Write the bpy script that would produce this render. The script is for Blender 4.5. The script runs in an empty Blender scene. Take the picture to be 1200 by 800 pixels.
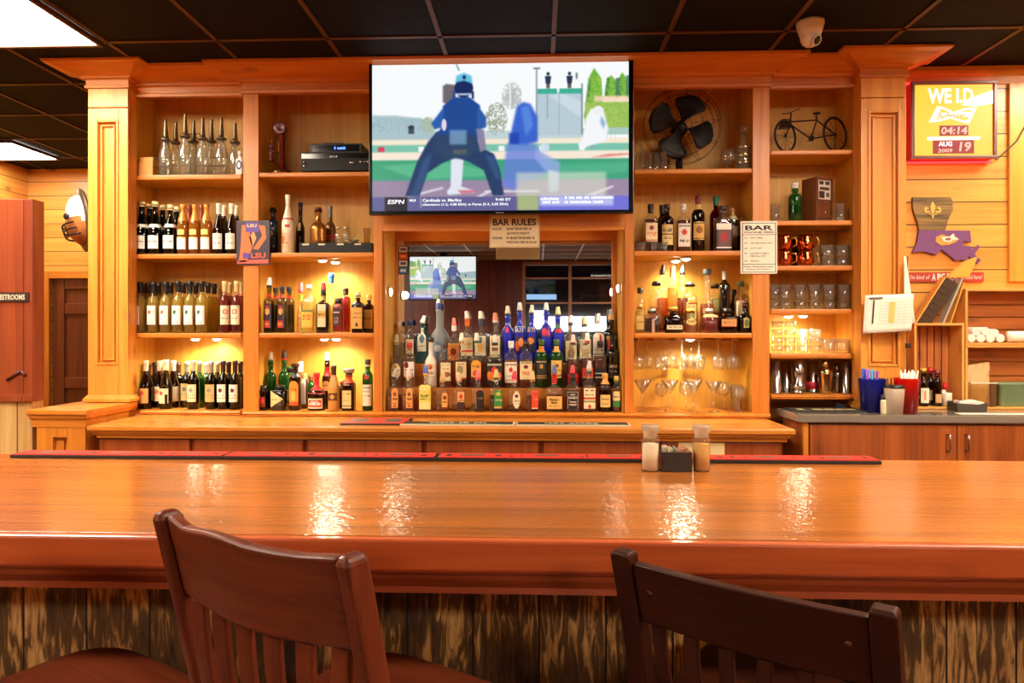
EXPOSURE = 0.0
import bpy, bmesh, math, random
import numpy as np
from mathutils import Vector, Matrix
random.seed(7)
SC = bpy.context.scene
COL = SC.collection
PI = math.pi

# ------------------------------------------------------------------ camera
EYE = 1.5
TH = math.radians(2.2)
FOC = 800.0
HZ = 388.0
FWD = Vector((-math.sin(TH), math.cos(TH), 0)); RGT = Vector((math.cos(TH), math.sin(TH), 0))
cam_d = bpy.data.cameras.new('camera'); cam = bpy.data.objects.new('camera', cam_d); COL.objects.link(cam)
cam.location = (0, 0, EYE); cam.rotation_euler = (PI/2, 0, TH)
cam_d.sensor_width = 36.0; cam_d.lens = 24.0; cam_d.shift_y = (HZ-400.0)/1200.0
cam_d.clip_start = 0.05
SC.camera = cam

def ray(px, py):
    return FWD + RGT*((px-600)/FOC) + Vector((0, 0, (HZ-py)/FOC))
def atY(px, py, y):
    v = ray(px, py); t = y/v.y; return Vector((v.x*t, y, EYE+v.z*t))
def atZ(px, py, z):
    v = ray(px, py); t = (z-EYE)/v.z; return Vector((v.x*t, v.y*t, z))
def X(px, y): return atY(px, HZ, y).x
def Zy(py, y, px=600): return atY(px, py, y).z

# ------------------------------------------------------------------ materials
def lin(c):
    return tuple(((x/255.0)/12.92 if x/255.0 <= .04045 else ((x/255.0+.055)/1.055)**2.4) for x in c)
_M = {}
def base_mat(name):
    m = bpy.data.materials.new(name); m.use_nodes = True
    nt = m.node_tree; b = nt.nodes['Principled BSDF']
    return m, nt, b
def flat(rgb, rough=.5, metal=0.0, coat=0.0, key=None, trans=0.0, spec=.5):
    k = ('flat', tuple(rgb), rough, metal, coat, trans, spec)
    if k in _M: return _M[k]
    m, nt, b = base_mat('paint')
    b.inputs['Base Color'].default_value = (*lin(rgb), 1)
    b.inputs['Roughness'].default_value = rough; b.inputs['Metallic'].default_value = metal
    b.inputs['Coat Weight'].default_value = coat
    b.inputs['Transmission Weight'].default_value = trans
    b.inputs['Specular IOR Level'].default_value = spec
    # slight procedural unevenness of the surface
    n = nt.nodes.new('ShaderNodeTexNoise'); n.inputs['Scale'].default_value = 60
    mr = nt.nodes.new('ShaderNodeMapRange'); mr.inputs[3].default_value = max(0, rough-.06); mr.inputs[4].default_value = min(1, rough+.06)
    nt.links.new(n.outputs['Fac'], mr.inputs[0]); nt.links.new(mr.outputs[0], b.inputs['Roughness'])
    _M[k] = m; return m
def glow(rgb, strength, key=None):
    k = ('glow', tuple(rgb), strength)
    if k in _M: return _M[k]
    m, nt, b = base_mat('glow')
    b.inputs['Base Color'].default_value = (0, 0, 0, 1)
    b.inputs['Emission Color'].default_value = (*lin(rgb), 1); b.inputs['Emission Strength'].default_value = strength
    _M[k] = m; return m
def thin_glass(rgb, edge=None, gloss=1.0, rough=.02, body=.05):
    """glass wall: tinted see-through, brighter reflection at grazing angles"""
    k = ('thin', tuple(rgb), edge, gloss, rough, body)
    if k in _M: return _M[k]
    m = bpy.data.materials.new('glass'); m.use_nodes = True; nt = m.node_tree
    nt.nodes.clear(); N = nt.nodes.new; L = nt.links.new
    out = N('ShaderNodeOutputMaterial'); mix = N('ShaderNodeMixShader')
    tr = N('ShaderNodeBsdfTransparent'); gl = N('ShaderNodeBsdfGlossy'); gl.inputs['Roughness'].default_value = rough
    lw = N('ShaderNodeLayerWeight'); lw.inputs['Blend'].default_value = .35
    c = N('ShaderNodeMix'); c.data_type = 'RGBA'
    c.inputs[6].default_value = (*lin(rgb), 1)
    e = edge if edge is not None else tuple(int(x*.55) for x in rgb)
    c.inputs[7].default_value = (*lin(e), 1)
    pw = N('ShaderNodeMath'); pw.operation = 'POWER'; pw.inputs[1].default_value = 2.0
    L(lw.outputs['Facing'], pw.inputs[0]); L(pw.outputs[0], c.inputs[0]); L(c.outputs[2], tr.inputs['Color'])
    l2 = N('ShaderNodeLayerWeight'); l2.inputs['Blend'].default_value = .5
    p5 = N('ShaderNodeMath'); p5.operation = 'POWER'; p5.inputs[1].default_value = 4.0; L(l2.outputs['Facing'], p5.inputs[0])
    ml = N('ShaderNodeMath'); ml.operation = 'MULTIPLY_ADD'; ml.inputs[1].default_value = .8*gloss; ml.inputs[2].default_value = .045*gloss; ml.use_clamp = True
    L(p5.outputs[0], ml.inputs[0]); L(ml.outputs[0], mix.inputs[0])
    df = N('ShaderNodeBsdfDiffuse'); df.inputs['Color'].default_value = (*lin(rgb), 1)
    tl = N('ShaderNodeBsdfTranslucent'); tl.inputs['Color'].default_value = (*lin(rgb), 1)
    m0 = N('ShaderNodeMixShader'); m0.inputs[0].default_value = .5; L(df.outputs[0], m0.inputs[1]); L(tl.outputs[0], m0.inputs[2])
    mb_ = N('ShaderNodeMixShader'); mb_.inputs[0].default_value = body; L(tr.outputs[0], mb_.inputs[1]); L(m0.outputs[0], mb_.inputs[2])
    L(mb_.outputs[0], mix.inputs[1]); L(gl.outputs[0], mix.inputs[2]); L(mix.outputs[0], out.inputs[0])
    _M[k] = m; return m
def wood(name, light, dark, axis='x', rough=.35, coat=.25, scale=1.0, knots=.6, contrast=1.0, board=None, board_axis='z', groove=.0, bump=.02, coat_rough=.15, spread=.1, spec=.5):
    """pine or stained wood, grain along one axis; optional boards of a given width with thin dark seams"""
    if name in _M: return _M[name]
    m, nt, b = base_mat(name); N = nt.nodes.new; L = nt.links.new
    tc = N('ShaderNodeTexCoord'); oi = N('ShaderNodeObjectInfo')
    off = N('ShaderNodeVectorMath'); off.operation = 'SCALE'; off.inputs['Scale'].default_value = 1.0
    cx = N('ShaderNodeCombineXYZ')
    mu = N('ShaderNodeMath'); mu.operation = 'MULTIPLY'; mu.inputs[1].default_value = 7.3
    L(oi.outputs['Random'], mu.inputs[0])
    for i in range(3): L(mu.outputs[0], cx.inputs[i])
    ad = N('ShaderNodeVectorMath'); ad.operation = 'ADD'
    L(tc.outputs['Object'], ad.inputs[0]); 
    src = ad.outputs[0]
    rnd = None
    if board:
        sp = N('ShaderNodeSeparateXYZ'); L(tc.outputs['Object'], sp.inputs[0])
        dv = N('ShaderNodeMath'); dv.operation = 'DIVIDE'; dv.inputs[1].default_value = board
        L(sp.outputs['XYZ'.index(board_axis.upper())], dv.inputs[0])
        fl = N('ShaderNodeMath'); fl.operation = 'FLOOR'; L(dv.outputs[0], fl.inputs[0])
        wn = N('ShaderNodeTexWhiteNoise'); wn.noise_dimensions = '1D'; L(fl.outputs[0], wn.inputs['W'])
        rnd = wn.outputs['Value']
        m2 = N('ShaderNodeMath'); m2.operation = 'MULTIPLY_ADD'; m2.inputs[1].default_value = 9.7
        L(rnd, m2.inputs[0]); L(mu.outputs[0], m2.inputs[2])
        for i in range(3): L(m2.outputs[0], cx.inputs[i])
        fc = N('ShaderNodeMath'); fc.operation = 'FRACT'; L(dv.outputs[0], fc.inputs[0])
    L(cx.outputs[0], ad.inputs[1])
    mp = N('ShaderNodeMapping'); L(src, mp.inputs[0])
    s = {'x': (.55, 9, 9), 'y': (9, .55, 9), 'z': (9, 9, .55)}[axis]
    mp.inputs['Scale'].default_value = tuple(v*scale for v in s)
    n1 = N('ShaderNodeTexNoise'); n1.inputs['Scale'].default_value = 1.6; n1.inputs['Detail'].default_value = 7; n1.inputs['Roughness'].default_value = .62; n1.inputs['Distortion'].default_value = .9
    L(mp.outputs[0], n1.inputs['Vector'])
    mp2 = N('ShaderNodeMapping'); L(src, mp2.inputs[0]); s2 = {'x': (1.2, 60, 60), 'y': (60, 1.2, 60), 'z': (60, 60, 1.2)}[axis]
    mp2.inputs['Scale'].default_value = s2
    n2 = N('ShaderNodeTexNoise'); n2.inputs['Scale'].default_value = 1.5; n2.inputs['Detail'].default_value = 3
    L(mp2.outputs[0], n2.inputs['Vector'])
    mx = N('ShaderNodeMath'); mx.operation = 'MULTIPLY_ADD'; mx.inputs[1].default_value = .3
    L(n2.outputs['Fac'], mx.inputs[0])
    sc = N('ShaderNodeMath'); sc.operation = 'MULTIPLY'; sc.inputs[1].default_value = .78; L(n1.outputs['Fac'], sc.inputs[0]); L(sc.outputs[0], mx.inputs[2])
    val = mx.outputs[0]
    if rnd:
        r2 = N('ShaderNodeMath'); r2.operation = 'MULTIPLY_ADD'; r2.inputs[1].default_value = spread*2; r2.inputs[2].default_value = -spread
        L(rnd, r2.inputs[0]); a2 = N('ShaderNodeMath'); L(r2.outputs[0], a2.inputs[0]); L(val, a2.inputs[1]); val = a2.outputs[0]
    rp = N('ShaderNodeValToRGB'); L(val, rp.inputs[0])
    h = .2/contrast
    rp.color_ramp.elements[0].position = max(0, .5-h); rp.color_ramp.elements[0].color = (*lin(dark), 1)
    rp.color_ramp.elements[1].position = min(1, .5+h); rp.color_ramp.elements[1].color = (*lin(light), 1)
    col = rp.outputs[0]
    if knots > 0:
        mk = N('ShaderNodeMapping'); L(src, mk.inputs[0]); mk.inputs['Scale'].default_value = {'x': (2.2, 5, 5), 'y': (5, 2.2, 5), 'z': (5, 5, 2.2)}[axis]
        vo = N('ShaderNodeTexVoronoi'); vo.inputs['Scale'].default_value = 1.0; L(mk.outputs[0], vo.inputs['Vector'])
        kr = N('ShaderNodeMapRange'); kr.inputs[1].default_value = .03; kr.inputs[2].default_value = .13; kr.inputs[3].default_value = knots; kr.inputs[4].default_value = 0
        L(vo.outputs['Distance'], kr.inputs[0])
        km = N('ShaderNodeMix'); km.data_type = 'RGBA'; L(kr.outputs[0], km.inputs[0]); L(col, km.inputs[6]); km.inputs[7].default_value = (*lin(tuple(int(x*.45) for x in dark)), 1)
        col = km.outputs[2]
    if board and groove > 0:
        g1 = N('ShaderNodeMath'); g1.operation = 'PINGPONG'; g1.inputs[1].default_value = .5; L(fc.outputs[0], g1.inputs[0])
        g2 = N('ShaderNodeMath'); g2.operation = 'LESS_THAN'; g2.inputs[1].default_value = groove/board; L(g1.outputs[0], g2.inputs[0])
        gm = N('ShaderNodeMix'); gm.data_type = 'RGBA'; L(g2.outputs[0], gm.inputs[0]); L(col, gm.inputs[6]); gm.inputs[7].default_value = (*lin(tuple(int(x*.3) for x in dark)), 1)
        col = gm.outputs[2]
    L(col, b.inputs['Base Color'])
    b.inputs['Specular IOR Level'].default_value = spec
    b.inputs['Roughness'].default_value = rough; b.inputs['Coat Weight'].default_value = coat; b.inputs['Coat Roughness'].default_value = coat_rough
    if bump:
        bp = N('ShaderNodeBump'); bp.inputs['Strength'].default_value = bump; bp.inputs['Distance'].default_value = .02
        L(val, bp.inputs['Height']); L(bp.outputs[0], b.inputs['Normal'])
    _M[name] = m; return m

W_FRAME = lambda ax: wood('frame_pine_'+ax, (222, 140, 46), (178, 97, 26), ax, rough=.42, coat=.06, knots=.5)
W_BACK = lambda ax: wood('panel_pine_'+ax, (228, 176, 74), (200, 140, 46), ax, rough=.5, coat=.0, knots=.35)
W_COL = lambda ax: wood('pilaster_pine_'+ax, (232, 162, 64), (204, 122, 42), ax, rough=.4, coat=.12, knots=.5)
W_BAR = None
PLANK = wood('wall_planks', (236, 168, 76), (206, 126, 48), 'x', rough=.4, coat=.2, knots=.8, board=.133, board_axis='z', groove=.003, spread=.08)
REDWOOD = wood('red_cedar', (152, 70, 36), (106, 38, 20), 'z', rough=.4, coat=.15, knots=.7, board=.16, board_axis='x', groove=.002)
CABWOOD = wood('cabinet_cherry', (168, 84, 36), (120, 50, 20), 'z', rough=.35, coat=.25, knots=.25)
CABGRAIN = wood('cabinet_oak', (176, 92, 40), (116, 50, 22), 'z', rough=.4, coat=.15, knots=.3, scale=.6, contrast=1.3)
CRATE = lambda ax: wood('crate_pine_'+ax, (236, 172, 84), (206, 132, 56), ax, rough=.55, coat=0, knots=.3)
CRATE_IN = lambda ax: wood('crate_slat_'+ax, (198, 116, 50), (146, 74, 30), ax, rough=.55, coat=0, knots=.5)
BLACK = flat((20, 19, 18), .4); BLACKG = flat((14, 14, 15), .15); STEEL = flat((190, 186, 180), .22, 1.0); WHITE = flat((235, 230, 220), .5)
BRASS = flat((200, 150, 60), .25, 1.0)
CLEAR = thin_glass((252, 252, 248), (232, 228, 216), 1.8, .02, .06)
CLEARTHICK = thin_glass((250, 250, 245), (222, 218, 206), 1.8, .02, .1)
LIQ = lambda rgb, body=.28: thin_glass(rgb, tuple(int(v*.75) for v in rgb), .5, .02, body)

# ------------------------------------------------------------------ mesh builder
class MB:
    def __init__(s): s.bm = bmesh.new(); s.mats = []
    def mi(s, m):
        if m not in s.mats: s.mats.append(m)
        return s.mats.index(m)
    def face(s, vs, m=None, smooth=False):
        try: f = s.bm.faces.new(vs)
        except ValueError: return None
        if m is not None: f.material_index = s.mi(m)
        f.smooth = smooth; return f
    def box(s, x0, x1, y0, y1, z0, z1, m, bev=0.0, M=None):
        x0, x1 = min(x0, x1), max(x0, x1); y0, y1 = min(y0, y1), max(y0, y1); z0, z1 = min(z0, z1), max(z0, z1)
        r = bmesh.ops.create_cube(s.bm, size=1.0)
        vs = r['verts']
        for v in vs: v.co = Vector(((x0+x1)/2+v.co.x*(x1-x0), (y0+y1)/2+v.co.y*(y1-y0), (z0+z1)/2+v.co.z*(z1-z0)))
        fs = set(f for v in vs for f in v.link_faces); k = s.mi(m)
        for f in fs: f.material_index = k
        if bev > 0:
            es = set(e for v in vs for e in v.link_edges)
            q = bmesh.ops.bevel(s.bm, geom=list(es), offset=min(bev, .45*min(x1-x0, y1-y0, z1-z0)), segments=2, affect='EDGES', profile=.6)
            vs = list(set(v for f in q['faces'] for v in f.verts) | set(v for v in vs if v.is_valid))
        if M is not None:
            allv = set(vs)
            for v in allv: v.co = M @ v.co
        return s
    def tbox(s, M, sx, sy, sz, m, bev=0.0):
        return s.box(-sx/2, sx/2, -sy/2, sy/2, -sz/2, sz/2, m, bev, M)
    def lathe(s, prof, m, n=16, c=(0, 0, 0), p=2.0, sx=1.0, sy=1.0, rot=0.0, M=None, smooth=True):
        """prof: list of (z, r[, p]) ; superellipse rings; m a material or list per segment"""
        rings = []
        for q in prof:
            z, r = q[0], q[1]; pp = q[2] if len(q) > 2 else p
            if r <= 1e-6:
                v = Vector((c[0], c[1], c[2]+z)); rings.append([s.bm.verts.new(M @ v if M is not None else v)]); continue
            ring = []
            for i in range(n):
                a = 2*PI*i/n+rot+PI/n
                ca, sa = math.cos(a-rot), math.sin(a-rot)
                k = 1.0 if pp == 2 else 1.0/((abs(ca)**pp+abs(sa)**pp)**(1/pp))
                lx, ly = r*k*ca*sx, r*k*sa*sy
                v = Vector((c[0]+lx*math.cos(rot)-ly*math.sin(rot), c[1]+lx*math.sin(rot)+ly*math.cos(rot), c[2]+z))
                ring.append(s.bm.verts.new(M @ v if M is not None else v))
            rings.append(ring)
        for i in range(len(rings)-1):
            a, b = rings[i], rings[i+1]; mm = m[i] if isinstance(m, (list, tuple)) else m
            if len(a) == 1 and len(b) == 1: continue
            for j in range(n):
                j2 = (j+1) % n
                if len(a) == 1: s.face([a[0], b[j2], b[j]][::-1], mm, smooth)
                elif len(b) == 1: s.face([a[j], a[j2], b[0]], mm, smooth)
                else: s.face([a[j], a[j2], b[j2], b[j]], mm, smooth)
        return s
    def cyl(s, c, r, z0, z1, m, n=16, r2=None, M=None):
        r2 = r if r2 is None else r2
        return s.lathe([(z0, 0), (z0, r), (z1, r2), (z1, 0)], m, n, c, M=M)
    def tube(s, pts, r, m, n=8, closed=False, caps=True):
        pts = [Vector(p) for p in pts]; rings = []; N = len(pts)
        up = None
        for i, p in enumerate(pts):
            if closed: t = (pts[(i+1) % N]-pts[i-1]).normalized()
            else: t = (pts[min(i+1, N-1)]-pts[max(i-1, 0)]).normalized()
            if up is None: up = Vector((0, 0, 1)) if abs(t.z) < .9 else Vector((1, 0, 0))
            a = t.cross(up)
            if a.length < 1e-5: a = t.cross(Vector((0, 1, 0)))
            a.normalize(); b = a.cross(t).normalized(); up = b
            rr = r[i] if isinstance(r, (list, tuple)) else r
            rings.append([s.bm.verts.new(p+a*math.cos(2*PI*k/n)*rr+b*math.sin(2*PI*k/n)*rr) for k in range(n)])
        rng = range(N if closed else N-1)
        for i in rng:
            A, B = rings[i], rings[(i+1) % N]
            for k in range(n): s.face([A[k], A[(k+1) % n], B[(k+1) % n], B[k]], m, True)
        if caps and not closed:
            s.face(rings[0][::-1], m); s.face(rings[-1], m)
        return s
    def prism(s, poly, y0, y1, m, M=None, mside=None):
        """polygon of (x,z) extruded along y (front y0)"""
        a = [Vector((x, y0, z)) for x, z in poly]; b = [Vector((x, y1, z)) for x, z in poly]
        if M is not None: a = [M @ v for v in a]; b = [M @ v for v in b]
        A = [s.bm.verts.new(v) for v in a]; B = [s.bm.verts.new(v) for v in b]; n = len(A)
        s.face(A, m); s.face(B[::-1], mside or m)
        for i in range(n): s.face([A[i], B[i], B[(i+1) % n], A[(i+1) % n]], mside or m)
        return s
    def sweep(s, path, prof, m, closed=False):
        """moulding: path of (x,y) with outward = right-hand side normal; prof list of (out, z)"""
        P = [Vector((x, y)) for x, y in path]; n = len(P); rings = []
        def nrm(a, b):
            d = (b-a).normalized(); return Vector((d.y, -d.x))
        for i in range(n):
            ns = []
            if i > 0: ns.append(nrm(P[i-1], P[i]))
            if i < n-1: ns.append(nrm(P[i], P[i+1]))
            if len(ns) == 2:
                h = (ns[0]+ns[1]); h = h/(h.dot(ns[0])) if abs(h.dot(ns[0])) > 1e-6 else ns[0]
            else: h = ns[0]
            rings.append([s.bm.verts.new((P[i].x+h.x*o, P[i].y+h.y*o, z)) for o, z in prof])
        k = len(prof)
        for i in range(n-1):
            for j in range(k-1): s.face([rings[i][j], rings[i+1][j], rings[i+1][j+1], rings[i][j+1]], m)
        s.face(rings[0][::-1], m); s.face(rings[-1], m)
        return s
    def mesh(s, name, recalc=True):
        if recalc: bmesh.ops.recalc_face_normals(s.bm, faces=s.bm.faces)
        me = bpy.data.meshes.new(name)
        s.bm.to_mesh(me); s.bm.free()
        for m in s.mats: me.materials.append(m)
        return me

def tag(o, label=None, cat=None, group=None, kind=None):
    if label: o['label'] = label
    if cat: o['category'] = cat
    if group: o['group'] = group
    if kind: o['kind'] = kind
    return o
def thing(name, label, cat, loc=(0, 0, 0), rz=0.0, group=None):
    o = bpy.data.objects.new(name, None); COL.objects.link(o)
    o.empty_display_size = .05
    o.location = loc; o.rotation_euler = (0, 0, rz)
    return tag(o, label, cat, group)
def obj(name, mb, parent=None, local=False, origin=None, recalc=True):
    """mb in world coordinates (or local to the parent when local=True)"""
    me = mb.mesh(name, recalc) if isinstance(mb, MB) else mb
    o = bpy.data.objects.new(name, me); COL.objects.link(o)
    if parent is not None:
        o.parent = parent
        if not local:
            L = Vector(parent.location); p = parent.parent
            while p is not None: L = L+Vector(p.location); p = p.parent
            me.transform(Matrix.Translation(-L))
    elif not local:
        if origin is None:
            n = len(me.vertices); co = np.empty(n*3); me.vertices.foreach_get('co', co); co = co.reshape(-1, 3)
            origin = ((co[:, 0].min()+co[:, 0].max())/2, (co[:, 1].min()+co[:, 1].max())/2, co[:, 2].min())
        me.transform(Matrix.Translation(-Vector(origin))); o.location = origin
    return o
def struct(name, mb, **k):
    o = obj(name, mb, **k); o['kind'] = 'structure'; return o

# ------------------------------------------------------------------ lettering
_TX = {}
def text_data(s, bold=False):
    """flat outline mesh of a string, unit height, returns (verts Nx2, faces, width)"""
    k = (s, bold)
    if k in _TX: return _TX[k]
    cu = bpy.data.curves.new('t', 'FONT'); cu.body = s; cu.size = 1.0; cu.resolution_u = 2
    if bold: cu.offset = .03
    o = bpy.data.objects.new('t', cu); COL.objects.link(o)
    bpy.context.view_layer.update()
    dg = bpy.context.evaluated_depsgraph_get()
    me = bpy.data.meshes.new_from_object(o.evaluated_get(dg))
    v = np.empty(len(me.vertices)*3); me.vertices.foreach_get('co', v); v = v.reshape(-1, 3)[:, :2]
    fs = [tuple(p.vertices) for p in me.polygons]
    bpy.data.objects.remove(o); bpy.data.curves.remove(cu); bpy.data.meshes.remove(me)
    if len(v):
        mn = v.min(0); mx_ = v.max(0); v = (v-mn)/(mx_[1]-mn[1]); wd = v[:, 0].max()
    else: wd = 1
    _TX[k] = (v, fs, wd); return _TX[k]
def add_text(mb, s, cx, cz, h, m, fn, w=None, bold=False, slant=0.0):
    """string centred on (cx,cz) of height h (width w when given); fn maps (x,z)->world Vector"""
    v, fs, wd = text_data(s, bold)
    kx = (w/wd) if w else h
    vs = [mb.bm.verts.new(fn(cx+(a-wd/2)*kx+(b-.5)*h*slant, cz+(b-.5)*h)) for a, b in v]
    for f in fs: mb.face([vs[i] for i in f], m)
def planeY(y): return lambda x, z: Vector((x, y, z))

def add_marks(mb, cx, cz, h, w, m, fn, seed=1):
    """row of small unequal blocks: print too small to read"""
    rr = random.Random(seed); x = cx-w/2
    while x < cx+w/2-h*.3:
        b = min(rr.uniform(.35, .8)*h, cx+w/2-x); k = rr.uniform(.75, 1.0)*h
        mb.face([mb.bm.verts.new(fn(a, c)) for a, c in ((x, cz-h/2), (x+b, cz-h/2), (x+b, cz-h/2+k), (x, cz-h/2+k))], m)
        x += b+(h*.7 if rr.random() < .16 else h*.16)
# ------------------------------------------------------------------ the room
YC, YS, YK, YB = 3.98, 4.02, 3.93, 4.30       # centre face, side faces, pilaster faces, inside back of the shelves
CEIL = 3.05; CEILD = 2.80
LX, RX, NY, FY = -4.88, 4.2, -3.95, 6.35       # room limits
TILE_DARK = flat((20, 14, 13), .8, spec=.15); TILE_LIGHT = flat((128, 126, 122), .8)
GRID_DARK = flat((92, 58, 32), .5, .0, spec=.2); GRID_LIGHT = flat((235, 232, 225), .4)
FLOORM = wood('floor_boards', (112, 66, 36), (70, 36, 18), 'x', rough=.4, board=.12, board_axis='y', groove=.002, knots=.2)

mb = MB(); mb.box(LX-.1, RX+.1, NY-.1, FY+.1, -.1, 0, FLOORM); struct('floor', mb)
mb = MB(); mb.box(LX-.1, RX+.1, -1.1, FY+.1, CEIL, CEIL+.1, TILE_DARK); struct('ceiling', mb)
mb = MB(); mb.box(LX-.1, RX+.1, NY-.1, -1.101, CEILD, CEIL+.1, TILE_LIGHT); struct('ceiling_dining', mb)
def grid(name, y0, y1, m, CEIL=CEIL):
    mb = MB(); x = -1.71-6*.597
    while x < RX:
        if x > LX+.03: mb.box(x-.012, x+.012, y0, y1, CEIL-.006, CEIL-.0005, m)
        x += .597
    y = 3.57-20*.59
    while y < y1:
        if y > y0: mb.box(LX, RX, y-.012, y+.012, CEIL-.006, CEIL-.0005, m)
        y += .59
    struct(name, mb)
grid('trim_1', -1.1, FY, GRID_DARK); grid('trim_2', NY, -1.101, GRID_LIGHT, CEILD)
mb = MB(); mb.box(LX-.1, LX, NY-.1, FY+.1, 0, CEIL, wood('wall_planks_side', (236, 168, 76), (206, 126, 48), 'y', rough=.4, coat=.2, knots=.8, board=.133, groove=.003)); struct('wall_left', mb)
mb = MB(); mb.box(RX, RX+.1, NY-.1, 4.12, 0, CEIL, PLANK); struct('wall_right', mb)
# wall behind the back bar, its return beside the passage, and the plank wall right of the pilaster
mb = MB(); mb.box(-2.44, 1.861, 4.34, 4.44, 0, CEIL, PLANK); mb.box(-2.44, -2.34, 4.44, FY, 0, CEIL, PLANK); struct('wall_back', mb)
mb = MB(); mb.box(1.862, RX, 4.12, 4.22, 0, CEIL, PLANK); struct('wall_side', mb)
# plank wall at the end of the passage, with a door opening
DX0, DX1, DZ = X(57, FY), X(112, FY), Zy(324, FY, 80)
mb = MB(); mb.box(LX, DX0, FY, FY+.1, 0, CEIL, PLANK); mb.box(DX1, -2.34, FY, FY+.1, 0, CEIL, PLANK); mb.box(DX0, DX1, FY, FY+.1, DZ, CEIL, PLANK); struct('wall_far', mb)
mb = MB()
mb.box(DX0-.07, DX0+.02, FY-.03, FY-.001, 0, DZ+.05, W_FRAME('z'), .006); mb.box(DX0+.021, DX1, FY-.03, FY-.001, DZ-.02, DZ+.05, W_FRAME('x'), .006)
struct('trim_3', mb)
DOORW = wood('door_walnut', (120, 62, 28), (78, 34, 14), 'z', rough=.35, coat=.3, knots=.3)
mb = MB(); d0 = DX0+.025; yd = FY+.02
mb.box(d0, DX1-.001, yd+.03, yd+.06, .005, DZ-.005, DOORW)
for (a, b_, c, e) in ((d0, d0+.11, .005, DZ-.005), (DX1-.06, DX1-.001, .005, DZ-.005)): mb.box(a, b_, yd, yd+.029, c, e, DOORW, .004)
for z in (.02, .95, 1.66, DZ-.12): mb.box(d0+.112, DX1-.062, yd, yd+.029, z, z+.11, DOORW, .012)
struct('door_1', mb)

# fluorescent ceiling panels
TROF = glow((255, 246, 228), 30.0)
def troffer(x0, x1, y0, y1, label, m=TROF, CEIL=CEIL):
    t = thing('ceiling_light', label, 'ceiling light', ((x0+x1)/2, (y0+y1)/2, CEIL-.03), 0, 'fluorescent ceiling panels')
    mb = MB()
    for a, b_, c, d in ((x0, x1, y0, y0+.02), (x0, x1, y1-.02, y1), (x0, x0+.02, y0+.02, y1-.02), (x1-.02, x1, y0+.02, y1-.02)):
        mb.box(a, b_, c, d, CEIL-.03, CEIL-.007, GRID_DARK)
    obj('frame', mb, t)
    mb = MB(); mb.box(x0+.021, x1-.021, y0+.021, y1-.021, CEIL-.024, CEIL-.010, m); obj('diffuser', mb, t)
troffer(-3.50, -2.325, 2.985, 3.57, 'large glowing white ceiling panel nearest the left pilaster')
troffer(-4.84, -4.24, 5.34, 5.92, 'smaller glowing ceiling panel farther back over the left passage')
troffer(2.78, 3.4, 3.28, 3.86, 'white ceiling panel over the grey side counter, past the right edge')
WARM_FILL = glow((255, 236, 212), 62.0); WARM_FILL2 = glow((255, 236, 212), 46.0)  # added fill: unseen panels, placed to brighten the bar and the room
for x, y in ((-2.5, .9), (2.35, .9), (-3.3, -1.9), (2.3, -1.9), (-2.5, 2.2), (2.0, 2.2)):
    troffer(x-.58, x+.58, y-.28, y+.28, 'unseen ceiling panel added to light the bar and dining room', WARM_FILL if y < 0 else WARM_FILL2, CEIL if y > -1 else CEILD)

# ------------------------------------------------------------------ back bar joinery
def crown(name, path, zb=2.905, zt=3.046):
    pr = [(0, 0), (.012, 0), (.015, .12), (.006, .17), (.008, .42), (.024, .46), (.028, .56), (.05, .60), (.085, .70), (.125, .84), (.148, .88), (.165, .89), (.168, 1.0), (0, 1.0)]
    mb = MB(); mb.sweep(path, [(o, zb+(zt-zb)*k) for o, k in pr], W_FRAME('x')); return mb
xA0, xB0, xB1, xD0, xE0, xE1 = X(150, YS), X(285, YC), X(448, YC), X(732, YC), X(902, YC), X(1008, YS)
struct('trim_4', crown('c', [(xB0, YS+.02), (xB0, YC), (xE0, YC), (xE0, YS+.02)]))
struct('trim_5', crown('c', [(xA0+.004, YS), (xB0-.001, YS)]))
struct('trim_6', crown('c', [(xE0+.001, YS), (xE1-.004, YS)]))

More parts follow.
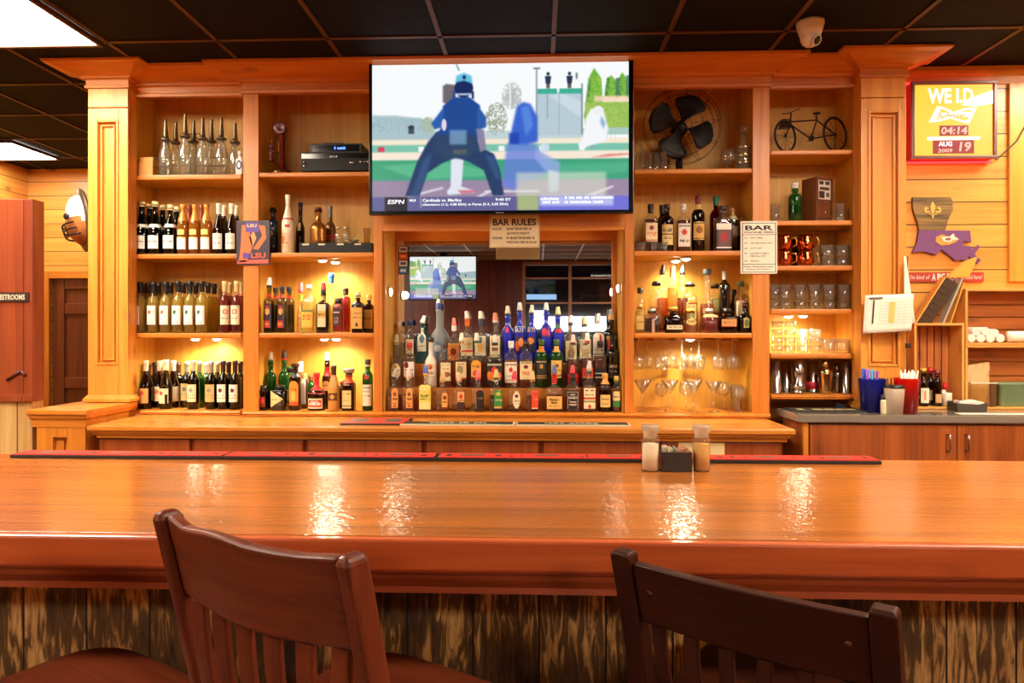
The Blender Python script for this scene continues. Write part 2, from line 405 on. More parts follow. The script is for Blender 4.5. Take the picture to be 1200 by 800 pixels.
ST = .03  # shelf thickness
def shelf_unit(label, x0, x1, yf, zb, zt, tops, stile_l, stile_r, zbase, xi=.02, nose=None):
    """open bookcase bay: inside x0..x1, face at yf, shelf tops listed, stiles out to stile_l / stile_r"""
    t = thing('shelf_unit', label, 'shelving', ((x0+x1)/2, yf, zbase))
    a, b_ = x0-xi, x1+xi
    mb = MB(); mb.box(a, b_, YB, YB+.02, zbase, zt+.135, W_BACK('z')); obj('back_panel', mb, t)
    for (p, q) in ((a-.018, a-.0005), (b_+.0005, b_+.018)):
        mb = MB(); mb.box(p, q, yf+.022, YB+.02, zbase, zt+.135, W_BACK('z')); obj('side_panel', mb, t)
    mb = MB(); mb.box(a, b_, yf+.022, YB-.001, zt+.115, zt+.13, W_FRAME('x')); obj('top_panel', mb, t)
    for sx0, sx1 in ((stile_l, x0), (x1, stile_r)):
        if abs(sx1-sx0) < .004: continue
        mb = MB(); mb.box(sx0+.0005, sx1-.0005, yf, yf+.021, zbase, 2.904, W_FRAME('z'), .002); obj('stile', mb, t)
    mb = MB(); mb.box(x0, x1, yf+.0005, yf+.021, zt, 3.03, W_FRAME('x')); obj('header', mb, t)
    for z in tops:
        mb = MB(); mb.box(x0+.001, x1-.001, yf+.001, yf+.024, z-ST, z, W_FRAME('x'), .008); mb.box(a+.001, b_-.001, yf+.025, YB-.001, z-ST+.004, z, W_BACK('x')); obj('shelf', mb, t)
    # bottom board with its rounded nosing
    mb = MB(); mb.box(a+.001, b_-.001, yf+.001, YB-.001, zb-ST+.008, zb, W_FRAME('x'))
    nose = nose or (stile_l, stile_r)
    mb.sweep([(nose[0], yf), (nose[1], yf)], [(0, zb-.002), (.012, zb-.006), (.02, zb-.014), (.012, zb-.02), (.022, zb-.024), (0, zb-.026)], W_FRAME('x')); obj('bottom_board', mb, t)
    return t
ZS = [1.49, 1.965, 2.44]; ZB0 = 1.028
OA = (X(155, YS), X(285, YS)-.012); OB = (X(303, YC), X(438, YC)); OD = (X(743, YC), X(882, YC)); OE = (X(902, YS)+.004, X(1000, YS))
shelf_unit('tall pine shelf bay on the far left full of wine bottles', OA[0], OA[1], YS, ZB0, 2.905, ZS, X(150, YS), OA[1], 1.0, nose=(-2.385, OA[1]))
shelf_unit('pine shelf bay between the wine bay and the mirror, with telephone and receiver', OB[0], OB[1], YC, ZB0, 2.903, ZS, X(285, YC), xB1, 1.0)
shelf_unit('pine shelf bay right of the mirror holding the black fan and hanging stemware', OD[0], OD[1], YC, ZB0, 2.903, ZS, xD0, X(902, YC), 1.0)
ZE = [1.371, 1.629, 1.881, 2.143, 2.553]; ZEB = 1.134
shelf_unit('narrow pine shelf bay with bicycle, copper mugs and glass tumblers', OE[0], OE[1], YS, ZEB, 2.905, ZE, OE[0], X(1008, YS), 1.058, nose=(OE[0], 1.795))

# mirror alcove
AX0, AX1 = xB1, xD0
t = thing('mirror_alcove', 'stepped pine alcove under the television, behind the crowded bottle tiers', 'alcove', ((AX0+AX1)/2, YC, 1.0))
mb = MB(); mb.box(AX0+.0005, AX1-.0005, YC, YC+.021, 2.087, 2.904, W_FRAME('x'), .002); obj('header', mb, t)
for p, q in ((AX0, AX0+.014), (AX1-.014, AX1)):
    mb = MB(); mb.box(p+.001, q-.001, YC+.022, YB+.02, 1.0, 2.2, W_BACK('z')); obj('side_panel', mb, t)
mb = MB(); mb.box(AX0+.0145, AX1-.0145, YB, YB+.02, 1.0, 2.9, W_BACK('x')); obj('back_panel', mb, t)
mb = MB(); mb.box(AX0+.0145, AX1-.0145, YC+.022, YB-.001, 2.16, 2.18, W_FRAME('x')); obj('top_panel', mb, t)
mb = MB(); mb.box(AX0+.0145, AX1-.0145, YC+.001, YB-.001, ZB0-.02, ZB0, W_FRAME('x')); mb.sweep([(AX0+.001, YC), (AX1-.001, YC)], [(0, ZB0-.002), (.012, ZB0-.006), (.02, ZB0-.014), (.012, ZB0-.02), (.022, ZB0-.024), (0, ZB0-.026)], W_FRAME('x')); obj('bottom_board', mb, t)
STEP = [(4.085, 1.16), (4.18, 1.30)]
mb = MB(); mb.box(AX0+.0145, AX1-.0145, 4.085, 4.179, ZB0+.0005, 1.16, W_FRAME('x'), .004); obj('bottle_step', mb, t)
mb = MB(); mb.box(AX0+.0145, AX1-.0145, 4.18, 4.272, ZB0+.0005, 1.30, W_FRAME('x'), .004); obj('bottle_step', mb, t)
m = thing('wall_mirror', 'large wall mirror in pine frame behind the bottle tiers reflecting the dining room', 'mirror', ((AX0+AX1)/2, 4.29, 1.302))
mx0, mx1, mzt = X(466, 4.275), X(717.5, 4.275), Zy(281.5, 4.275)
mb = MB()
for a, b_, c, d in ((AX0+.015, mx0, 1.302, 2.15), (mx1, AX1-.015, 1.302, 2.15), (mx0, mx1, mzt, 2.15)):
    mb.box(a, b_, 4.274, 4.298, c, d, W_FRAME('z' if d-c > .5 else 'x'), .004)
obj('frame', mb, m)
MIR = flat((238, 240, 238), .0, 1.0); 
MIR.node_tree.nodes['Principled BSDF'].inputs['Roughness'].default_value = 0
for l in list(MIR.node_tree.links):
    if l.to_socket.name == 'Roughness': MIR.node_tree.links.remove(l)
mb = MB(); mb.box(mx0+.001, mx1-.001, 4.287, 4.297, 1.302, mzt-.001, MIR); obj('glass', mb, m)

# pilasters
def pilaster(label, x0, x1, z0, px0, px1):
    t = thing('pilaster', label, 'pilaster', ((x0+x1)/2, YK, z0)); wz = W_COL('z')
    mb = MB(); mb.box(x0, x1, YK+.02, YS-.002, z0, 2.93, wz)
    pa, pb, pz0, pz1 = px0, px1, 1.30, 2.745
    mb.box(x0, pa, YK, YK+.0195, z0, 2.815, wz, .003); mb.box(pb, x1, YK, YK+.0195, z0, 2.815, wz, .003)
    mb.box(pa+.0005, pb-.0005, YK, YK+.0195, z0, pz0, wz, .003); mb.box(pa+.0005, pb-.0005, YK, YK+.0195, pz1, 2.815, wz, .003)
    mb.box(x0, x1, YK, YK+.0195, 2.82, 2.93, wz, .003)
    obj('shaft', mb, t)
    mb = MB()
    for a, b_, c, d in ((pa, pa+.014, pz0, pz1), (pb-.014, pb, pz0, pz1), (pa+.0145, pb-.0145, pz0, pz0+.014), (pa+.0145, pb-.0145, pz1-.014, pz1)): mb.box(a, b_, YK-.006, YK+.0192, c, d, wz, .005)
    for a, b_, c, d in ((pa+.028, pa+.036, pz0+.028, pz1-.028), (pb-.036, pb-.028, pz0+.028, pz1-.028), (pa+.037, pb-.037, pz0+.028, pz0+.036), (pa+.037, pb-.037, pz1-.036, pz1-.028)): mb.box(a, b_, YK+.004, YK+.0192, c, d, wz, .003)
    obj('panel_moulding', mb, t)
    mb = crown('c', [(x0, YS-.002), (x0, YK), (x1, YK), (x1, YS-.002)], 2.931); obj('capital', mb, t)
    mb = MB(); mb.sweep([(x0, YS-.002), (x0, YK), (x1, YK), (x1, YS-.002)], [(0, z0+.003), (.02, z0+.003), (.02, z0+.02), (.012, z0+.028), (.004, z0+.04), (0, z0+.042)], wz); obj('base_moulding', mb, t)
pilaster('panelled pine pilaster at the left end of the back bar', X(103, YK), X(150, YK)-.001, 1.082, X(112, YK), X(139, YK))
pilaster('panelled pine pilaster on the right, beside the lit beer clock', X(1009, YK), X(1062, YK), 1.057, X(1017, YK), X(1055, YK))

# pedestal under the left pilaster
t = thing('pedestal', 'low pine pedestal under the left pilaster with slotted front', 'pedestal', (-2.58, 3.78, 0)); wz = W_FRAME('z')
mb = MB(); mb.box(-2.74, -2.405, 3.55, YS-.002, 1.05, 1.08, W_FRAME('x'), .006); obj('top', mb, t)
mb = MB(); mb.sweep([(-2.715, YS-.002), (-2.715, 3.575), (-2.43, 3.575), (-2.43, YS-.002)], [(0, .985), (.004, .985), (.006, 1.02), (.016, 1.035), (.018, 1.0495), (0, 1.0495)], W_FRAME('x')); obj('moulding', mb, t)
mb = MB(); mb.box(-2.70, -2.43, 3.60, YS-.002, 0, 1.049, wz)
mb.box(-2.70, -2.61, 3.575, 3.599, 0, .985, wz, .003); mb.box(-2.53, -2.43, 3.575, 3.599, 0, .985, wz, .003); mb.box(-2.609, -2.531, 3.575, 3.599, .93, .985, wz); mb.box(-2.609, -2.531, 3.575, 3.599, 0, .12, wz)
mb.box(-2.583, -2.557, 3.588, 3.5995, .14, .91, wz); obj('body', mb, t)

# back counter with cabinets
CX0, CX1, CY0 = -2.39, 1.31, 3.53
t = thing('back_counter', 'long pine counter top under the liquor shelves', 'countertop', ((CX0+CX1)/2, CY0, .93))
mb = MB(); mb.box(CX0+.012, CX1-.012, CY0+.012, 4.335, .962, 1.0, wood('counter_pine', (232, 150, 66), (196, 108, 42), 'x', rough=.25, coat=.4, knots=.4), .002); obj('top', mb, t)
mb = MB(); mb.sweep([(CX0, 3.97), (CX0, CY0), (CX1, CY0), (CX1, 3.97)], [(-.011, .962), (-.011, .998), (-.002, .998), (0, .992), (0, .975), (-.014, .968), (-.02, .95), (-.03, .948), (-.032, .93), (-.05, .93)], W_FRAME('x'))
obj('edge_moulding', mb, t)
cuts = [95, 225, 358, 497, 634, 772, 923]
for i in range(3):
    a, b_ = cuts[2*i], cuts[2*i+2]; yv = CY0+.05
    xa, xm, xb = (-2.37 if i == 0 else X(a, yv)), X(cuts[2*i+1], yv), X(b_, yv)-.02*(i == 2)
    t = thing('base_cabinet', ['closed pine base cabinet under the wine shelves', 'closed pine base cabinet under the mirror', 'closed pine base cabinet under the stemware'][i], 'cabinet', ((xa+xb)/2, yv, 0), 0, 'base cabinets under the back counter')
    mb = MB(); mb.box(xa+.001, xb-.001, yv+.021, 4.33, 0, .929, CABWOOD); obj('body', mb, t)
    for p, q in ((xa, xm), (xm, xb)):
        mb = MB(); mb.box(p+.014, q-.014, yv, yv+.0205, .1, .922, CABWOOD, .004); obj('door', mb, t)

# grey side counter and its cabinet
SX0, SY0 = 1.383, 3.69
t = thing('side_counter', 'grey laminate counter on the right holding cups and straws', 'countertop', (2.3, SY0, 1.012))
mb = MB(); mb.box(SX0, 3.4, SY0, 4.018, 1.014, 1.055, flat((128, 118, 106), .12, 0, .3), .006); mb.box(1.83, 3.4, 4.0182, 4.118, 1.014, 1.055, flat((128, 118, 106), .12, 0, .3)); obj('top', mb, t)
t = thing('side_cabinet', 'oak cabinet with two handled doors under the grey counter', 'cabinet', (2.3, SY0+.03, 0))
mb = MB(); mb.box(SX0+.035, 3.38, SY0+.045, 4.017, 0, 1.013, CABGRAIN); mb.box(SX0+.035, X(948, SY0)+.005, SY0+.02, SY0+.0445, 0, 1.013, W_FRAME('z')); obj('body', mb, t)
dx = [X(949, SY0)+.006, X(1124.5, SY0), 2*X(1124.5, SY0)-X(949, SY0)]
for i in (0, 1):
    mb = MB(); mb.box(dx[i]+.003, dx[i+1]-.003, SY0+.02, SY0+.0445, .1, 1.0, CABGRAIN, .003); d = obj('door', mb, t)
    hx = X(1112, SY0) if i == 0 else X(1134, SY0); mb = MB(); z1, z0 = Zy(510, SY0, 1112), Zy(529, SY0, 1112)
    mb.tube([(hx, SY0+.019, z1), (hx, SY0-.008, z1), (hx, SY0-.012, z1-.01), (hx, SY0-.012, z0+.01), (hx, SY0-.008, z0), (hx, SY0+.019, z0)], .006, STEEL, 8); obj('handle', mb, d)

# plank wall mouldings on the right
mb = MB(); mb.sweep([(2.15, 4.12), (RX, 4.12)], [(0, 2.95), (.012, 2.95), (.02, 2.99), (.04, 3.02), (.045, 3.045), (0, 3.045)], W_FRAME('x')); struct('trim_7', mb)
mb = MB(); mb.box(X(1183, 4.1), X(1183, 4.1)+.16, 4.098, 4.1195, 1.79, 2.95, W_COL('z'), .004); struct('trim_8', mb)

# puck lights under shelves
LENS = glow((255, 244, 214), 45.0)
def puck(x, y, z, label, power=3.0, side=None):
    t = thing('puck_light', label, 'puck light', (x, y, z), 0, 'puck lights of the back bar')
    M = Matrix.Translation((x, y, z)) @ (Matrix.Rotation(side, 4, 'Y') if side else Matrix.Identity(4))
    mb = MB(); mb.lathe([(0, 0), (0, .032), (-.008, .032), (-.008, .0)], flat((225, 215, 195), .3, .3), 20, M=M); obj('housing', mb, t)
    mb = MB(); mb.lathe([(-.0085, .024), (-.012, .022), (-.017, .013), (-.019, 0)], LENS, 16, M=M); obj('lens', mb, t)
    l = bpy.data.lights.new('puck_lamp', 'SPOT'); l.energy = power*1.3; l.color = (1.0, .84, .55); l.spot_size = 2.9; l.spot_blend = .6; l.shadow_soft_size = .025
    lo = bpy.data.objects.new('puck_lamp', l); COL.objects.link(lo); lo.parent = t
    lo.matrix_local = (Matrix.Rotation(side, 4, 'Y') if side else Matrix.Identity(4)) @ Matrix.Translation((0, 0, -.024))
for px, dy, z, lab, pw in ((229, .13, 1.459, 'glowing puck light under the middle wine shelf, left of the pair', 9), (254, .2, 1.459, 'glowing puck light under the middle wine shelf, right of the pair', 5),
    (378, .10, 1.934, 'glowing puck light under the decanter shelf, left of the pair', 9), (393, .2, 1.934, 'dimmer puck light under the decanter shelf, right of the pair', 5),
    (380, .12, 1.459, 'glowing puck light over the lowest liqueur shelf, left of the pair', 9), (394, .2, 1.459, 'dimmer puck light over the lowest liqueur shelf, right of the pair', 5),
    (804, .09, 1.934, 'glowing puck light over the crowded bourbon shelf, right of the pair', 10), (792, .2, 1.934, 'dimmer puck light over the crowded bourbon shelf, left of the pair', 5),
    (809, .10, 1.459, 'glowing puck light above the hanging stemware', 10), (941, .1, 1.598, 'bright puck light above the stacked small glasses', 4), (924, .2, 1.598, 'dimmer puck light above the stacked small glasses', 2.5)):
    yv = (YC if 300 < px < 890 else YS)+dy
    puck(X(px, yv), yv, z, lab, pw)
puck(AX0+.0145, 4.10, Zy(342, 4.10, 457), 'glowing puck light on the left side of the mirror alcove', 5, -PI/2)
puck(AX1-.0145, 4.10, Zy(338, 4.10, 722), 'glowing puck light on the right side of the mirror alcove', 5, PI/2)
# ------------------------------------------------------------------ the bar
def barn_material():
    m, nt, b = base_mat('barn_wood'); N = nt.nodes.new; L = nt.links.new
    tc = N('ShaderNodeTexCoord'); sp = N('ShaderNodeSeparateXYZ'); L(tc.outputs['Object'], sp.inputs[0])
    dv = N('ShaderNodeMath'); dv.operation = 'DIVIDE'; dv.inputs[1].default_value = .165; L(sp.outputs[0], dv.inputs[0])
    fl = N('ShaderNodeMath'); fl.operation = 'FLOOR'; L(dv.outputs[0], fl.inputs[0])
    fc = N('ShaderNodeMath'); fc.operation = 'FRACT'; L(dv.outputs[0], fc.inputs[0])
    wn = N('ShaderNodeTexWhiteNoise'); wn.noise_dimensions = '1D'; L(fl.outputs[0], wn.inputs['W'])
    mu = N('ShaderNodeVectorMath'); mu.operation = 'MULTIPLY_ADD'; L(wn.outputs['Color'], mu.inputs[0]); mu.inputs[1].default_value = (9, 9, 9); L(tc.outputs['Object'], mu.inputs[2])
    mp = N('ShaderNodeMapping'); mp.inputs['Scale'].default_value = (40, 40, 6); L(mu.outputs[0], mp.inputs[0])
    n1 = N('ShaderNodeTexNoise'); n1.inputs['Scale'].default_value = 1.3; n1.inputs['Detail'].default_value = 6; n1.inputs['Distortion'].default_value = 1.2; L(mp.outputs[0], n1.inputs['Vector'])
    mp2 = N('ShaderNodeMapping'); mp2.inputs['Scale'].default_value = (5, 5, 2.5); L(mu.outputs[0], mp2.inputs[0])
    n2 = N('ShaderNodeTexNoise'); n2.inputs['Scale'].default_value = 1.5; n2.inputs['Detail'].default_value = 5; L(mp2.outputs[0], n2.inputs['Vector'])
    ml = N('ShaderNodeMath'); ml.operation = 'MULTIPLY'; L(n1.outputs['Fac'], ml.inputs[0]); L(n2.outputs['Fac'], ml.inputs[1])
    ad = N('ShaderNodeMath'); ad.operation = 'MULTIPLY_ADD'; L(wn.outputs['Value'], ad.inputs[0]); ad.inputs[1].default_value = .10; L(ml.outputs[0], ad.inputs[2])
    rp = N('ShaderNodeValToRGB'); L(ad.outputs[0], rp.inputs[0]); cr = rp.color_ramp
    cr.elements[0].position = .17; cr.elements[0].color = (*lin((44, 28, 14)), 1)
    cr.elements[1].position = .43; cr.elements[1].color = (*lin((222, 182, 112)), 1)
    e = cr.elements.new(.255); e.color = (*lin((84, 60, 32)), 1); e = cr.elements.new(.32); e.color = (*lin((106, 78, 42)), 1); e = cr.elements.new(.365); e.color = (*lin((184, 142, 82)), 1)
    g = N('ShaderNodeMath'); g.operation = 'LESS_THAN'; g.inputs[1].default_value = .03; L(fc.outputs[0], g.inputs[0])
    gm = N('ShaderNodeMix'); gm.data_type = 'RGBA'; L(g.outputs[0], gm.inputs[0]); L(rp.outputs[0], gm.inputs[6]); gm.inputs[7].default_value = (*lin((16, 10, 6)), 1)
    L(gm.outputs[2], b.inputs['Base Color']); b.inputs['Roughness'].default_value = .75
    bp = N('ShaderNodeBump'); bp.inputs['Strength'].default_value = .5; bp.inputs['Distance'].default_value = .01; L(n1.outputs['Fac'], bp.inputs['Height']); L(bp.outputs[0], b.inputs['Normal'])
    return m
BARN = barn_material()
BARW = wood('bar_top_varnished', (212, 124, 38), (142, 76, 20), 'x', rough=.3, coat=1.0, coat_rough=.06, knots=.15, board=.155, board_axis='y', groove=.0015, bump=.0, spread=.07)
# fine waviness of the thick varnish
nt = BARW.node_tree; b = nt.nodes['Principled BSDF']
n = nt.nodes.new('ShaderNodeTexNoise'); n.inputs['Scale'].default_value = 55; n.inputs['Detail'].default_value = 2
tcn = nt.nodes.new('ShaderNodeTexCoord'); nt.links.new(tcn.outputs['Object'], n.inputs['Vector'])
bp = nt.nodes.new('ShaderNodeBump'); bp.inputs['Strength'].default_value = .36; bp.inputs['Distance'].default_value = .004
nt.links.new(n.outputs['Fac'], bp.inputs['Height']); nt.links.new(bp.outputs[0], b.inputs['Coat Normal'])
EDGEW = wood('bar_edge_wood', (164, 74, 34), (120, 46, 20), 'x', rough=.35, coat=.3, knots=.2, coat_rough=.1)
FRONTW = wood('bar_front_wood', (204, 98, 46), (158, 62, 28), 'x', rough=.34, coat=.4, knots=.2, coat_rough=.1)
BZ, BN, BF = 1.07, 1.398, 2.325
t = thing('bar_counter', 'thick varnished wooden bar with weathered plank front', 'bar', (0, 1.8, 0))
mb = MB(); mb.box(-3.4, 3.2, BN+.0265, BF, BZ-.066, BZ, BARW, .001); obj('bar_top', mb, t)
mb = MB(); mb.box(-3.4, 3.2, BN, BN+.026, BZ-.066, BZ, FRONTW, .006); obj('front_edge', mb, t)
mb = MB(); mb.sweep([(-3.39, BN+.012), (3.19, BN+.012)], [(0-.3, BZ-.067), (0, BZ-.067), (.0, BZ-.072), (-.018, BZ-.082), (-.018, BZ-.092), (.002, BZ-.10), (.004, BZ-.112), (-.3, BZ-.113)], EDGEW); obj('under_moulding', mb, t)
mb = MB(); mb.box(-3.3, 3.1, 1.70, 1.74, 0.02, BZ-.068, BARN); obj('plank_front', mb, t)
mb = MB(); mb.box(-3.3, 3.1, 1.742, 2.24, 0.001, BZ-.068, CABWOOD); obj('body', mb, t)

RED = flat((206, 52, 36), .6, spec=.2); MATB = flat((26, 20, 18), .6); MATG = flat((88, 76, 62), .6)
for i, (p0, p1, lab) in enumerate(((12, 260.5, 'leftmost red and black rubber rail mat along the far bar edge'), (261, 510.5, 'second red and black rail mat from the left on the far bar edge'), (511.5, 771, 'third red and black rail mat from the left, ending behind the shakers'), (771.5, 1033, 'rightmost red and black rail mat, right of the caddy on the bar'))):
    y0, y1 = 2.243, 2.322; x0, x1 = atZ(p0, 540, BZ).x, atZ(p1, 540, BZ).x
    x0, x1 = X(p0, 2.245), X(p1, 2.245)
    t = thing('rail_mat', lab, 'bar mat', ((x0+x1)/2, 2.28, BZ), 0, 'rail mats on the bar')
    mb = MB(); mb.box(x0, x1, y0, y1, BZ+.0005, BZ+.012, MATB, .002); obj('base', mb, t)
    mb = MB(); mb.box(x0+.006, x1-.006, y0+.002, y1-.002, BZ+.0122, BZ+.0150, RED, .001); o = obj('red_face', mb, t)
    mb = MB(); L = x1-x0; rr = random.Random(i+3); fn = lambda x, z: Vector((x, z, BZ+.0154))
    for u in (.16, .5, .83):
        mb.box(x0+L*u-.04, x0+L*u+.04, y0+.03, y1-.026, BZ+.0152, BZ+.0156, MATG)
    u = .04
    while u < .96:
        if min(abs(u-q) for q in (.16, .5, .83)) > .09:
            h = rr.uniform(.012, .04); w = rr.uniform(.006, .02); yy = rr.uniform(y0+.015, y1-.055)
            mb.box(x0+L*u, x0+L*u+w, yy, yy+h, BZ+.0152, BZ+.0156, MATB)
        u += rr.uniform(.03, .07)
    obj('printed_marks', mb, o)

# salt and pepper grinders and the sugar caddy
def grinder(px, fill, label):
    P = atZ(px, 551, BZ); t = thing('spice_grinder', label, 'spice grinder', (P.x, P.y, BZ+.0005), 0, 'spice grinders on the bar')
    g = thin_glass((252, 250, 244), (226, 218, 200), 1.4)
    mb = MB(); mb.lathe([(0, 0), (0, .027), (.008, .029), (.016, .0275), (.02, .0265), (.084, .0265), (.088, .029), (.094, .029), (.098, .0265), (.1, .0265)], g, 24); obj('jar', mb, t, True)
    mb = MB(); mb.lathe([(.003, 0), (.003, .0245), (.082, .0245), (.082, 0)], fill, 24); obj('contents', mb, t, True)
    mb = MB(); mb.lathe([(.1005, .0), (.1005, .022), (.118, .0225), (.122, .0255), (.137, .0275), (.14, .026), (.14, 0)], thin_glass((240, 232, 214), (220, 210, 190), 1.2, .1, .5), 24)
    for k in range(24):
        a = 2*PI*k/24; mb.box(-.0012, .0012, -.0285, -.026, .122, .136, thin_glass((240, 232, 214), (220, 210, 190), 1.2, .1, .5), 0, Matrix.Rotation(a, 4, 'Z'))
    obj('grinder_cap', mb, t, True)
grinder(762, flat((238, 224, 196), .8), 'clear grinder of pale salt left of the black sugar caddy')
grinder(822, flat((206, 158, 82), .8), 'clear grinder of tan seasoning right of the black sugar caddy')
P = atZ(793.5, 553, BZ); t = thing('sugar_caddy', 'small black box caddy between the two grinders on the bar', 'caddy', (P.x, P.y+.03, BZ+.0005))
DKB = flat((42, 36, 28), .35)
mb = MB()
for q in ((-.046, .046, -.03, -.027), (-.046, .046, .027, .03), (-.046, -.043, -.0269, .0269), (.043, .046, -.0269, .0269)): mb.box(*q, 0, .06, DKB, .001)
mb.box(-.0429, .0429, -.0269, .0269, 0, .003, DKB); obj('box', mb, t, True)
rr = random.Random(5)
for k in range(14):
    c = (222, 216, 190) if k < 5 else ((150, 170, 160) if k < 7 else (226, 168, 140))
    x = -.037+k*.0057; P2 = (P.x+x, P.y+.03+rr.uniform(-.002, .002), BZ+.004)
    mb = MB(); M = Matrix.Translation(P2) @ Matrix.Rotation(rr.uniform(-.03, .03), 4, 'X')
    mb.box(-.0012, .0012, -.024, .024, 0, .066+rr.uniform(-.004, .005), flat(c, .7), .0005, M); o = obj('sweetener_packet', mb)
    tag(o, ('cream' if k < 5 else 'grey green' if k < 7 else 'pink')+' sweetener packet standing in the black caddy', 'packet', ('cream' if k < 5 else 'grey green' if k < 7 else 'pink')+' packets in the caddy')
# card on the cabinet front behind the grinders
mb = MB(); yv = CY0+.049; a, b_ = atY(795, 518, yv), atY(849, 545, yv); mb.box(a.x, b_.x, yv-.003, yv, b_.z-.03, a.z, flat((226, 200, 140), .7)); tag(obj('hanging_note_card', mb), 'cream card on the cabinet front behind the tan grinder', 'card')

# ------------------------------------------------------------------ bar stools
def stool(label, pl, pr, w, style, shift=(0, 0)):
    def pts(z): return atZ(*pl, z), atZ(*pr, z)
    lo, hi = .8, 1.45
    for _ in range(50):
        z = (lo+hi)/2; a, b_ = pts(z)
        if (b_-a).length > w: lo = z
        else: hi = z
    zt = z; a, b_ = pts(zt); ang = math.atan2(b_.y-a.y, b_.x-a.x)
    dark = style == 'dark'
    if dark: wz, wx = [wood('stool_dark_'+k, (64, 27, 12), (36, 13, 7), k, rough=.42, coat=.03, knots=0, contrast=1.1, spec=.18) for k in 'zx']
    else: wz, wx = [wood('stool_red_'+k, (118, 52, 26), (74, 24, 13), k, rough=.4, coat=.08, knots=0, contrast=1.1, spec=.35, scale=1.6) for k in 'zx']
    yt, zs, ys = -.285, .755, -.195
    mid = (a+b_)/2; R = Matrix.Rotation(ang, 4, 'Z'); root = mid-(R @ Vector((0, yt, 0)))
    t = thing('bar_stool', label, 'bar stool', (root.x+shift[0], root.y+shift[1], 0), ang, 'bar stools at the bar')
    def back_y(z): u = (z-zs)/(zt-zs); return ys+(yt-ys)*(u**1.25)
    pw, pd = (.038, .038) if dark else (.026, .046)
    def bar(mb, path, sx, sy, m, rnd=0):
        rings = []
        for k, (p, ex) in enumerate(path):
            rings.append([mb.bm.verts.new((p[0]+i*sx/2*ex, p[1]+j*sy/2*ex, p[2])) for i, j in ((-1, -1), (1, -1), (1, 1), (-1, 1))])
        for k in range(len(rings)-1):
            for j in range(4): mb.face([rings[k][j], rings[k][(j+1) % 4], rings[k+1][(j+1) % 4], rings[k+1][j]], m)
        mb.face(rings[0][::-1], m); mb.face(rings[-1], m)
    def soften(o, wd=.004, seg=3):
        md = o.modifiers.new('b', 'BEVEL'); md.width = wd; md.segments = seg; md.limit_method = 'ANGLE'; md.angle_limit = .5
    # rear posts (legs that run on up into the back)
    for sgn in (-1, 1):
        mb = MB(); x = sgn*w/2
        path = [((x*1.04, -.235, .002), 1), ((x*1.01, -.205, .45), 1), ((x, ys, zs), 1)]+[((x, back_y(zs+(zt-zs)*k/6), zs+(zt-zs)*k/6), 1) for k in range(1, 6)]
        if dark: path += [((x, yt, zt), 1), ((x, yt, zt+.006), .8)]
        else: path += [((x, back_y(zt-.012), zt-.012), 1), ((x, yt, zt+.002), .72)]
        bar(mb, path, pw, pd, wz); o = obj('rear_post', mb, t, True); soften(o, .003 if dark else .009)
    # crest rail, bowed towards the sitter's back
    hgt = .128 if dark else .142; n = 16; th_ = .024
    mb = MB(); rings = []
    xi = w/2-pw/2-.0005
    wave = [(0, 0), (.14, -.012), (.33, -.005), (.45, -.006), (.57, -.010), (.77, -.009), (1, -.002)]
    for k in range(n+1):
        u = k/n; x = -xi+2*xi*u; bow = (-.012 if dark else -.02)*math.sin(PI*u)
        dz = 0
        if not dark:
            for (u0, d0), (u1, d1) in zip(wave, wave[1:]):
                if u0 <= u <= u1: q = (u-u0)/(u1-u0); q = q*q*(3-2*q); dz = d0+(d1-d0)*q
        zt2 = zt+dz-(.012 if dark else .003); zb2 = zt-hgt-(0 if dark else .012*math.sin(PI*u))
        yb, ytp = back_y(zb2)+bow, back_y(zt2)+bow
        rings.append([mb.bm.verts.new(q) for q in ((x, yb-th_/2, zb2), (x, ytp-th_/2, zt2), (x, ytp+th_/2, zt2), (x, yb+th_/2, zb2))])
    for k in range(n):
        for j in range(4): mb.face([rings[k][j], rings[k+1][j], rings[k+1][(j+1) % 4], rings[k][(j+1) % 4]], wx)
    mb.face(rings[0], wx); mb.face(rings[-1][::-1], wx); o = obj('crest_rail', mb, t, True); soften(o, .004 if dark else .007)
    # slats
    ns = 6 if not dark else 6
    for k in range(ns):
        u = (k+.5)/ns; x = -xi+2*xi*u; bow = (-.012 if dark else -.02)*math.sin(PI*u)
        mb = MB(); z1 = zt-hgt-.002-(0 if dark else .012*math.sin(PI*u)); path = []
        for q in range(7):
            f = q/6; z = zs+.02+(z1-zs-.02)*f; y = back_y(z)+bow*f+(-.02*math.sin(PI*f))
            path.append(((x*(.9+.1*f), y, z), 1))
        bar(mb, path, .036 if not dark else .027, .012, wz); o = obj('slat', mb, t, True); soften(o, .004)
    if dark:
        for sgn in (-1, 1):
            mb = MB(); mb.lathe([(0, 0), (0, .006), (.003, .0055), (.004, 0)], flat((96, 62, 44), .3), 12, M=Matrix.Translation((sgn*(xi-.03), back_y(zt-.06)-th_/2-.0005, zt-.06)) @ Matrix.Rotation(PI/2, 4, 'X')); obj('screw_plug', mb, t, True)
    # saddle seat
    mb = MB(); N = 40; seat = []
    for k in range(N):
        a_ = 2*PI*k/N; ca, sa = math.cos(a_), math.sin(a_); e = 1/((abs(ca)**4+abs(sa)**4)**.25)
        sx = .215+.012*sa; seat.append((sx*e*ca, .01+.205*e*sa))
    def lay(f, z): return [mb.bm.verts.new((p[0]*f, .01+(p[1]-.01)*f, z)) for p in seat]
    L = [lay(.9, zs), lay(.98, zs+.006), lay(1.0, zs+.018), lay(.985, zs+.034), lay(.93, zs+.04), lay(.7, zs+.034), lay(.35, zs+.03)]
    mb.face(L[0][::-1], wx)
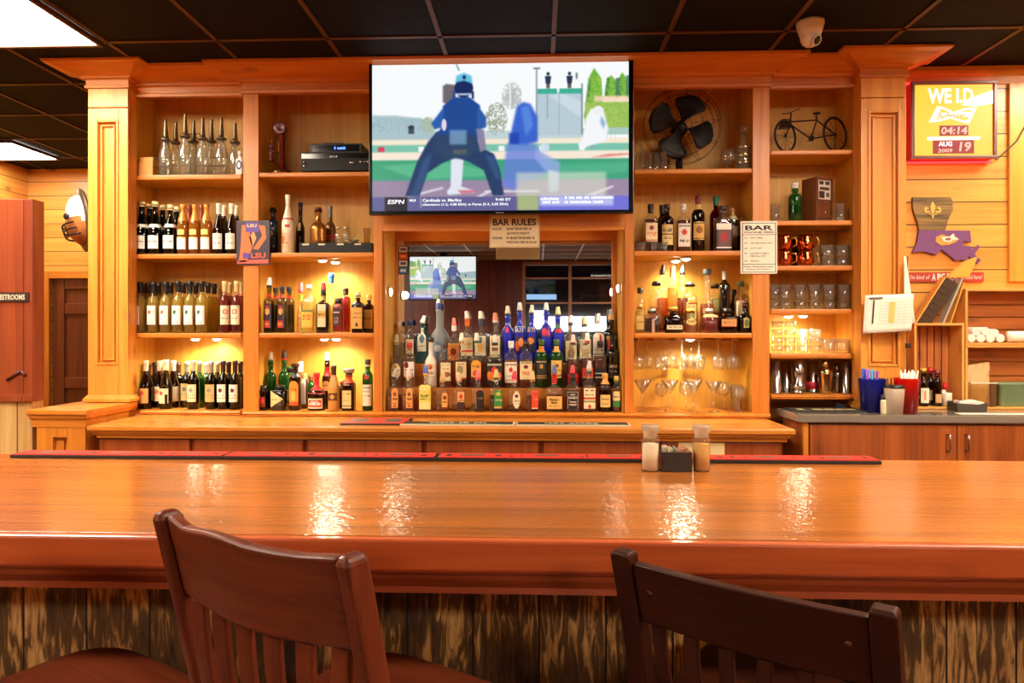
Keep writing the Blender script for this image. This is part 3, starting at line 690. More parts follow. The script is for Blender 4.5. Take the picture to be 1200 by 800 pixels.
    for q in range(len(L)-1):
        for k in range(N): mb.face([L[q][k], L[q][(k+1) % N], L[q+1][(k+1) % N], L[q+1][k]], wx, True)
    mb.face(L[-1], wx); obj('seat', mb, t, True)
    for sgn in (-1, 1):
        mb = MB(); bar(mb, [((sgn*.2, .2, .002), .8), ((sgn*.17, .16, zs-.001), 1)], .038, .038, wz); o = obj('front_leg', mb, t, True); soften(o)
        mb = MB(); bar(mb, [((sgn*.21, -.21, .3), 1), ((sgn*.205, -.208, .332), 1)], .02, .0, wz) if 0 else mb.tube([(sgn*w/2*1.02, -.21, .33), (sgn*.187, .185, .33)], .011, wz, 10); obj('side_stretcher', mb, t, True)
    mb = MB(); mb.tube([(-.19, .188, .25), (.19, .188, .25)], .013, wx, 10); obj('foot_rest', mb, t, True)
    mb = MB(); mb.tube([(-w/2*1.02, -.213, .38), (w/2*1.02, -.213, .38)], .011, wx, 10); obj('rear_stretcher', mb, t, True)
    return t
stool('red-brown slatted bar stool with wavy worn top rail, in front of the bar', (195, 598), (411, 649), .42, 'red')
stool('red stool seat tucked under the bar at the lower left corner, its back cut off', (195, 598), (411, 649), .42, 'red', (-.62, .0))
stool('dark brown slatted bar stool with square posts on the right', (731, 648), (1037, 716), .42, 'dark')

# ------------------------------------------------------------------ televisions
SW, SH = 376, 214
def paint_screen():
    img = np.zeros((SH*2, SW*2, 3)); U0, V0, U1, V1 = 22, 55, 1150, 695
    yy, xx = np.mgrid[0:SH*2, 0:SW*2]; uu = U0+(xx+.5)/(SW*2)*(U1-U0); vv = V0+(yy+.5)/(SH*2)*(V1-V0)
    rng = np.random.RandomState(2)
    def noise(k):
        a = rng.rand(SH*2//k+2, SW*2//k+2); return np.kron(a, np.ones((k, k)))[:SH*2, :SW*2]
    def put(mask, c, a=1.0):
        m = (mask.astype(float)*a)[..., None]; img[:] = img*(1-m)+np.array(c, float)*m
    def poly(P, c, a=1.0, blur=0):
        ins = np.zeros(uu.shape, bool); n = len(P)
        for i in range(n):
            x0, y0 = P[i]; x1, y1 = P[(i+1) % n]
            if y0 == y1: continue
            k = ((y0 > vv) != (y1 > vv)) & (uu < (x1-x0)*(vv-y0)/(y1-y0)+x0); ins ^= k
        f = ins.astype(float)
        for _ in range(blur):
            for ax in (0, 1): f = (np.roll(f, 2, ax)+np.roll(f, -2, ax)+f*2)/4
        put(f, c, a)
    def rect(a, b, c_, d, col, al=1.0, blur=0): poly([(a, b), (c_, b), (c_, d), (a, d)], col, al, blur)
    def ell(cx, cy, rx, ry, c, a=1.0): put(((uu-cx)/rx)**2+((vv-cy)/ry)**2 < 1, c, a)
    put(np.ones(uu.shape), (248, 251, 252))
    poly([(22, 278), (130, 280), (300, 302), (300, 390), (22, 390)], (172, 196, 204), 1, 2)
    put((noise(5) > .6) & (vv > 290) & (vv < 385) & (uu < 300), (150, 178, 190), .6)
    for cx, cy, rx, ry, c in ((270, 325, 28, 40, (176, 184, 150)), (572, 300, 48, 72, (150, 160, 138)), (640, 200, 44, 60, (184, 190, 186))):
        put((((uu-cx)/rx)**2+((vv-cy)/ry)**2 < 1) & (noise(4) > .35), c, .85)
    poly([(636, 140), (690, 240), (590, 240)], (170, 178, 176), .5, 2)
    rect(22, 350, 960, 396, (176, 200, 204), .7, 1)
    for k in range(60): rect(30+k*18, 350, 32+k*18, 392, (150, 172, 178), .5)
    rect(752, 185, 948, 372, (184, 204, 214)); poly([(800, 200), (860, 190), (945, 230), (945, 300)], (206, 222, 230), .8, 2)
    rect(745, 85, 752, 372, (150, 165, 170)); rect(945, 150, 951, 372, (110, 130, 130)); rect(846, 190, 849, 370, (150, 172, 180)); rect(795, 195, 798, 300, (120, 140, 150))
    rect(752, 172, 838, 194, (64, 176, 152)); rect(848, 172, 945, 194, (64, 176, 152)); rect(735, 80, 765, 86, (90, 100, 105))
    for cx in (799, 893): ell(cx, 108, 7, 8, (40, 50, 70)); poly([(cx-14, 118), (cx+14, 118), (cx+10, 150), (cx-10, 150)], (40, 56, 84)); rect(cx-8, 150, cx+8, 170, (90, 90, 90))
    ell(924, 118, 5, 16, (120, 140, 140))
    for P in ([(955, 300), (975, 130), (1000, 85), (1032, 130), (1042, 300)], [(1044, 210), (1055, 130), (1075, 118), (1095, 140), (1100, 210)], [(1104, 210), (1108, 130), (1122, 105), (1140, 130), (1145, 210)]):
        poly(P, (112, 180, 62)); poly([(P[0][0], P[0][1]), (P[1][0], P[1][1]), (P[1][0]+14, P[1][1]), (P[0][0]+16, P[0][1])], (64, 130, 60), .8)
    rect(1095, 130, 1108, 215, (50, 100, 80), .8); rect(1140, 120, 1150, 215, (60, 110, 90), .8)
    rect(960, 232, 1150, 342, (148, 190, 88)); put((noise(4) > .55) & (vv > 100) & (vv < 342) & (uu > 955) & (img[..., 1] > img[..., 2]+40), (190, 212, 100), .45)
    rect(1000, 206, 1150, 230, (246, 214, 182), .9, 2); rect(950, 342, 1150, 372, (150, 190, 176), .8)
    rect(22, 385, 1150, 412, (246, 232, 208), 1, 1); rect(22, 408, 1150, 442, (122, 196, 172), 1, 1); rect(22, 440, 1150, 476, (248, 232, 214), 1, 1)
    rect(22, 474, 1150, 570, (62, 164, 126), 1, 1); poly([(60, 500), (330, 478), (540, 520), (540, 545), (220, 560)], (104, 196, 150), .7, 4); poly([(840, 500), (1150, 490), (1150, 530), (860, 560)], (90, 186, 148), .6, 4)
    rect(22, 562, 1150, 640, (152, 134, 162), 1, 2); put((noise(3) > .6) & (vv > 566) & (vv < 636), (168, 150, 174), .5)
    for P in ([(160, 632), (330, 592), (345, 596), (190, 636)], [(480, 634), (560, 600), (566, 606), (500, 636)], [(520, 608), (760, 606), (760, 616), (520, 616)], [(960, 632), (1080, 590), (1086, 596), (990, 636)]): poly(P, (236, 232, 240), .9, 1)
    poly([(980, 470), (1060, 455), (1150, 452), (1150, 458), (1060, 466)], (220, 110, 100), .8, 1)
    rect(630, 50, 636, 400, (250, 250, 250))
    for x, w, c in ((48, 28, (220, 60, 90)), (228, 24, (250, 250, 250)), (582, 26, (250, 240, 250)), (760, 24, (245, 245, 250)), (935, 24, (245, 245, 250))): rect(x, 416, x+w, 438, c)
    ell(195, 332, 14, 10, (50, 60, 70)); rect(182, 338, 208, 360, (70, 80, 95))
    # pitcher in white
    for P in ([(985, 260), (1040, 262), (1062, 345), (1050, 400), (960, 425), (945, 405), (965, 300)],): poly(P, (244, 246, 250), 1, 2)
    ell(1018, 266, 22, 18, (238, 240, 244)); poly([(1030, 290), (1050, 320), (1042, 350), (1026, 320)], (120, 170, 220), .8, 2); ell(950, 415, 18, 18, (245, 245, 248)); ell(990, 425, 10, 8, (150, 170, 190))
    # batter, partly hidden
    poly([(335, 155), (350, 145), (388, 150), (392, 215), (370, 240), (336, 225)], (112, 104, 110), 1, 1)
    poly([(372, 466), (428, 466), (418, 590), (470, 606), (480, 616), (360, 626), (352, 612), (370, 590)], (226, 230, 242), 1, 1); poly([(400, 606), (480, 606), (486, 614), (420, 622)], (210, 110, 130), .9, 1)
    poly([(390, 55), (396, 55), (412, 88), (404, 90)], (120, 170, 180))
    # umpire
    poly([(310, 350), (475, 350), (500, 420), (562, 450), (588, 520), (606, 628), (556, 630), (516, 520), (450, 482), (392, 464), (330, 490), (268, 530), (232, 630), (168, 630), (222, 480), (270, 395)], (36, 62, 104), 1, 1)
    poly([(250, 470), (290, 440), (262, 540), (226, 630), (196, 630)], (56, 92, 140), .7, 3); poly([(520, 450), (566, 462), (592, 560), (570, 560)], (60, 96, 146), .6, 3)
    poly([(336, 240), (385, 203), (452, 203), (500, 240), (502, 345), (476, 440), (312, 440), (300, 380), (330, 330)], (28, 74, 148), 1, 1)
    poly([(300, 365), (476, 365), (500, 430), (440, 466), (340, 470), (290, 430)], (44, 70, 104), 1, 3)
    poly([(342, 242), (284, 316), (300, 342), (334, 332)], (38, 96, 176), 1, 1); poly([(488, 238), (528, 292), (526, 336), (486, 346)], (42, 92, 168), 1, 1)
    poly([(482, 340), (516, 344), (528, 430), (500, 442)], (140, 132, 160), 1, 1); rect(366, 345, 440, 408, (128, 168, 200), .75, 3); rect(380, 430, 440, 450, (120, 120, 90), .6, 3)
    ell(341, 322, 11, 26, (230, 214, 228)); ell(428, 165, 42, 40, (22, 42, 96)); poly([(390, 140), (396, 110), (430, 98), (462, 112), (468, 146), (430, 132)], (104, 194, 226), 1, 1); ell(430, 118, 8, 9, (24, 50, 100))
    rect(384, 186, 470, 196, (190, 200, 224), .9); poly([(378, 180), (390, 170), (392, 205), (376, 210)], (60, 80, 130)); poly([(462, 175), (474, 180), (474, 212), (464, 212)], (40, 60, 110))
    # catcher
    poly([(622, 402), (742, 410), (806, 520), (760, 560), (690, 566), (650, 610), (598, 590), (608, 480)], (104, 128, 220), .8, 5)
    poly([(662, 246), (690, 228), (722, 236), (752, 292), (754, 400), (700, 412), (632, 408), (640, 340)], (48, 92, 204), .95, 4); poly([(680, 250), (715, 240), (735, 330), (700, 380)], (92, 150, 228), .7, 5)
    rect(628, 360, 672, 408, (26, 66, 178), .9, 3); poly([(745, 430), (852, 490), (846, 600), (822, 620), (794, 610), (800, 540), (740, 470)], (150, 170, 226), .85, 4); ell(785, 425, 20, 22, (210, 222, 240), .9)
    poly([(800, 520), (846, 530), (844, 610), (806, 618)], (206, 218, 240), .8, 3)
    rect(660, 532, 1052, 640, (222, 224, 206), .62, 5); rect(22, 634, 1150, 700, (98, 96, 148)); rect(664, 630, 758, 700, (176, 192, 128), .9, 4)
    rect(78, 634, 178, 700, (40, 38, 52)); rect(758, 634, 1150, 700, (112, 112, 214)); rect(762, 634, 1084, 676, (196, 204, 244), .85, 4); rect(236, 640, 239, 680, (225, 225, 235))
    return img.reshape(SH, 2, SW, 2, 3).mean((1, 3))
IMG = paint_screen()
def screen_mat():
    m, nt, b = base_mat('screen_picture'); a = nt.nodes.new('ShaderNodeAttribute'); a.attribute_name = 'picture'
    b.inputs['Base Color'].default_value = (.01, .01, .01, 1); b.inputs['Roughness'].default_value = .25
    nt.links.new(a.outputs['Color'], b.inputs['Emission Color']); b.inputs['Emission Strength'].default_value = 1.0
    return m
SCREENM = screen_mat(); SCR_T = glow((250, 250, 252), 1.1)
def television(name, label, x0, x1, z0, z1, y, scr, face=-1, mount=None):
    """x0..x1 as seen on its own front; face -1 looks towards -y"""
    cx = (x0+x1)/2; t = thing(name, label, 'television', (cx, y, z0), 0 if face < 0 else PI)
    w, h = x1-x0, z1-z0; wl = w/2
    l, r, bt, tp = scr
    mb = MB(); g = flat((10, 10, 12), .2)
    mb.box(-wl, wl, .012, .045, .0, h, flat((16, 16, 18), .4), .006); obj('back_shell', mb, t, True)
    mb = MB()
    for q in ((-wl, wl, 0, bt), (-wl, wl, h-tp, h), (-wl, -wl+l, bt+.0002, h-tp-.0002), (wl-r, wl, bt+.0002, h-tp-.0002)): mb.box(q[0], q[1], -.004, .0115, q[2], q[3], g, .002)
    obj('bezel', mb, t, True)
    me = bpy.data.meshes.new('screen'); sw, sh = w-l-r, h-bt-tp
    ii, jj = np.meshgrid(np.arange(SW+1), np.arange(SH+1)); vx = -wl+l+ii/SW*sw; vz = h-tp-jj/SH*sh
    co = np.stack([vx, np.full(vx.shape, .006), vz], -1).reshape(-1, 3)
    idx = (jj[:-1, :-1]*(SW+1)+ii[:-1, :-1]).reshape(-1); fs = np.stack([idx, idx+SW+1, idx+SW+2, idx+1], -1)
    me.from_pydata(co.tolist(), [], fs.tolist())
    pad = np.pad(IMG, ((0, 1), (0, 1), (0, 0)), 'edge'); sm = (pad+np.roll(pad, 1, 0)+np.roll(pad, 1, 1)+np.roll(np.roll(pad, 1, 0), 1, 1))/4
    sm[0] = pad[0]; sm[:, 0] = pad[:, 0]; c = sm/255.0; c = np.where(c <= .04045, c/12.92, ((c+.055)/1.055)**2.4)
    at = me.color_attributes.new('picture', 'FLOAT_COLOR', 'POINT'); at.data.foreach_set('color', np.concatenate([c, np.ones(c.shape[:2]+(1,))], -1).astype(np.float32).reshape(-1))
    me.materials.append(SCREENM); s = obj('screen', me, t, True)
    mb = MB(); fn = lambda u, v: Vector((-wl+l+(u-22)/1128*sw, .0045, h-tp-(v-55)/640*sh)); fz = lambda a, b_: fn(a, b_)
    k = sw/1128
    def tx(st, uc, vc, hh, ww, bold=False, sl=0): add_text(mb, st, uc, -vc, hh, SCR_T, lambda a, b_: fn(a, -b_), ww, bold, sl)
    tx('ESPN', 128, 654, 19, 72, True, .2); tx('MLB', 202, 648, 11, 28, True); tx('Cardinals vs. Marlins', 332, 648, 14, 172, True); tx('9:40 ET', 602, 647, 12, 68, True)
    tx('Liberatore (1-2, 4.08 ERA) vs Perez (5-3, 3.05 ERA)', 435, 668, 14, 378, True); ff = lambda a, b_: fn(a, -b_); add_marks(mb, 978, -641, 12, 212, SCR_T, ff, 2); add_marks(mb, 955, -660, 12, 168, SCR_T, ff, 3); add_marks(mb, 808, -645, 12, 84, SCR_T, ff, 4); add_marks(mb, 812, -660, 12, 76, SCR_T, ff, 5)
    obj('caption_lettering', mb, s, True, recalc=False)
    if mount:
        mb = MB(); mb.box(-.2, .2, .046, mount, h*.35, h*.7, flat((24, 24, 24), .5)); obj('wall_bracket', mb, t, True)
    return t
ty = 3.86
o0, o1 = atY(432.6, 69.5, ty), atY(742.2, 249.5, ty); s0, s1 = atY(436, 74.5, ty), atY(736.8, 245.5, ty)
tv = television('television', 'big flat television above the mirror showing a baseball umpire', o0.x, o1.x, o1.z, o0.z-.001, ty, (s0.x-o0.x, o1.x-s1.x, s1.z-o1.z, o0.z-s0.z), -1, .118)
mb = MB(); add_marks(mb, 0, .006, .006, .05, flat((190, 190, 190), .4), lambda x, z: Vector((x, -.0046, z))); obj('maker_lettering', mb, tv, True, recalc=False)
def VX(px): return X(px, 2*4.29-NY)    # a point seen in the mirror on the far wall
def VZ(py): return Zy(py, 2*4.29-NY)
YT = -2.6; K_ = 2*4.29-YT
tvx0, tvx1 = X(479, K_), X(559, K_)
television('wall_mounted_television', 'television on the dining room wall seen in the mirror', tvx0, tvx1, Zy(352, K_), Zy(299, K_), YT, (.02, .02, .03, .02), 1, .10)
mb = MB(); xm_ = (tvx0+tvx1)/2; mb.box(xm_-.05, xm_+.05, YT-.2, YT-.101, Zy(340, K_), CEILD-.007, flat((24, 24, 24), .5)); struct('trim_9', mb)

# ------------------------------------------------------------------ dining room end, seen in the mirror
REDPANEL = wood('red_panelling', (112, 44, 34), (64, 22, 18), 'z', rough=.45, coat=.1, knots=.1, board=.14, board_axis='x', groove=.004)
wx0, wx1, wz1, wz0 = VX(612), VX(612)+1.66*1.5, VZ(307), .75
mb = MB(); mb.box(LX-.1, wx0, NY-.1, NY, 0, CEIL, REDPANEL); mb.box(wx1, RX+.1, NY-.1, NY, 0, CEIL, REDPANEL); mb.box(wx0, wx1, NY-.1, NY, wz1, CEIL, REDPANEL); mb.box(wx0, wx1, NY-.1, NY, 0, wz0, REDPANEL); struct('wall_front', mb)
mb = MB(); FR = flat((150, 110, 84), .5)
xm = VX(668)
for q in ((wx0, wx0+.06, wz0, wz1), (wx1-.06, wx1, wz0, wz1), (xm-.03, xm+.03, wz0, wz1), (wx0+.061, xm-.031, wz1-.06, wz1), (xm+.031, wx1-.061, wz1-.06, wz1), (wx0+.061, xm-.031, wz0, wz0+.06), (xm+.031, wx1-.061, wz0, wz0+.06)): mb.box(q[0], q[1], NY-.06, NY+.02, q[2], q[3], FR)
for py in (326, 355):
    z = VZ(py); mb.box(wx0+.061, xm-.031, NY-.05, NY+.0, z-.015, z+.015, FR); mb.box(xm+.031, wx1-.061, NY-.05, NY+.0, z-.015, z+.015, FR)
struct('window_1', mb)
mb = MB(); mb.box(wx0+.01, wx1-.01, NY-.072, NY-.066, wz0+.01, wz1-.01, thin_glass((214, 214, 218), (150, 150, 154), .7, .02, 0)); struct('window_2', mb)
mb = MB(); mb.box(-8, 8, NY-3.2, NY-3.1, -.1, 4.5, flat((70, 70, 72), .9)); struct('wall_street', mb)
for a, b_, c, d, s, lab in ((622, 640, 364, 385, 14, 'small white outdoor light seen through the mirrored window'), (640, 712, 371, 388, 14, 'long white outdoor light strip seen through the mirrored window')):
    yv = NY-3.0; k = (2*4.29-yv); x0, x1, z0, z1 = X(a, k), X(b_, k), Zy(d, k), Zy(c, k)  # glowing boxes standing in for the bright white lights outside
    mb = MB(); mb.box(x0, x1, yv-.09, yv-.03, z0, z1, glow((250, 250, 245), s), .02); tag(obj('outdoor_light', mb), lab, 'outdoor light')
yv = NY+.0; mb = MB(); mb.box(VX(617), VX(652), NY+.025, NY+.05, VZ(351), VZ(345), glow((150, 190, 235), 1.2)); tag(obj('lit_window_sign', mb), 'pale blue lit strip sign in the mirrored window', 'sign')
# ------------------------------------------------------------------ bottles
PROF = {   # p exponent, shoulder height, neck start, depth factor, shoulder roundness
    'wine': (2, .60, .74, 1, 1), 'burgundy': (2, .46, .78, 1, .6), 'sparkling': (2, .46, .80, 1, .7), 'round': (2, .66, .78, 1, 1), 'long': (2, .52, .66, 1, .9),
    'square': (7, .68, .78, 1, 1), 'oblong': (6, .68, .78, .62, 1), 'cone': (2, .52, .80, 1, .45), 'squat': (5, .62, .72, .85, 1.2), 'jar': (7, .80, .86, 1, 1.2), 'globe': (2, .40, .62, .8, 1.1), 'triangle': (6, .12, .80, .6, .3), 'tall': (3, .74, .84, 1, 1)}
_BM = {}
REG = []; BAY = None
def settle():
    """nudge bottles apart so that none touches another or its bay's sides"""
    for _ in range(60):
        for i, (o, r, sy, bay) in enumerate(REG):
            for p, r2, sy2, bay2 in REG[i+1:]:
                if bay2 is not bay: continue
                dx, dy = p.location.x-o.location.x, p.location.y-o.location.y; m = r+r2+.0012; my = r*sy+r2*sy2+.0012
                q = math.hypot(dx/m, dy/my)
                if q >= 1: continue
                k = (1-q)/2*1.02
                if abs(dx)/m > .25 or abs(dy) < 1e-4:
                    s_ = 1 if dx >= 0 else -1; e = k*m/max(.35, abs(dx)/m if q < 1e-6 else abs(dx)/m/q); e = min(e, .006); o.location.x -= s_*e; p.location.x += s_*e
                if abs(dy)/my > .2: s_ = 1 if dy >= 0 else -1; e = min(k*my, .005); o.location.y -= s_*e; p.location.y += s_*e
        for o, r, sy, bay in REG:
            if bay is None: continue
            o.location.x = min(max(o.location.x, bay[0]+r), bay[1]-r); o.location.y = min(max(o.location.y, bay[2]+r*sy), bay[3]-r*sy)
def bottle_profile(kind, h, r, rn):
    p, zs, zn, sy, rd = PROF[kind]; zs *= h; zn *= h; d = zn-zs; out = []
    out += [(0, r*.9, p), (.004, r, p)]
    if kind == 'globe': out += [(h*.1, r*1.0, p), (h*.2, r*.98, p)]
    out += [(zs, r, p)]
    for f in (.2, .4, .6, .8):
        k = math.cos(f*PI/2)**.8 if rd > .9 else (1-f)
        out.append((zs+d*f, rn+(r-rn)*k*(1 if rd > .9 else 1), p+(2-p)*f))
    out += [(zn, rn, 2), (h-.022, rn, 2), (h-.02, rn*1.14, 2), (h, rn*1.14, 2)]
    return out, sy
def radius_at(prof, z):
    for (z0, r0, p0), (z1, r1, p1) in zip(prof, prof[1:]):
        if z0 <= z <= z1: f = (z-z0)/max(z1-z0, 1e-6); return r0+(r1-r0)*f, p0+(p1-p0)*f
    return prof[-1][1], 2
def surf(prof, sy, ang, z, off):
    r, p = radius_at(prof, z); ca, sa = math.cos(ang), math.sin(ang); k = 1 if abs(p-2) < .01 else 1/((abs(ca)**p+abs(sa)**p)**(1/p))
    return Vector(((r*k+off)*ca, (r*k*sy+off)*sa, z))
def arc_map(prof, sy, zm, rot):
    """angle as a function of arc length x round the surface at height zm, x=0 facing -y turned by rot"""
    A = np.linspace(-PI, 0, 181)-0; pts = [surf(prof, sy, a, zm, 0) for a in A]; L = [0]
    for a, b_ in zip(pts, pts[1:]): L.append(L[-1]+(b_-a).length)
    L = np.array(L); L -= np.interp(-PI/2, A, L)
    return lambda x: float(np.interp(x, L, A))+rot
def cached(key, fn):
    if key not in _BM: _BM[key] = fn()
    return _BM[key]
def clip(o, M=None): return o
def bottle(name, label, cat, loc, kind, h, r, glass, rn=.0135, liquid=None, fill=.6, lab=None, cap=None, pour=None, rot=0.0, group=None, neck=None, words=None):
    """lab: (z0, z1, half width in m, base colour, [ops], turn) ; ops: ('b',v0,v1,c) band ('r',u0,v0,u1,v1,c) ('c',u,v,ru,rv,c) ('t',v0,v1,c) broken line like printed words
       cap: (colour, length, radius factor) ; pour: (collar colour, cap colour, tilt)"""
    prof, sy = bottle_profile(kind, h, r, rn)
    def body():
        mb = MB(); n = 24 if PROF[kind][0] != 2 else 18; mb.lathe([(0, 0)]+prof+[(h, 0)] if not pour and not cap else [(0, 0)]+prof+[(h, 0)], glass, n, sx=1, sy=sy); return mb.mesh(name)
    o = obj(name, cached(('b', kind, h, r, rn, id(glass), bool(pour)), body), local=True); o.location = loc
    tag(o, label, cat, group)
    if liquid:
        def lq():
            mb = MB(); q = [(z, rr-.0025, p) for z, rr, p in prof if .004 < z < fill*h]; rl, pl = radius_at(prof, fill*h)
            mb.lathe([(.006, 0), (.006, prof[1][1]-.003, prof[1][2])]+q+[(fill*h, max(.004, rl-.0025), pl), (fill*h, 0)], liquid, 24 if PROF[kind][0] != 2 else 18, sy=sy); return mb.mesh('liquid')
        obj('liquid', cached(('l', kind, h, r, rn, fill, id(liquid)), lq), o, True)
    labs = [] if not lab else (lab if isinstance(lab, list) else [lab])
    for li, lb in enumerate(labs):
        z0, z1, hw, base, ops = lb[:5]; turn = lb[5] if len(lb) > 5 else 0.0; shape = lb[6] if len(lb) > 6 else None
        def lm():
            mb = MB(); am = arc_map(prof, sy, (z0+z1)/2, 0); nx, nz = 16, 20; x0 = turn*r
            g = [[mb.bm.verts.new(surf(prof, sy, am(x0-hw+2*hw*i/nx), z0+(z1-z0)*j/nz, .0008)) for i in range(nx+1)] for j in range(nz+1)]
            rr = random.Random(int(z0*1e5)+len(ops))
            broken = {}
            for j in range(nz):
                for i in range(nx):
                    u, v = (i+.5)/nx, (j+.5)/nz; c = base
                    if shape == 'oval' and ((u-.5)/.5)**2+((v-.5)/.5)**2 > 1.02: continue
                    if shape == 'arch' and v > .72 and ((u-.5)/.5)**2+((v-.72)/.28)**2 > 1.05: continue
                    if shape == 'kite' and abs(u-.0)*1+abs(v-.5)*2 > 1.05 and u > .1: continue
                    for op in ops:
                        if op[0] == 'b' and op[1] <= v <= op[2]: c = op[3]
                        elif op[0] == 'r' and op[1] <= u <= op[3] and op[2] <= v <= op[4]: c = op[5]
                        elif op[0] == 'c' and ((u-op[1])/op[3])**2+((v-op[2])/op[4])**2 <= 1: c = op[5]
                        elif op[0] == 't' and op[1] <= v <= op[2] and .1 < u < .9 and rr.random() < .62: c = op[3]
                    mb.face([g[j][i], g[j][i+1], g[j+1][i+1], g[j+1][i]], flat(c, .55), True)
            for v in list(mb.bm.verts):
                if not v.link_faces: mb.bm.verts.remove(v)
            return mb.mesh('label', False)
        l = obj('label', cached(('lab', kind, h, r, rn, repr(lb)), lm), o, True)
        if words and li == 0:
            def wm():
                mb = MB(); am = arc_map(prof, sy, (z0+z1)/2, 0); x0 = turn*r
                for st, v, hh, ww, c in words:
                    add_text(mb, st, x0, z0+(z1-z0)*v, hh*(z1-z0), flat(c, .5), lambda a, b_: surf(prof, sy, am(a), b_, .0014), ww*2*hw, True)
                return mb.mesh('lettering', False)
            obj('lettering', cached(('w', kind, h, r, rn, repr(lb), repr(words)), wm), l, True)
    if neck:
        c, z0, z1 = neck
        def nk():
            mb = MB(); zz = [z0+(z1-z0)*k/4 for k in range(5)]; mb.lathe([(z, radius_at(prof, z)[0]+.0009, radius_at(prof, z)[1]) for z in zz], flat(c, .45), 18, sy=sy); return mb.mesh('neck_band', True)
        obj('neck_band', cached(('n', kind, h, r, rn, neck), nk), o, True)
    if cap:
        c, ln, rf = cap[:3]; met = cap[3] if len(cap) > 3 else 0
        def cm():
            mb = MB(); R = rn*rf; zt = h+.003
            zb = h-ln; rb = max(R, radius_at(prof, max(zb, 0))[0]+.0012) if rf < 1.6 else R
            if rf >= 1.6: zb = max(h-.002, zt-.02)
            if rf >= 1.6: mb.lathe([(h+.0005, 0), (h+.0005, R*.92), (h+.004, R), (h+ln-.003, R), (h+ln, R*.94), (h+ln, 0)], flat(c, .4, met), 18)
            else: mb.lathe([(zb, rb), (zb+ln*.5, max(R, radius_at(prof, zb+ln*.5)[0]+.0012)), (h-.024, max(R, rn+.0012)), (h-.019, rn*1.14+.0015), (zt-.001, rn*1.14+.0015), (zt, rn), (zt, 0)], flat(c, .4, met), 18)
            return mb.mesh('cap')
        obj('cap', cached(('c', kind, h, r, rn, cap), cm), o, True)
    if pour:
        cc, pc, tilt = pour
        def pm():
            mb = MB(); mb.lathe([(h+.0005, 0), (h+.0005, .0155), (h+.012, .0155), (h+.014, .012), (h+.014, 0)], flat(cc, .4), 16); return mb.mesh('pourer_collar')
        obj('pourer_collar', cached(('p', h, cc), pm), o, True)
        def sm():
            mb = MB(); M = Matrix.Translation((0, 0, h+.014)) @ Matrix.Rotation(tilt, 4, 'Y')
            mb.lathe([(.0005, 0), (.0005, .0175), (.006, .0165), (.03, .0125), (.046, .0105), (.048, .009), (.048, 0)], flat(pc, .35, 0, .3), 16, M=M); return mb.mesh('pour_spout')
        obj('pour_spout', cached(('s', h, pc, round(tilt, 2)), sm), o, True)
    o.rotation_euler = (0, 0, rot)
    if BAY: REG.append((o, r*(1.07 if PROF[kind][0] > 4 else 1.0), sy, BAY))
    return o
def cap_h(o): return 0
ORD = 'first second third fourth fifth sixth seventh eighth ninth tenth eleventh twelfth thirteenth fourteenth fifteenth sixteenth seventeenth'.split()
def row(y, z, where, items, group, yf=None):
    """items: (px, top pixel of the bottle without pourer, description, dict)"""
    items = sorted(items, key=lambda q: q[0]); out = []
    for k, it in enumerate(items):
        px, py, desc, d = it[:4]; d = dict(d); yy = y+d.pop('dy', 0)
        P = atY(px, HZ, yy); h = d.pop('h', None) or max(.05, Zy(py, yy, px)-z)
        name = d.pop('name', 'liquor_bottle'); cat = d.pop('cat', 'bottle')
        out.append(bottle(name, desc+', '+ORD[k]+' from left, '+where, cat, (P.x, yy, z+.0005), h=h, group=group, **d))
    return out
G_DARK = thin_glass((40, 58, 26), (10, 18, 8), 1.2, .02, .06); G_GREEN = thin_glass((60, 160, 70), (14, 70, 28), 1.1, .02, .25); G_BROWN = thin_glass((100, 50, 20), (34, 14, 6), 1.1, .02, .1)
G_OLIVE = thin_glass((206, 196, 110), (120, 104, 40), 1.0); G_BLUE = flat((22, 46, 190), .08, 0, 1.0); G_BLACK = flat((18, 15, 13), .1, 0, .6)
G_TEAL = thin_glass((140, 206, 214), (90, 160, 176), 1.2, .02, .2); G_FROST = thin_glass((214, 220, 224), (190, 200, 206), .5, .4, .5); G_CLEAR = thin_glass((251, 250, 244), (220, 212, 192), 1.4)
L_AMBER = LIQ((222, 142, 58)); L_DARK = LIQ((172, 84, 30)); L_RED = LIQ((206, 60, 40)); L_STRAW = LIQ((244, 226, 132), .45); L_ROSE = LIQ((206, 64, 50)); L_GOLD = LIQ((240, 190, 84), .4); L_CLEAR = LIQ((246, 244, 236), .1); L_BLACK = LIQ((104, 46, 20)); L_RASP = LIQ((200, 70, 60))
CREAM = (238, 222, 180); PAPER = (244, 236, 214); INK = (58, 40, 28); ORNG = (224, 116, 32); REDC = (196, 40, 30); GRN = (38, 110, 70); GOLD = (206, 156, 70); TAN = (210, 160, 90); BLK = (26, 22, 20); WHT = (244, 240, 230); PNK = (226, 70, 80); NAVY = (34, 44, 96)
T3 = [('t', .62, .68, INK), ('t', .2, .25, INK)]

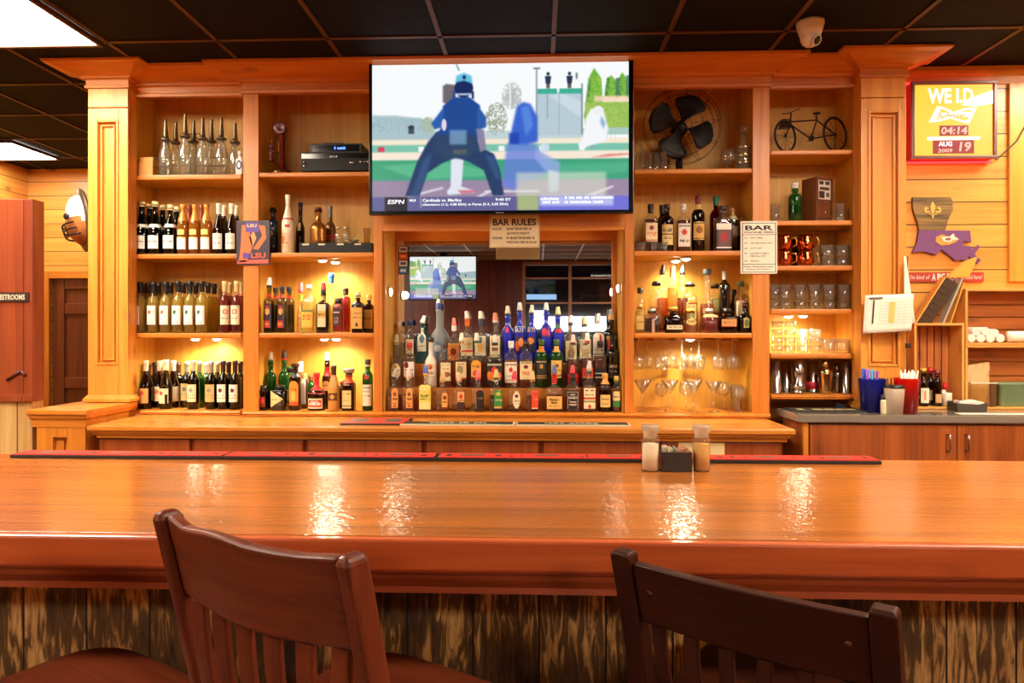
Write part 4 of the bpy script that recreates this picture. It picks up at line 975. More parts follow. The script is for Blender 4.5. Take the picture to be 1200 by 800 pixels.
# ---- upper wine shelf: sparkling, gold and dark bottles
BA = (OA[0]-.019, OA[1]+.019, YS+.023, YB-.003); BB = (OB[0]-.019, OB[1]+.019, YC+.023, YB-.003); BD = (OD[0]-.019, OD[1]+.019, YC+.023, YB-.003)
zA3, zA2, zA1 = ZS[1], ZS[0], ZB0
f0, f1, f2 = YS+.052, YS+.135, YS+.215
spk = dict(name='sparkling_wine_bottle', kind='sparkling', r=.041, glass=G_DARK, rn=.0145, cap=((240, 214, 150), .03, 1.5), neck=(WHT, .165, .185))
gold = dict(name='wine_bottle', kind='wine', r=.034, glass=thin_glass((250, 226, 150), (220, 150, 60), 1.2), liquid=L_GOLD, fill=.72, cap=((214, 140, 60), .10, 1.0, .3))
drk = dict(name='wine_bottle', kind='burgundy', r=.036, glass=G_BROWN, cap=((240, 232, 206), .062, 1.0))
Lspk = (.035, .115, .036, WHT, [('t', .5, .58, INK)])
BAY = tuple(BA)+(3,)
row(f0, zA3, 'front of upper wine shelf', [(162.5, 236.5, 'green sparkling wine bottle, white label', dict(spk, lab=Lspk)), (180, 236.5, 'green sparkling wine bottle, white label', dict(spk, lab=Lspk)), (198.5, 240.5, 'green sparkling wine bottle, white label', dict(spk, lab=Lspk)),
    (214, 240, 'golden wine bottle, two pale labels', dict(gold, lab=[(.03, .105, .03, WHT, [('b', .92, 1, (236, 200, 110))]), (.118, .15, .022, (246, 220, 120), [])])), (228, 240, 'golden wine bottle, two pale labels', dict(gold, lab=[(.03, .105, .03, WHT, [('b', .92, 1, (236, 200, 110))]), (.118, .15, .022, (246, 220, 120), [])])), (241.5, 240, 'golden wine bottle, two pale labels', dict(gold, lab=[(.03, .105, .03, WHT, [('b', .92, 1, (236, 200, 110))]), (.118, .15, .022, (246, 220, 120), [])])),
    (256, 239, 'dark wine bottle, white foil', dict(drk, lab=(.03, .125, .032, PAPER, [('t', .7, .76, GOLD), ('t', .35, .4, INK)]))), (271, 239, 'dark wine bottle, white foil', dict(drk, lab=(.03, .125, .032, PAPER, [('t', .7, .76, GOLD), ('t', .35, .4, INK)])))], 'bottles on the upper wine shelf')
row(f1+.012, zA3, 'back of upper wine shelf', [(170.5, 239.5, 'green sparkling wine bottle', spk), (188, 241, 'green sparkling wine bottle', spk), (207, 243, 'green sparkling wine bottle', spk), (222, 241, 'golden wine bottle, copper foil', dict(gold, cap=((150, 66, 40), .10, 1.0, .3))), (236.5, 241, 'golden wine bottle, copper foil', dict(gold, cap=((150, 66, 40), .10, 1.0, .3))), (262.5, 241.5, 'dark wine bottle, white foil', drk), (277, 241.5, 'dark wine bottle, white foil', drk)], 'bottles on the upper wine shelf')
# ---- middle wine shelf: pale whites and rose
wh = dict(name='wine_bottle', kind='wine', r=.0345, glass=thin_glass((250, 244, 206), (214, 190, 110), 1.2), liquid=L_STRAW, fill=.74, cap=(BLK, .062, 1.0))
ro = dict(name='wine_bottle', kind='wine', r=.034, glass=thin_glass((246, 220, 206), (200, 120, 100), 1.2), liquid=L_ROSE, fill=.74, cap=((216, 190, 130), .062, 1.0))
def wl(c, turn=0.0): return (.05, .165, .030, WHT, [('c', .42, .66, .17, .10, c)]+[('t', .28, .32, TAN), ('t', .1, .14, TAN)], turn)
def rl(turn=0.0): return (.05, .165, .030, (240, 222, 186), [('c', .5, .68, .26, .14, (222, 96, 70)), ('c', .5, .68, .14, .08, (240, 200, 170)), ('t', .3, .34, INK)], turn)
BAY = tuple(BA)+(2,)
row(f0, zA2, 'front of middle wine shelf', [(163, 331, 'pale wine bottle, label turned aside', dict(wh, lab=wl((150, 74, 30), -.5))), (179, 331, 'pale wine bottle, orange label dot', dict(wh, lab=wl(ORNG))), (193.5, 331, 'pale wine bottle, orange label dot', dict(wh, lab=wl(ORNG))), (208, 330, 'pale wine bottle, green label dot', dict(wh, lab=wl(GRN))), (222, 330, 'pale wine bottle, green label dot', dict(wh, lab=wl(GRN))), (236, 330, 'pale wine bottle, green label dot', dict(wh, lab=wl(GRN))),
    (263, 330, 'rose wine bottle, cream label', dict(ro, lab=rl(.5))), (277, 330, 'rose wine bottle, cream label', dict(ro, lab=rl()))], 'bottles on the middle wine shelf')
row(f1, zA2, 'middle of middle wine shelf', [(171, 332, 'pale wine bottle', wh), (186, 332, 'pale wine bottle', wh), (200.5, 332, 'pale wine bottle', wh), (215, 332, 'pale wine bottle', wh), (229.5, 332, 'pale wine bottle', wh), (244, 332, 'pale wine bottle', wh), (269, 331.5, 'rose wine bottle', ro), (283, 331.5, 'rose wine bottle', ro)], 'bottles on the middle wine shelf')
row(f2, zA2, 'back of middle wine shelf', [(176, 333, 'pale wine bottle', wh), (192, 333, 'pale wine bottle', wh), (222, 333, 'pale wine bottle', wh), (251, 333, 'pale wine bottle', wh)], 'bottles on the middle wine shelf')
# ---- bottom wine shelf
rd = dict(name='wine_bottle', kind='wine', r=.035, glass=G_DARK)
rb = dict(name='wine_bottle', kind='burgundy', r=.037, glass=G_BROWN)
def sl(c, base=CREAM, turn=0.0): return (.045, .15, .031, base, [('c', .5, .66, .2, .12, c), ('b', .22, .25, TAN), ('t', .34, .4, INK)], turn)
FC, FS, FD = ((214, 198, 166), .06, 1.0), ((176, 170, 158), .065, 1.0, .5), ((58, 34, 34), .065, 1.0)
BAY = tuple(BA)+(1,)
row(f0, zA1, 'front of bottom wine shelf', [(170, 423, 'dark red wine bottle, orange circle label', dict(rb, cap=FC, lab=(.035, .125, .032, (214, 166, 90), [('c', .4, .68, .22, .16, (206, 80, 50))]))), (193.5, 422, 'olive wine bottle, cream label with stripe', dict(rb, glass=thin_glass((140, 120, 50), (50, 36, 14), 1), cap=((236, 222, 176), .06, 1.0), lab=(.035, .125, .032, CREAM, [('c', .3, .68, .2, .14, (196, 90, 84)), ('r', .68, 0, .95, .62, BLK)]))), (226, 423, 'green wine bottle, grey circle label', dict(rd, cap=FC, lab=sl((150, 150, 150)))), (247, 424, 'dark wine bottle, tan label', dict(rd, cap=FS, lab=sl((140, 130, 120), (206, 176, 110)))), (261, 423, 'dark wine bottle, plum dot label', dict(rd, cap=FD, lab=sl((92, 34, 30), PAPER, -.1))), (275, 423, 'dark wine bottle, plum dot label', dict(rd, cap=FD, lab=sl((92, 34, 30), PAPER, -.1)))], 'bottles on the bottom wine shelf')
row(f1, zA1, 'middle of bottom wine shelf', [(163, 426, 'dark red wine bottle', dict(rb, cap=((120, 60, 30), .06, 1.0))), (186.5, 423, 'dark red wine bottle, orange circle label', dict(rb, cap=FC, lab=(.04, .13, .032, CREAM, [('c', .5, .66, .22, .14, (216, 110, 60))]))), (203, 423, 'dark red wine bottle', dict(rb, cap=FC, lab=(.04, .13, .03, PAPER, [], .6))), (219, 424, 'green wine bottle', dict(rd, cap=FS, lab=sl((90, 110, 90), (196, 180, 120)))), (234, 424, 'green wine bottle', dict(rd, glass=G_GREEN, cap=FS)), (255, 425, 'dark wine bottle, pale foil', dict(rd, cap=FC)), (268, 424, 'dark wine bottle, plum foil', dict(rd, cap=FD)), (282, 424, 'dark wine bottle, plum foil', dict(rd, cap=FD))], 'bottles on the bottom wine shelf')
row(f2, zA1, 'back of bottom wine shelf', [(179, 425, 'dark wine bottle, dark foil', dict(rd, cap=FD)), (209, 425, 'dark wine bottle, dark foil', dict(rd, cap=FD)), (241.5, 425, 'green wine bottle, silver foil', dict(rd, glass=G_GREEN, cap=FS))], 'bottles on the bottom wine shelf')

# ---- decanter shelf (second bay)
c0, c1, c2 = YC+.055, YC+.135, YC+.225
zB3, zB2, zB1 = ZS[1], ZS[0], ZB0
gB = 'bottles on the decanter shelf'; BAY = None
def one(px, y, py, z, label, **d):
    P = atY(px, HZ, y); d.setdefault('name', 'liquor_bottle'); h = d.pop('h', None) or max(.05, Zy(py, y, px)-z); grp = d.pop('group', None); cat = d.pop('cat', 'bottle')
    return bottle(d.pop('name'), label, cat, (P.x, y, z+.0005), h=h, group=grp, **d)
one(320, c1, 244, zB3, 'dark blue liquor bottle with cream triangle label beside the purple sign', kind='round', r=.034, rn=.015, glass=flat((26, 38, 60), .1, 0, .6), cap=(BLK, .025, 1.5), lab=(.06, .17, .026, (32, 44, 66), [('c', .5, .62, .25, .16, (190, 180, 140)), ('b', .36, .4, (90, 100, 110)), ('t', .85, .95, (180, 180, 176))]), group=gB)
one(337.5, c0+.01, 229, zB3, 'white cone shaped ceramic bottle with pointed stopper', kind='cone', r=.037, rn=.012, glass=flat((238, 222, 188), .3, 0, .4), lab=[(.03, .12, .03, (236, 196, 150), [('c', .35, .6, .25, .2, (214, 120, 70)), ('t', .3, .4, REDC)], -.3), (.155, .17, .014, REDC, [], .2)], cap=((238, 228, 206), .05, 1.0), neck=((206, 90, 60), .20, .212), group=gB)
one(352, c1+.03, 238, zB3, 'slim dark bottle with pointed black stopper behind the tag box', kind='long', r=.026, rn=.012, glass=G_BROWN, liquid=L_DARK, fill=.45, cap=(BLK, .045, 1.0), lab=(.15, .2, .01, CREAM, []), group=gB)
t = thing('tag_box', 'flat black box with four pale tags on the decanter shelf', 'box', ((X(352, c0)+X(437.5, c0))/2, c0+.06, zB3+.0005))
bx0, bx1 = X(352.5, c0), X(437, c0); bzt = Zy(285, c0, 400); DK = flat((26, 25, 24), .45, spec=.3)
mb = MB(); mb.box(bx0, bx1, c0-.03, c0+.17, zB3+.0005, bzt, DK, .003); obj('body', mb, t)
for u in (.08, .3, .56, .80):
    mb = MB(); L = bx1-bx0; mb.box(bx0+L*(u-.035), bx0+L*(u+.055), c0-.0312, c0-.0302, bzt-.014, bzt-.005, flat((238, 220, 180), .6)); obj('tag', mb, t)
bz = bzt
one(373, c0+.03, 244, bz, 'bronze dome shaped decanter with dark stopper on the black tag box', kind='globe', r=.050, rn=.016, glass=flat((166, 110, 48), .25, .7), name='decanter', cat='decanter', cap=((84, 50, 24), .025, 1.4), group=gB)
one(387, c1+.018, 242, bz, 'round decanter with red band and grey spout on the tag box', kind='globe', r=.034, rn=.011, glass=flat((128, 88, 50), .25, .6), name='decanter', cat='decanter', neck=((180, 40, 40), .035, .06), cap=((130, 126, 124), .07, 1.0, .6), group=gB)
for px, lb in ((396, 'small clear glass jar on the tag box, left of the pair'), (405.5, 'small clear glass jar on the tag box, right of the pair')):
    one(px, c0+.03, 268.5, bz, lb, kind='squat', r=.017, rn=.008, glass=G_CLEAR, name='glass_jar', cat='jar', liquid=L_CLEAR, fill=.4, cap=((220, 200, 150), .012, 1.7))
P = atY(415, HZ, c0+.03); t = thing('sauce_boat', 'small dark pointed dish with pale spoon on the black tag box', 'dish', (P.x, P.y, bz+.0005))
mb = MB(); mb.lathe([(0, 0), (0, .016), (.01, .02), (.022, .032), (.023, .030), (.012, .017), (.006, 0)], flat((92, 84, 44), .3, 0, .5), 20, sy=.7); obj('bowl', mb, t, True)
mb = MB(); mb.tube([(-.01, 0, .02), (.012, 0, .035), (.03, 0, .052)], .0035, flat((232, 206, 140), .4), 8); obj('spoon', mb, t, True)
P = atY(430, HZ, c0+.03); t = thing('frosted_tumbler', 'ribbed frosted tumbler at the right end of the tag box', 'glass', (P.x, P.y, bz+.0005))
mb = MB(); mb.lathe([(0, 0), (0, .018), (.05, .0175), (.07, .021), (.092, .0235), (.092, .021), (.07, .019), (.006, .0155), (.006, 0)], thin_glass((240, 226, 190), (196, 170, 120), .8, .3), 20); obj('cup', mb, t, True)

# ---- liqueur shelf
gB2 = 'bottles on the middle liqueur shelf'; BAY = tuple(BB)+(2,); kh = dict(kind='round', r=.032, rn=.013, glass=thin_glass((190, 184, 120), (60, 50, 24), 1.1), liquid=L_BLACK, fill=.62)
kl = (.03, .17, .021, (54, 26, 20), [('c', .5, .7, .34, .14, GOLD), ('t', .82, .95, REDC), ('b', .0, .3, REDC), ('t', .1, .2, GOLD), ('r', .82, .0, 1, 1, (70, 80, 110))])
row(c0, zB2, 'front of middle liqueur shelf', [(315.5, 337, 'coffee liqueur bottle, white pourer', dict(kh, lab=kl, neck=(REDC, .215, .23), pour=(BLK, (226, 228, 230), .1))), (331, 336, 'coffee liqueur bottle, black cap', dict(kh, lab=kl, cap=(BLK, .03, 1.05), neck=(REDC, .21, .228))),
    (361.5, 333, 'clear bottle with yellow rum label', dict(kind='square', r=.036, rn=.013, glass=G_CLEAR, liquid=L_STRAW, fill=.62, h=.285, cap=((236, 230, 216), .01, 1.2), lab=(.03, .135, .034, (238, 186, 70), [('b', .0, .12, (214, 160, 56)), ('t', .62, .75, REDC), ('t', .45, .55, REDC), ('b', .9, 1, (90, 120, 60))]))),
    (378.5, 344, 'dark bottle with cream tankard label', dict(kind='square', r=.037, rn=.014, glass=G_BLACK, h=.24, neck=((220, 196, 130), .195, .222), pour=((70, 90, 120), (222, 60, 80), 0), lab=(.035, .17, .024, (226, 208, 160), [('b', .42, .68, (216, 166, 80)), ('t', .5, .6, INK)]))),
    (396.5, 350, 'red liqueur bottle, tall dark label', dict(kind='tall', r=.032, rn=.016, glass=G_CLEAR, liquid=L_RASP, fill=.8, cap=((50, 34, 30), .03, 1.3), lab=(.04, .195, .018, (54, 34, 46), [('b', .5, .54, (200, 180, 170)), ('t', .7, .9, PNK), ('t', .1, .35, (150, 120, 120))], -.1))),
    (419.5, 343, 'dark bottle with large gold label', dict(kind='square', r=.034, rn=.013, glass=G_BROWN, liquid=L_BLACK, fill=.6, cap=((220, 200, 150), .03, 1.3), neck=(BLK, .165, .178), lab=(.025, .15, .031, (224, 166, 78), [('c', .5, .18, .15, .1, (70, 60, 30)), ('t', .5, .56, INK), ('t', .7, .76, INK)])))], gB2)
row(c1+.012, zB2, 'back of middle liqueur shelf', [(323, 337.5, 'coffee liqueur bottle, black cap', dict(kh, cap=(BLK, .03, 1.05), neck=(REDC, .21, .226))), (339, 337, 'coffee liqueur bottle, black cap', dict(kh, cap=(BLK, .03, 1.05), neck=(REDC, .21, .226))), (352.5, 343, 'slim clear bottle, green neck, pink pourer', dict(kind='long', r=.022, rn=.011, glass=G_CLEAR, liquid=L_CLEAR, fill=.4, neck=((130, 200, 60), .2, .23), pour=(PNK, (230, 90, 100), 0))), (388.5, 321, 'tall clear bottle, bright blue cap', dict(kind='long', r=.027, rn=.014, glass=G_CLEAR, liquid=L_STRAW, fill=.5, cap=((40, 110, 220), .055, 1.05))), (405, 338, 'red liqueur bottle, brown cap', dict(kind='tall', r=.03, rn=.015, glass=G_CLEAR, liquid=L_RASP, fill=.82, cap=((44, 30, 26), .04, 1.1))), (432.5, 346, 'dark bottle, gold label', dict(kind='square', r=.031, rn=.013, glass=G_BROWN, liquid=L_BLACK, fill=.6, cap=(TAN, .03, 1.2), lab=(.025, .14, .028, GOLD, [('t', .5, .56, INK)])))], gB2)
# ---- lowest liqueur shelf
gB1 = 'bottles on the lowest liqueur shelf'; BAY = tuple(BB)+(1,)
row(c0, zB1, 'front of lowest liqueur shelf', [(309, 452, 'small dark jar, red label', dict(kind='jar', r=.022, rn=.016, glass=G_BROWN, liquid=L_DARK, fill=.7, cap=(BLK, .012, 1.2), lab=(.02, .08, .016, (150, 50, 30), [('c', .5, .6, .3, .3, PNK)]))), (327, 452, 'square dark jar, cream arrow label', dict(kind='jar', r=.046, rn=.024, glass=G_BLACK, cap=(BLK, .01, 1.1), lab=(.02, .115, .036, (232, 208, 142), [('t', .45, .52, INK)], -.1, 'kite'))), (346, 430, 'dark bottle with orange arched label', dict(kind='tall', r=.032, rn=.015, glass=G_BROWN, liquid=L_BLACK, fill=.7, cap=((60, 34, 20), .022, 1.6), neck=(BLK, .2, .24), lab=(.03, .175, .029, (232, 148, 50), [('b', 0, .14, (214, 80, 30)), ('t', .6, .7, REDC), ('c', .5, .4, .2, .2, (240, 190, 100))], 0, 'arch'))),
    (370.5, 437, 'wide orange liqueur bottle, red ribbon', dict(kind='globe', r=.054, rn=.0145, glass=G_BROWN, liquid=L_DARK, fill=.4, cap=(REDC, .03, 1.1), neck=((200, 30, 34), .10, .19), lab=(.012, .072, .046, (236, 216, 176), [('r', .08, .14, .92, .86, (190, 66, 40)), ('t', .4, .6, WHT)]), words=[('GRAND', .68, .16, .5, WHT), ('MARNIER', .42, .2, .7, WHT)])),
    (391, 428.5, 'golden robed bottle, brown cap', dict(kind='cone', r=.034, rn=.014, glass=flat((206, 150, 72), .3, 0, .4), cap=((74, 40, 26), .055, 1.1), lab=(.06, .105, .03, (88, 50, 22), [('c', .5, .5, .2, .3, GOLD), ('t', .5, .6, GOLD)]))),
    (408.5, 437, 'square almond liqueur bottle, round silver cap', dict(kind='square', r=.037, rn=.019, glass=G_BROWN, liquid=L_DARK, fill=.66, cap=((168, 160, 150), .026, 1.75, .6), lab=(.015, .12, .026, (232, 196, 130), [('t', .8, .86, INK), ('b', .1, .13, INK), ('t', .4, .5, TAN)], -.1), neck=((206, 90, 50), .15, .21))),
    (431, 421.5, 'green gin bottle, red seal', dict(kind='round', r=.032, rn=.0145, glass=G_GREEN, liquid=LIQ((70, 150, 70)), fill=.6, cap=((70, 62, 44), .03, 1.1), neck=((230, 222, 190), .262, .284), lab=[(.03, .155, .031, (232, 222, 190), [('b', .28, .31, INK), ('t', .65, .72, INK), ('t', .45, .5, INK)]), (.185, .215, .012, REDC, [], 0, 'oval')], words=[('Tanqueray', .86, .12, .8, (40, 80, 50))]))], gB1)
row(c1+.012, zB1, 'back of lowest liqueur shelf', [(316, 424, 'green bottle, clear pourer', dict(kind='round', r=.033, rn=.014, glass=G_GREEN, liquid=LIQ((60, 130, 60)), fill=.6, pour=((40, 110, 60), (224, 230, 226), .05))), (333, 422, 'green bottle, black pourer', dict(kind='round', r=.033, rn=.014, glass=G_GREEN, liquid=LIQ((60, 130, 60)), fill=.6, pour=(REDC, (40, 40, 44), 0), dy=.01)), (356.5, 438, 'slim dark bottle, white side label', dict(kind='tall', r=.022, rn=.013, glass=G_BROWN, cap=(TAN, .03, 1.2), lab=(.03, .19, .016, WHT, []))), (383.5, 425, 'dark bottle, red neck, oval label', dict(kind='round', r=.031, rn=.0145, glass=G_BROWN, liquid=L_BLACK, fill=.6, neck=((190, 24, 34), .2, .255), pour=(BLK, (210, 216, 226), 0), lab=(.11, .17, .026, (232, 190, 120), [('t', .5, .6, INK)], 0, 'oval'))), (401, 445, 'small brown bottle, cork top', dict(kind='round', r=.022, rn=.012, glass=G_BROWN, cap=(TAN, .02, 1.3)))], gB1)
row(c2, zB1, 'rear of lowest liqueur shelf', [(339.5, 432, 'slim bottle, green and purple cap', dict(kind='long', r=.024, rn=.0145, glass=G_CLEAR, cap=((70, 30, 70), .012, 1.25), neck=((60, 170, 80), .2, .25))), (352, 424, 'clear bottle, white paper tag on neck', dict(kind='long', r=.026, rn=.014, glass=G_CLEAR, liquid=L_CLEAR, fill=.4, cap=(WHT, .06, 1.2))), (364.5, 440, 'green bottle', dict(kind='round', r=.028, rn=.013, glass=G_GREEN, cap=((120, 60, 30), .03, 1.2)))], gB1)
# ------------------------------------------------------------------ bottle tiers before the mirror
R1, R2, R3 = (4.033, ZB0), (4.132, 1.16), (4.226, 1.30)
CLR = (226, 230, 232)
sq = dict(kind='square', r=.037, rn=.0135, glass=G_CLEAR)
def am(f=.45, **k): return dict(sq, liquid=L_AMBER, fill=f, **k)
def dkl(f=.45, **k): return dict(sq, liquid=L_DARK, fill=f, **k)
arch = lambda c, t=.0: (.02, .135, .019, c, [('c', .5, .7, .28, .12, (120, 70, 40)), ('t', .42, .5, INK), ('t', .2, .26, INK), ('c', .5, .1, .18, .06, REDC)], t, 'arch')
AI = (AX0+.0155, AX1-.0155)
BAY = AI+(YC+.001, 4.084)
row(R1[0], R1[1], 'front tier before mirror', [
    (461.5, 444, 'amber rum bottle, arched orange label', am(.5, lab=arch((226, 150, 70), .35), pour=(BLK, (190, 190, 180), .3))),
    (479, 444, 'amber rum bottle, arched orange label', am(.5, lab=arch((232, 160, 76), .25), pour=((230, 200, 160), (236, 200, 180), 0))),
    (499, 440, 'pale gin bottle, big yellow label', dict(sq, liquid=L_STRAW, fill=.6, lab=(.012, .155, .036, (226, 206, 90), [('b', .0, .3, (236, 220, 140)), ('t', .78, .86, WHT), ('t', .52, .6, (120, 130, 50)), ('t', .38, .44, (120, 130, 50))]), pour=((240, 200, 60), (80, 110, 200), 0))),
    (518.5, 448, 'half empty flavoured rum, small arched label', dict(sq, liquid=L_AMBER, fill=.18, lab=(.025, .11, .017, (232, 170, 90), [('c', .5, .66, .3, .14, (120, 50, 30)), ('t', .3, .4, INK)], .5, 'arch'), pour=(GOLD, (220, 190, 120), .1))),
    (538, 448, 'half empty flavoured rum, tan label', dict(sq, liquid=L_DARK, fill=.2, lab=(.025, .115, .02, (226, 176, 110), [('c', .5, .7, .25, .14, REDC), ('b', .0, .35, (60, 30, 40)), ('t', .4, .5, INK)], .4), pour=(TAN, (216, 190, 150), -.1))),
    (560, 445, 'half empty whiskey, black arched label', dict(sq, liquid=L_BLACK, fill=.22, lab=(.02, .125, .024, BLK, [('r', 0, 0, .08, .8, GOLD), ('t', .5, .6, (120, 90, 50))], .4, 'arch'), pour=((220, 60, 50), (240, 120, 120), 0))),
    (581.5, 445, 'dark apple whiskey, green label', dict(sq, liquid=L_BLACK, fill=.5, lab=(.02, .125, .024, (60, 140, 50), [('c', .5, .8, .3, .1, (190, 190, 80)), ('t', .4, .5, (200, 210, 150)), ('b', 0, .08, TAN)], .4), pour=((60, 90, 40), (210, 200, 120), 0))),
    (603, 447, 'half empty whiskey, cream oval label', dict(sq, liquid=L_DARK, fill=.2, lab=(.02, .12, .022, CREAM, [('c', .5, .72, .22, .1, (60, 30, 24)), ('t', .4, .46, INK), ('t', .25, .3, INK)], .35, 'oval'), pour=((240, 170, 170), (230, 40, 60), 0))),
    (624, 447, 'dark whiskey, narrow red label', dict(sq, liquid=L_DARK, fill=.52, lab=(.018, .125, .019, (224, 74, 40), [('t', .8, .86, INK), ('t', .5, .56, (250, 180, 140)), ('b', .0, .05, CREAM)], .4), pour=((200, 140, 60), (226, 200, 140), 0))),
    (649.5, 440, 'square bourbon, cream label, red wax neck', dict(kind='squat', r=.049, rn=.015, glass=G_CLEAR, liquid=L_DARK, fill=.46, lab=(.018, .092, .045, (232, 182, 96), [('t', .2, .26, INK)]), words=[("Maker's", .74, .2, .62, INK), ('Mark', .5, .2, .4, INK)], neck=(REDC, .165, .21), pour=(REDC, (90, 110, 170), 0))),
    (671, 440, 'square black label whiskey, red pourer', dict(kind='square', r=.038, rn=.015, glass=G_CLEAR, liquid=L_AMBER, fill=.6, lab=(.014, .125, .036, BLK, [('b', .04, .07, (150, 140, 120)), ('b', .92, .95, (150, 140, 120)), ('r', .04, .04, .1, .95, (150, 140, 120)), ('r', .9, .04, .96, .95, (150, 140, 120))]), words=[('JACK', .78, .11, .4, (226, 220, 200)), ("DANIEL'S", .63, .12, .66, (226, 220, 200)), ('Tennessee', .42, .09, .55, (226, 220, 200)), ('WHISKEY', .26, .1, .6, (226, 220, 200))], neck=(BLK, .16, .2), pour=((40, 36, 34), (226, 60, 70), 0))),
    (690.5, 435, 'bourbon with white, red and tan label', dict(kind='square', r=.036, rn=.016, glass=G_CLEAR, liquid=L_AMBER, fill=.62, lab=(.02, .14, .034, (240, 222, 178), [('b', .44, .56, (206, 70, 40)), ('b', .3, .4, (150, 140, 100)), ('t', .84, .92, INK), ('c', .5, .1, .15, .08, REDC), ('t', .66, .72, INK)]), pour=((200, 190, 170), (236, 230, 220), .05))),
    (709, 438, 'cognac bottle, plain cream label, gold neck', dict(kind='round', r=.035, rn=.0145, glass=G_BROWN, liquid=L_DARK, fill=.5, lab=(.028, .1, .034, (236, 198, 120), [('t', .25, .3, INK)]), words=[('Hennessy', .66, .2, .7, INK)], neck=(BLK, .13, .15), cap=((226, 166, 74), .075, 1.1))),
    (724.5, 441, 'small whiskey, cream and green label', dict(kind='round', r=.026, rn=.0125, glass=G_CLEAR, liquid=L_AMBER, fill=.6, lab=(.03, .12, .025, (230, 210, 150), [('b', .0, .4, (60, 130, 70)), ('t', .6, .7, INK)]), neck=((70, 140, 80), .17, .2), cap=((206, 176, 90), .025, 1.2)))], 'bottles on the front tier')
BAY = AI+(4.0805, 4.179)
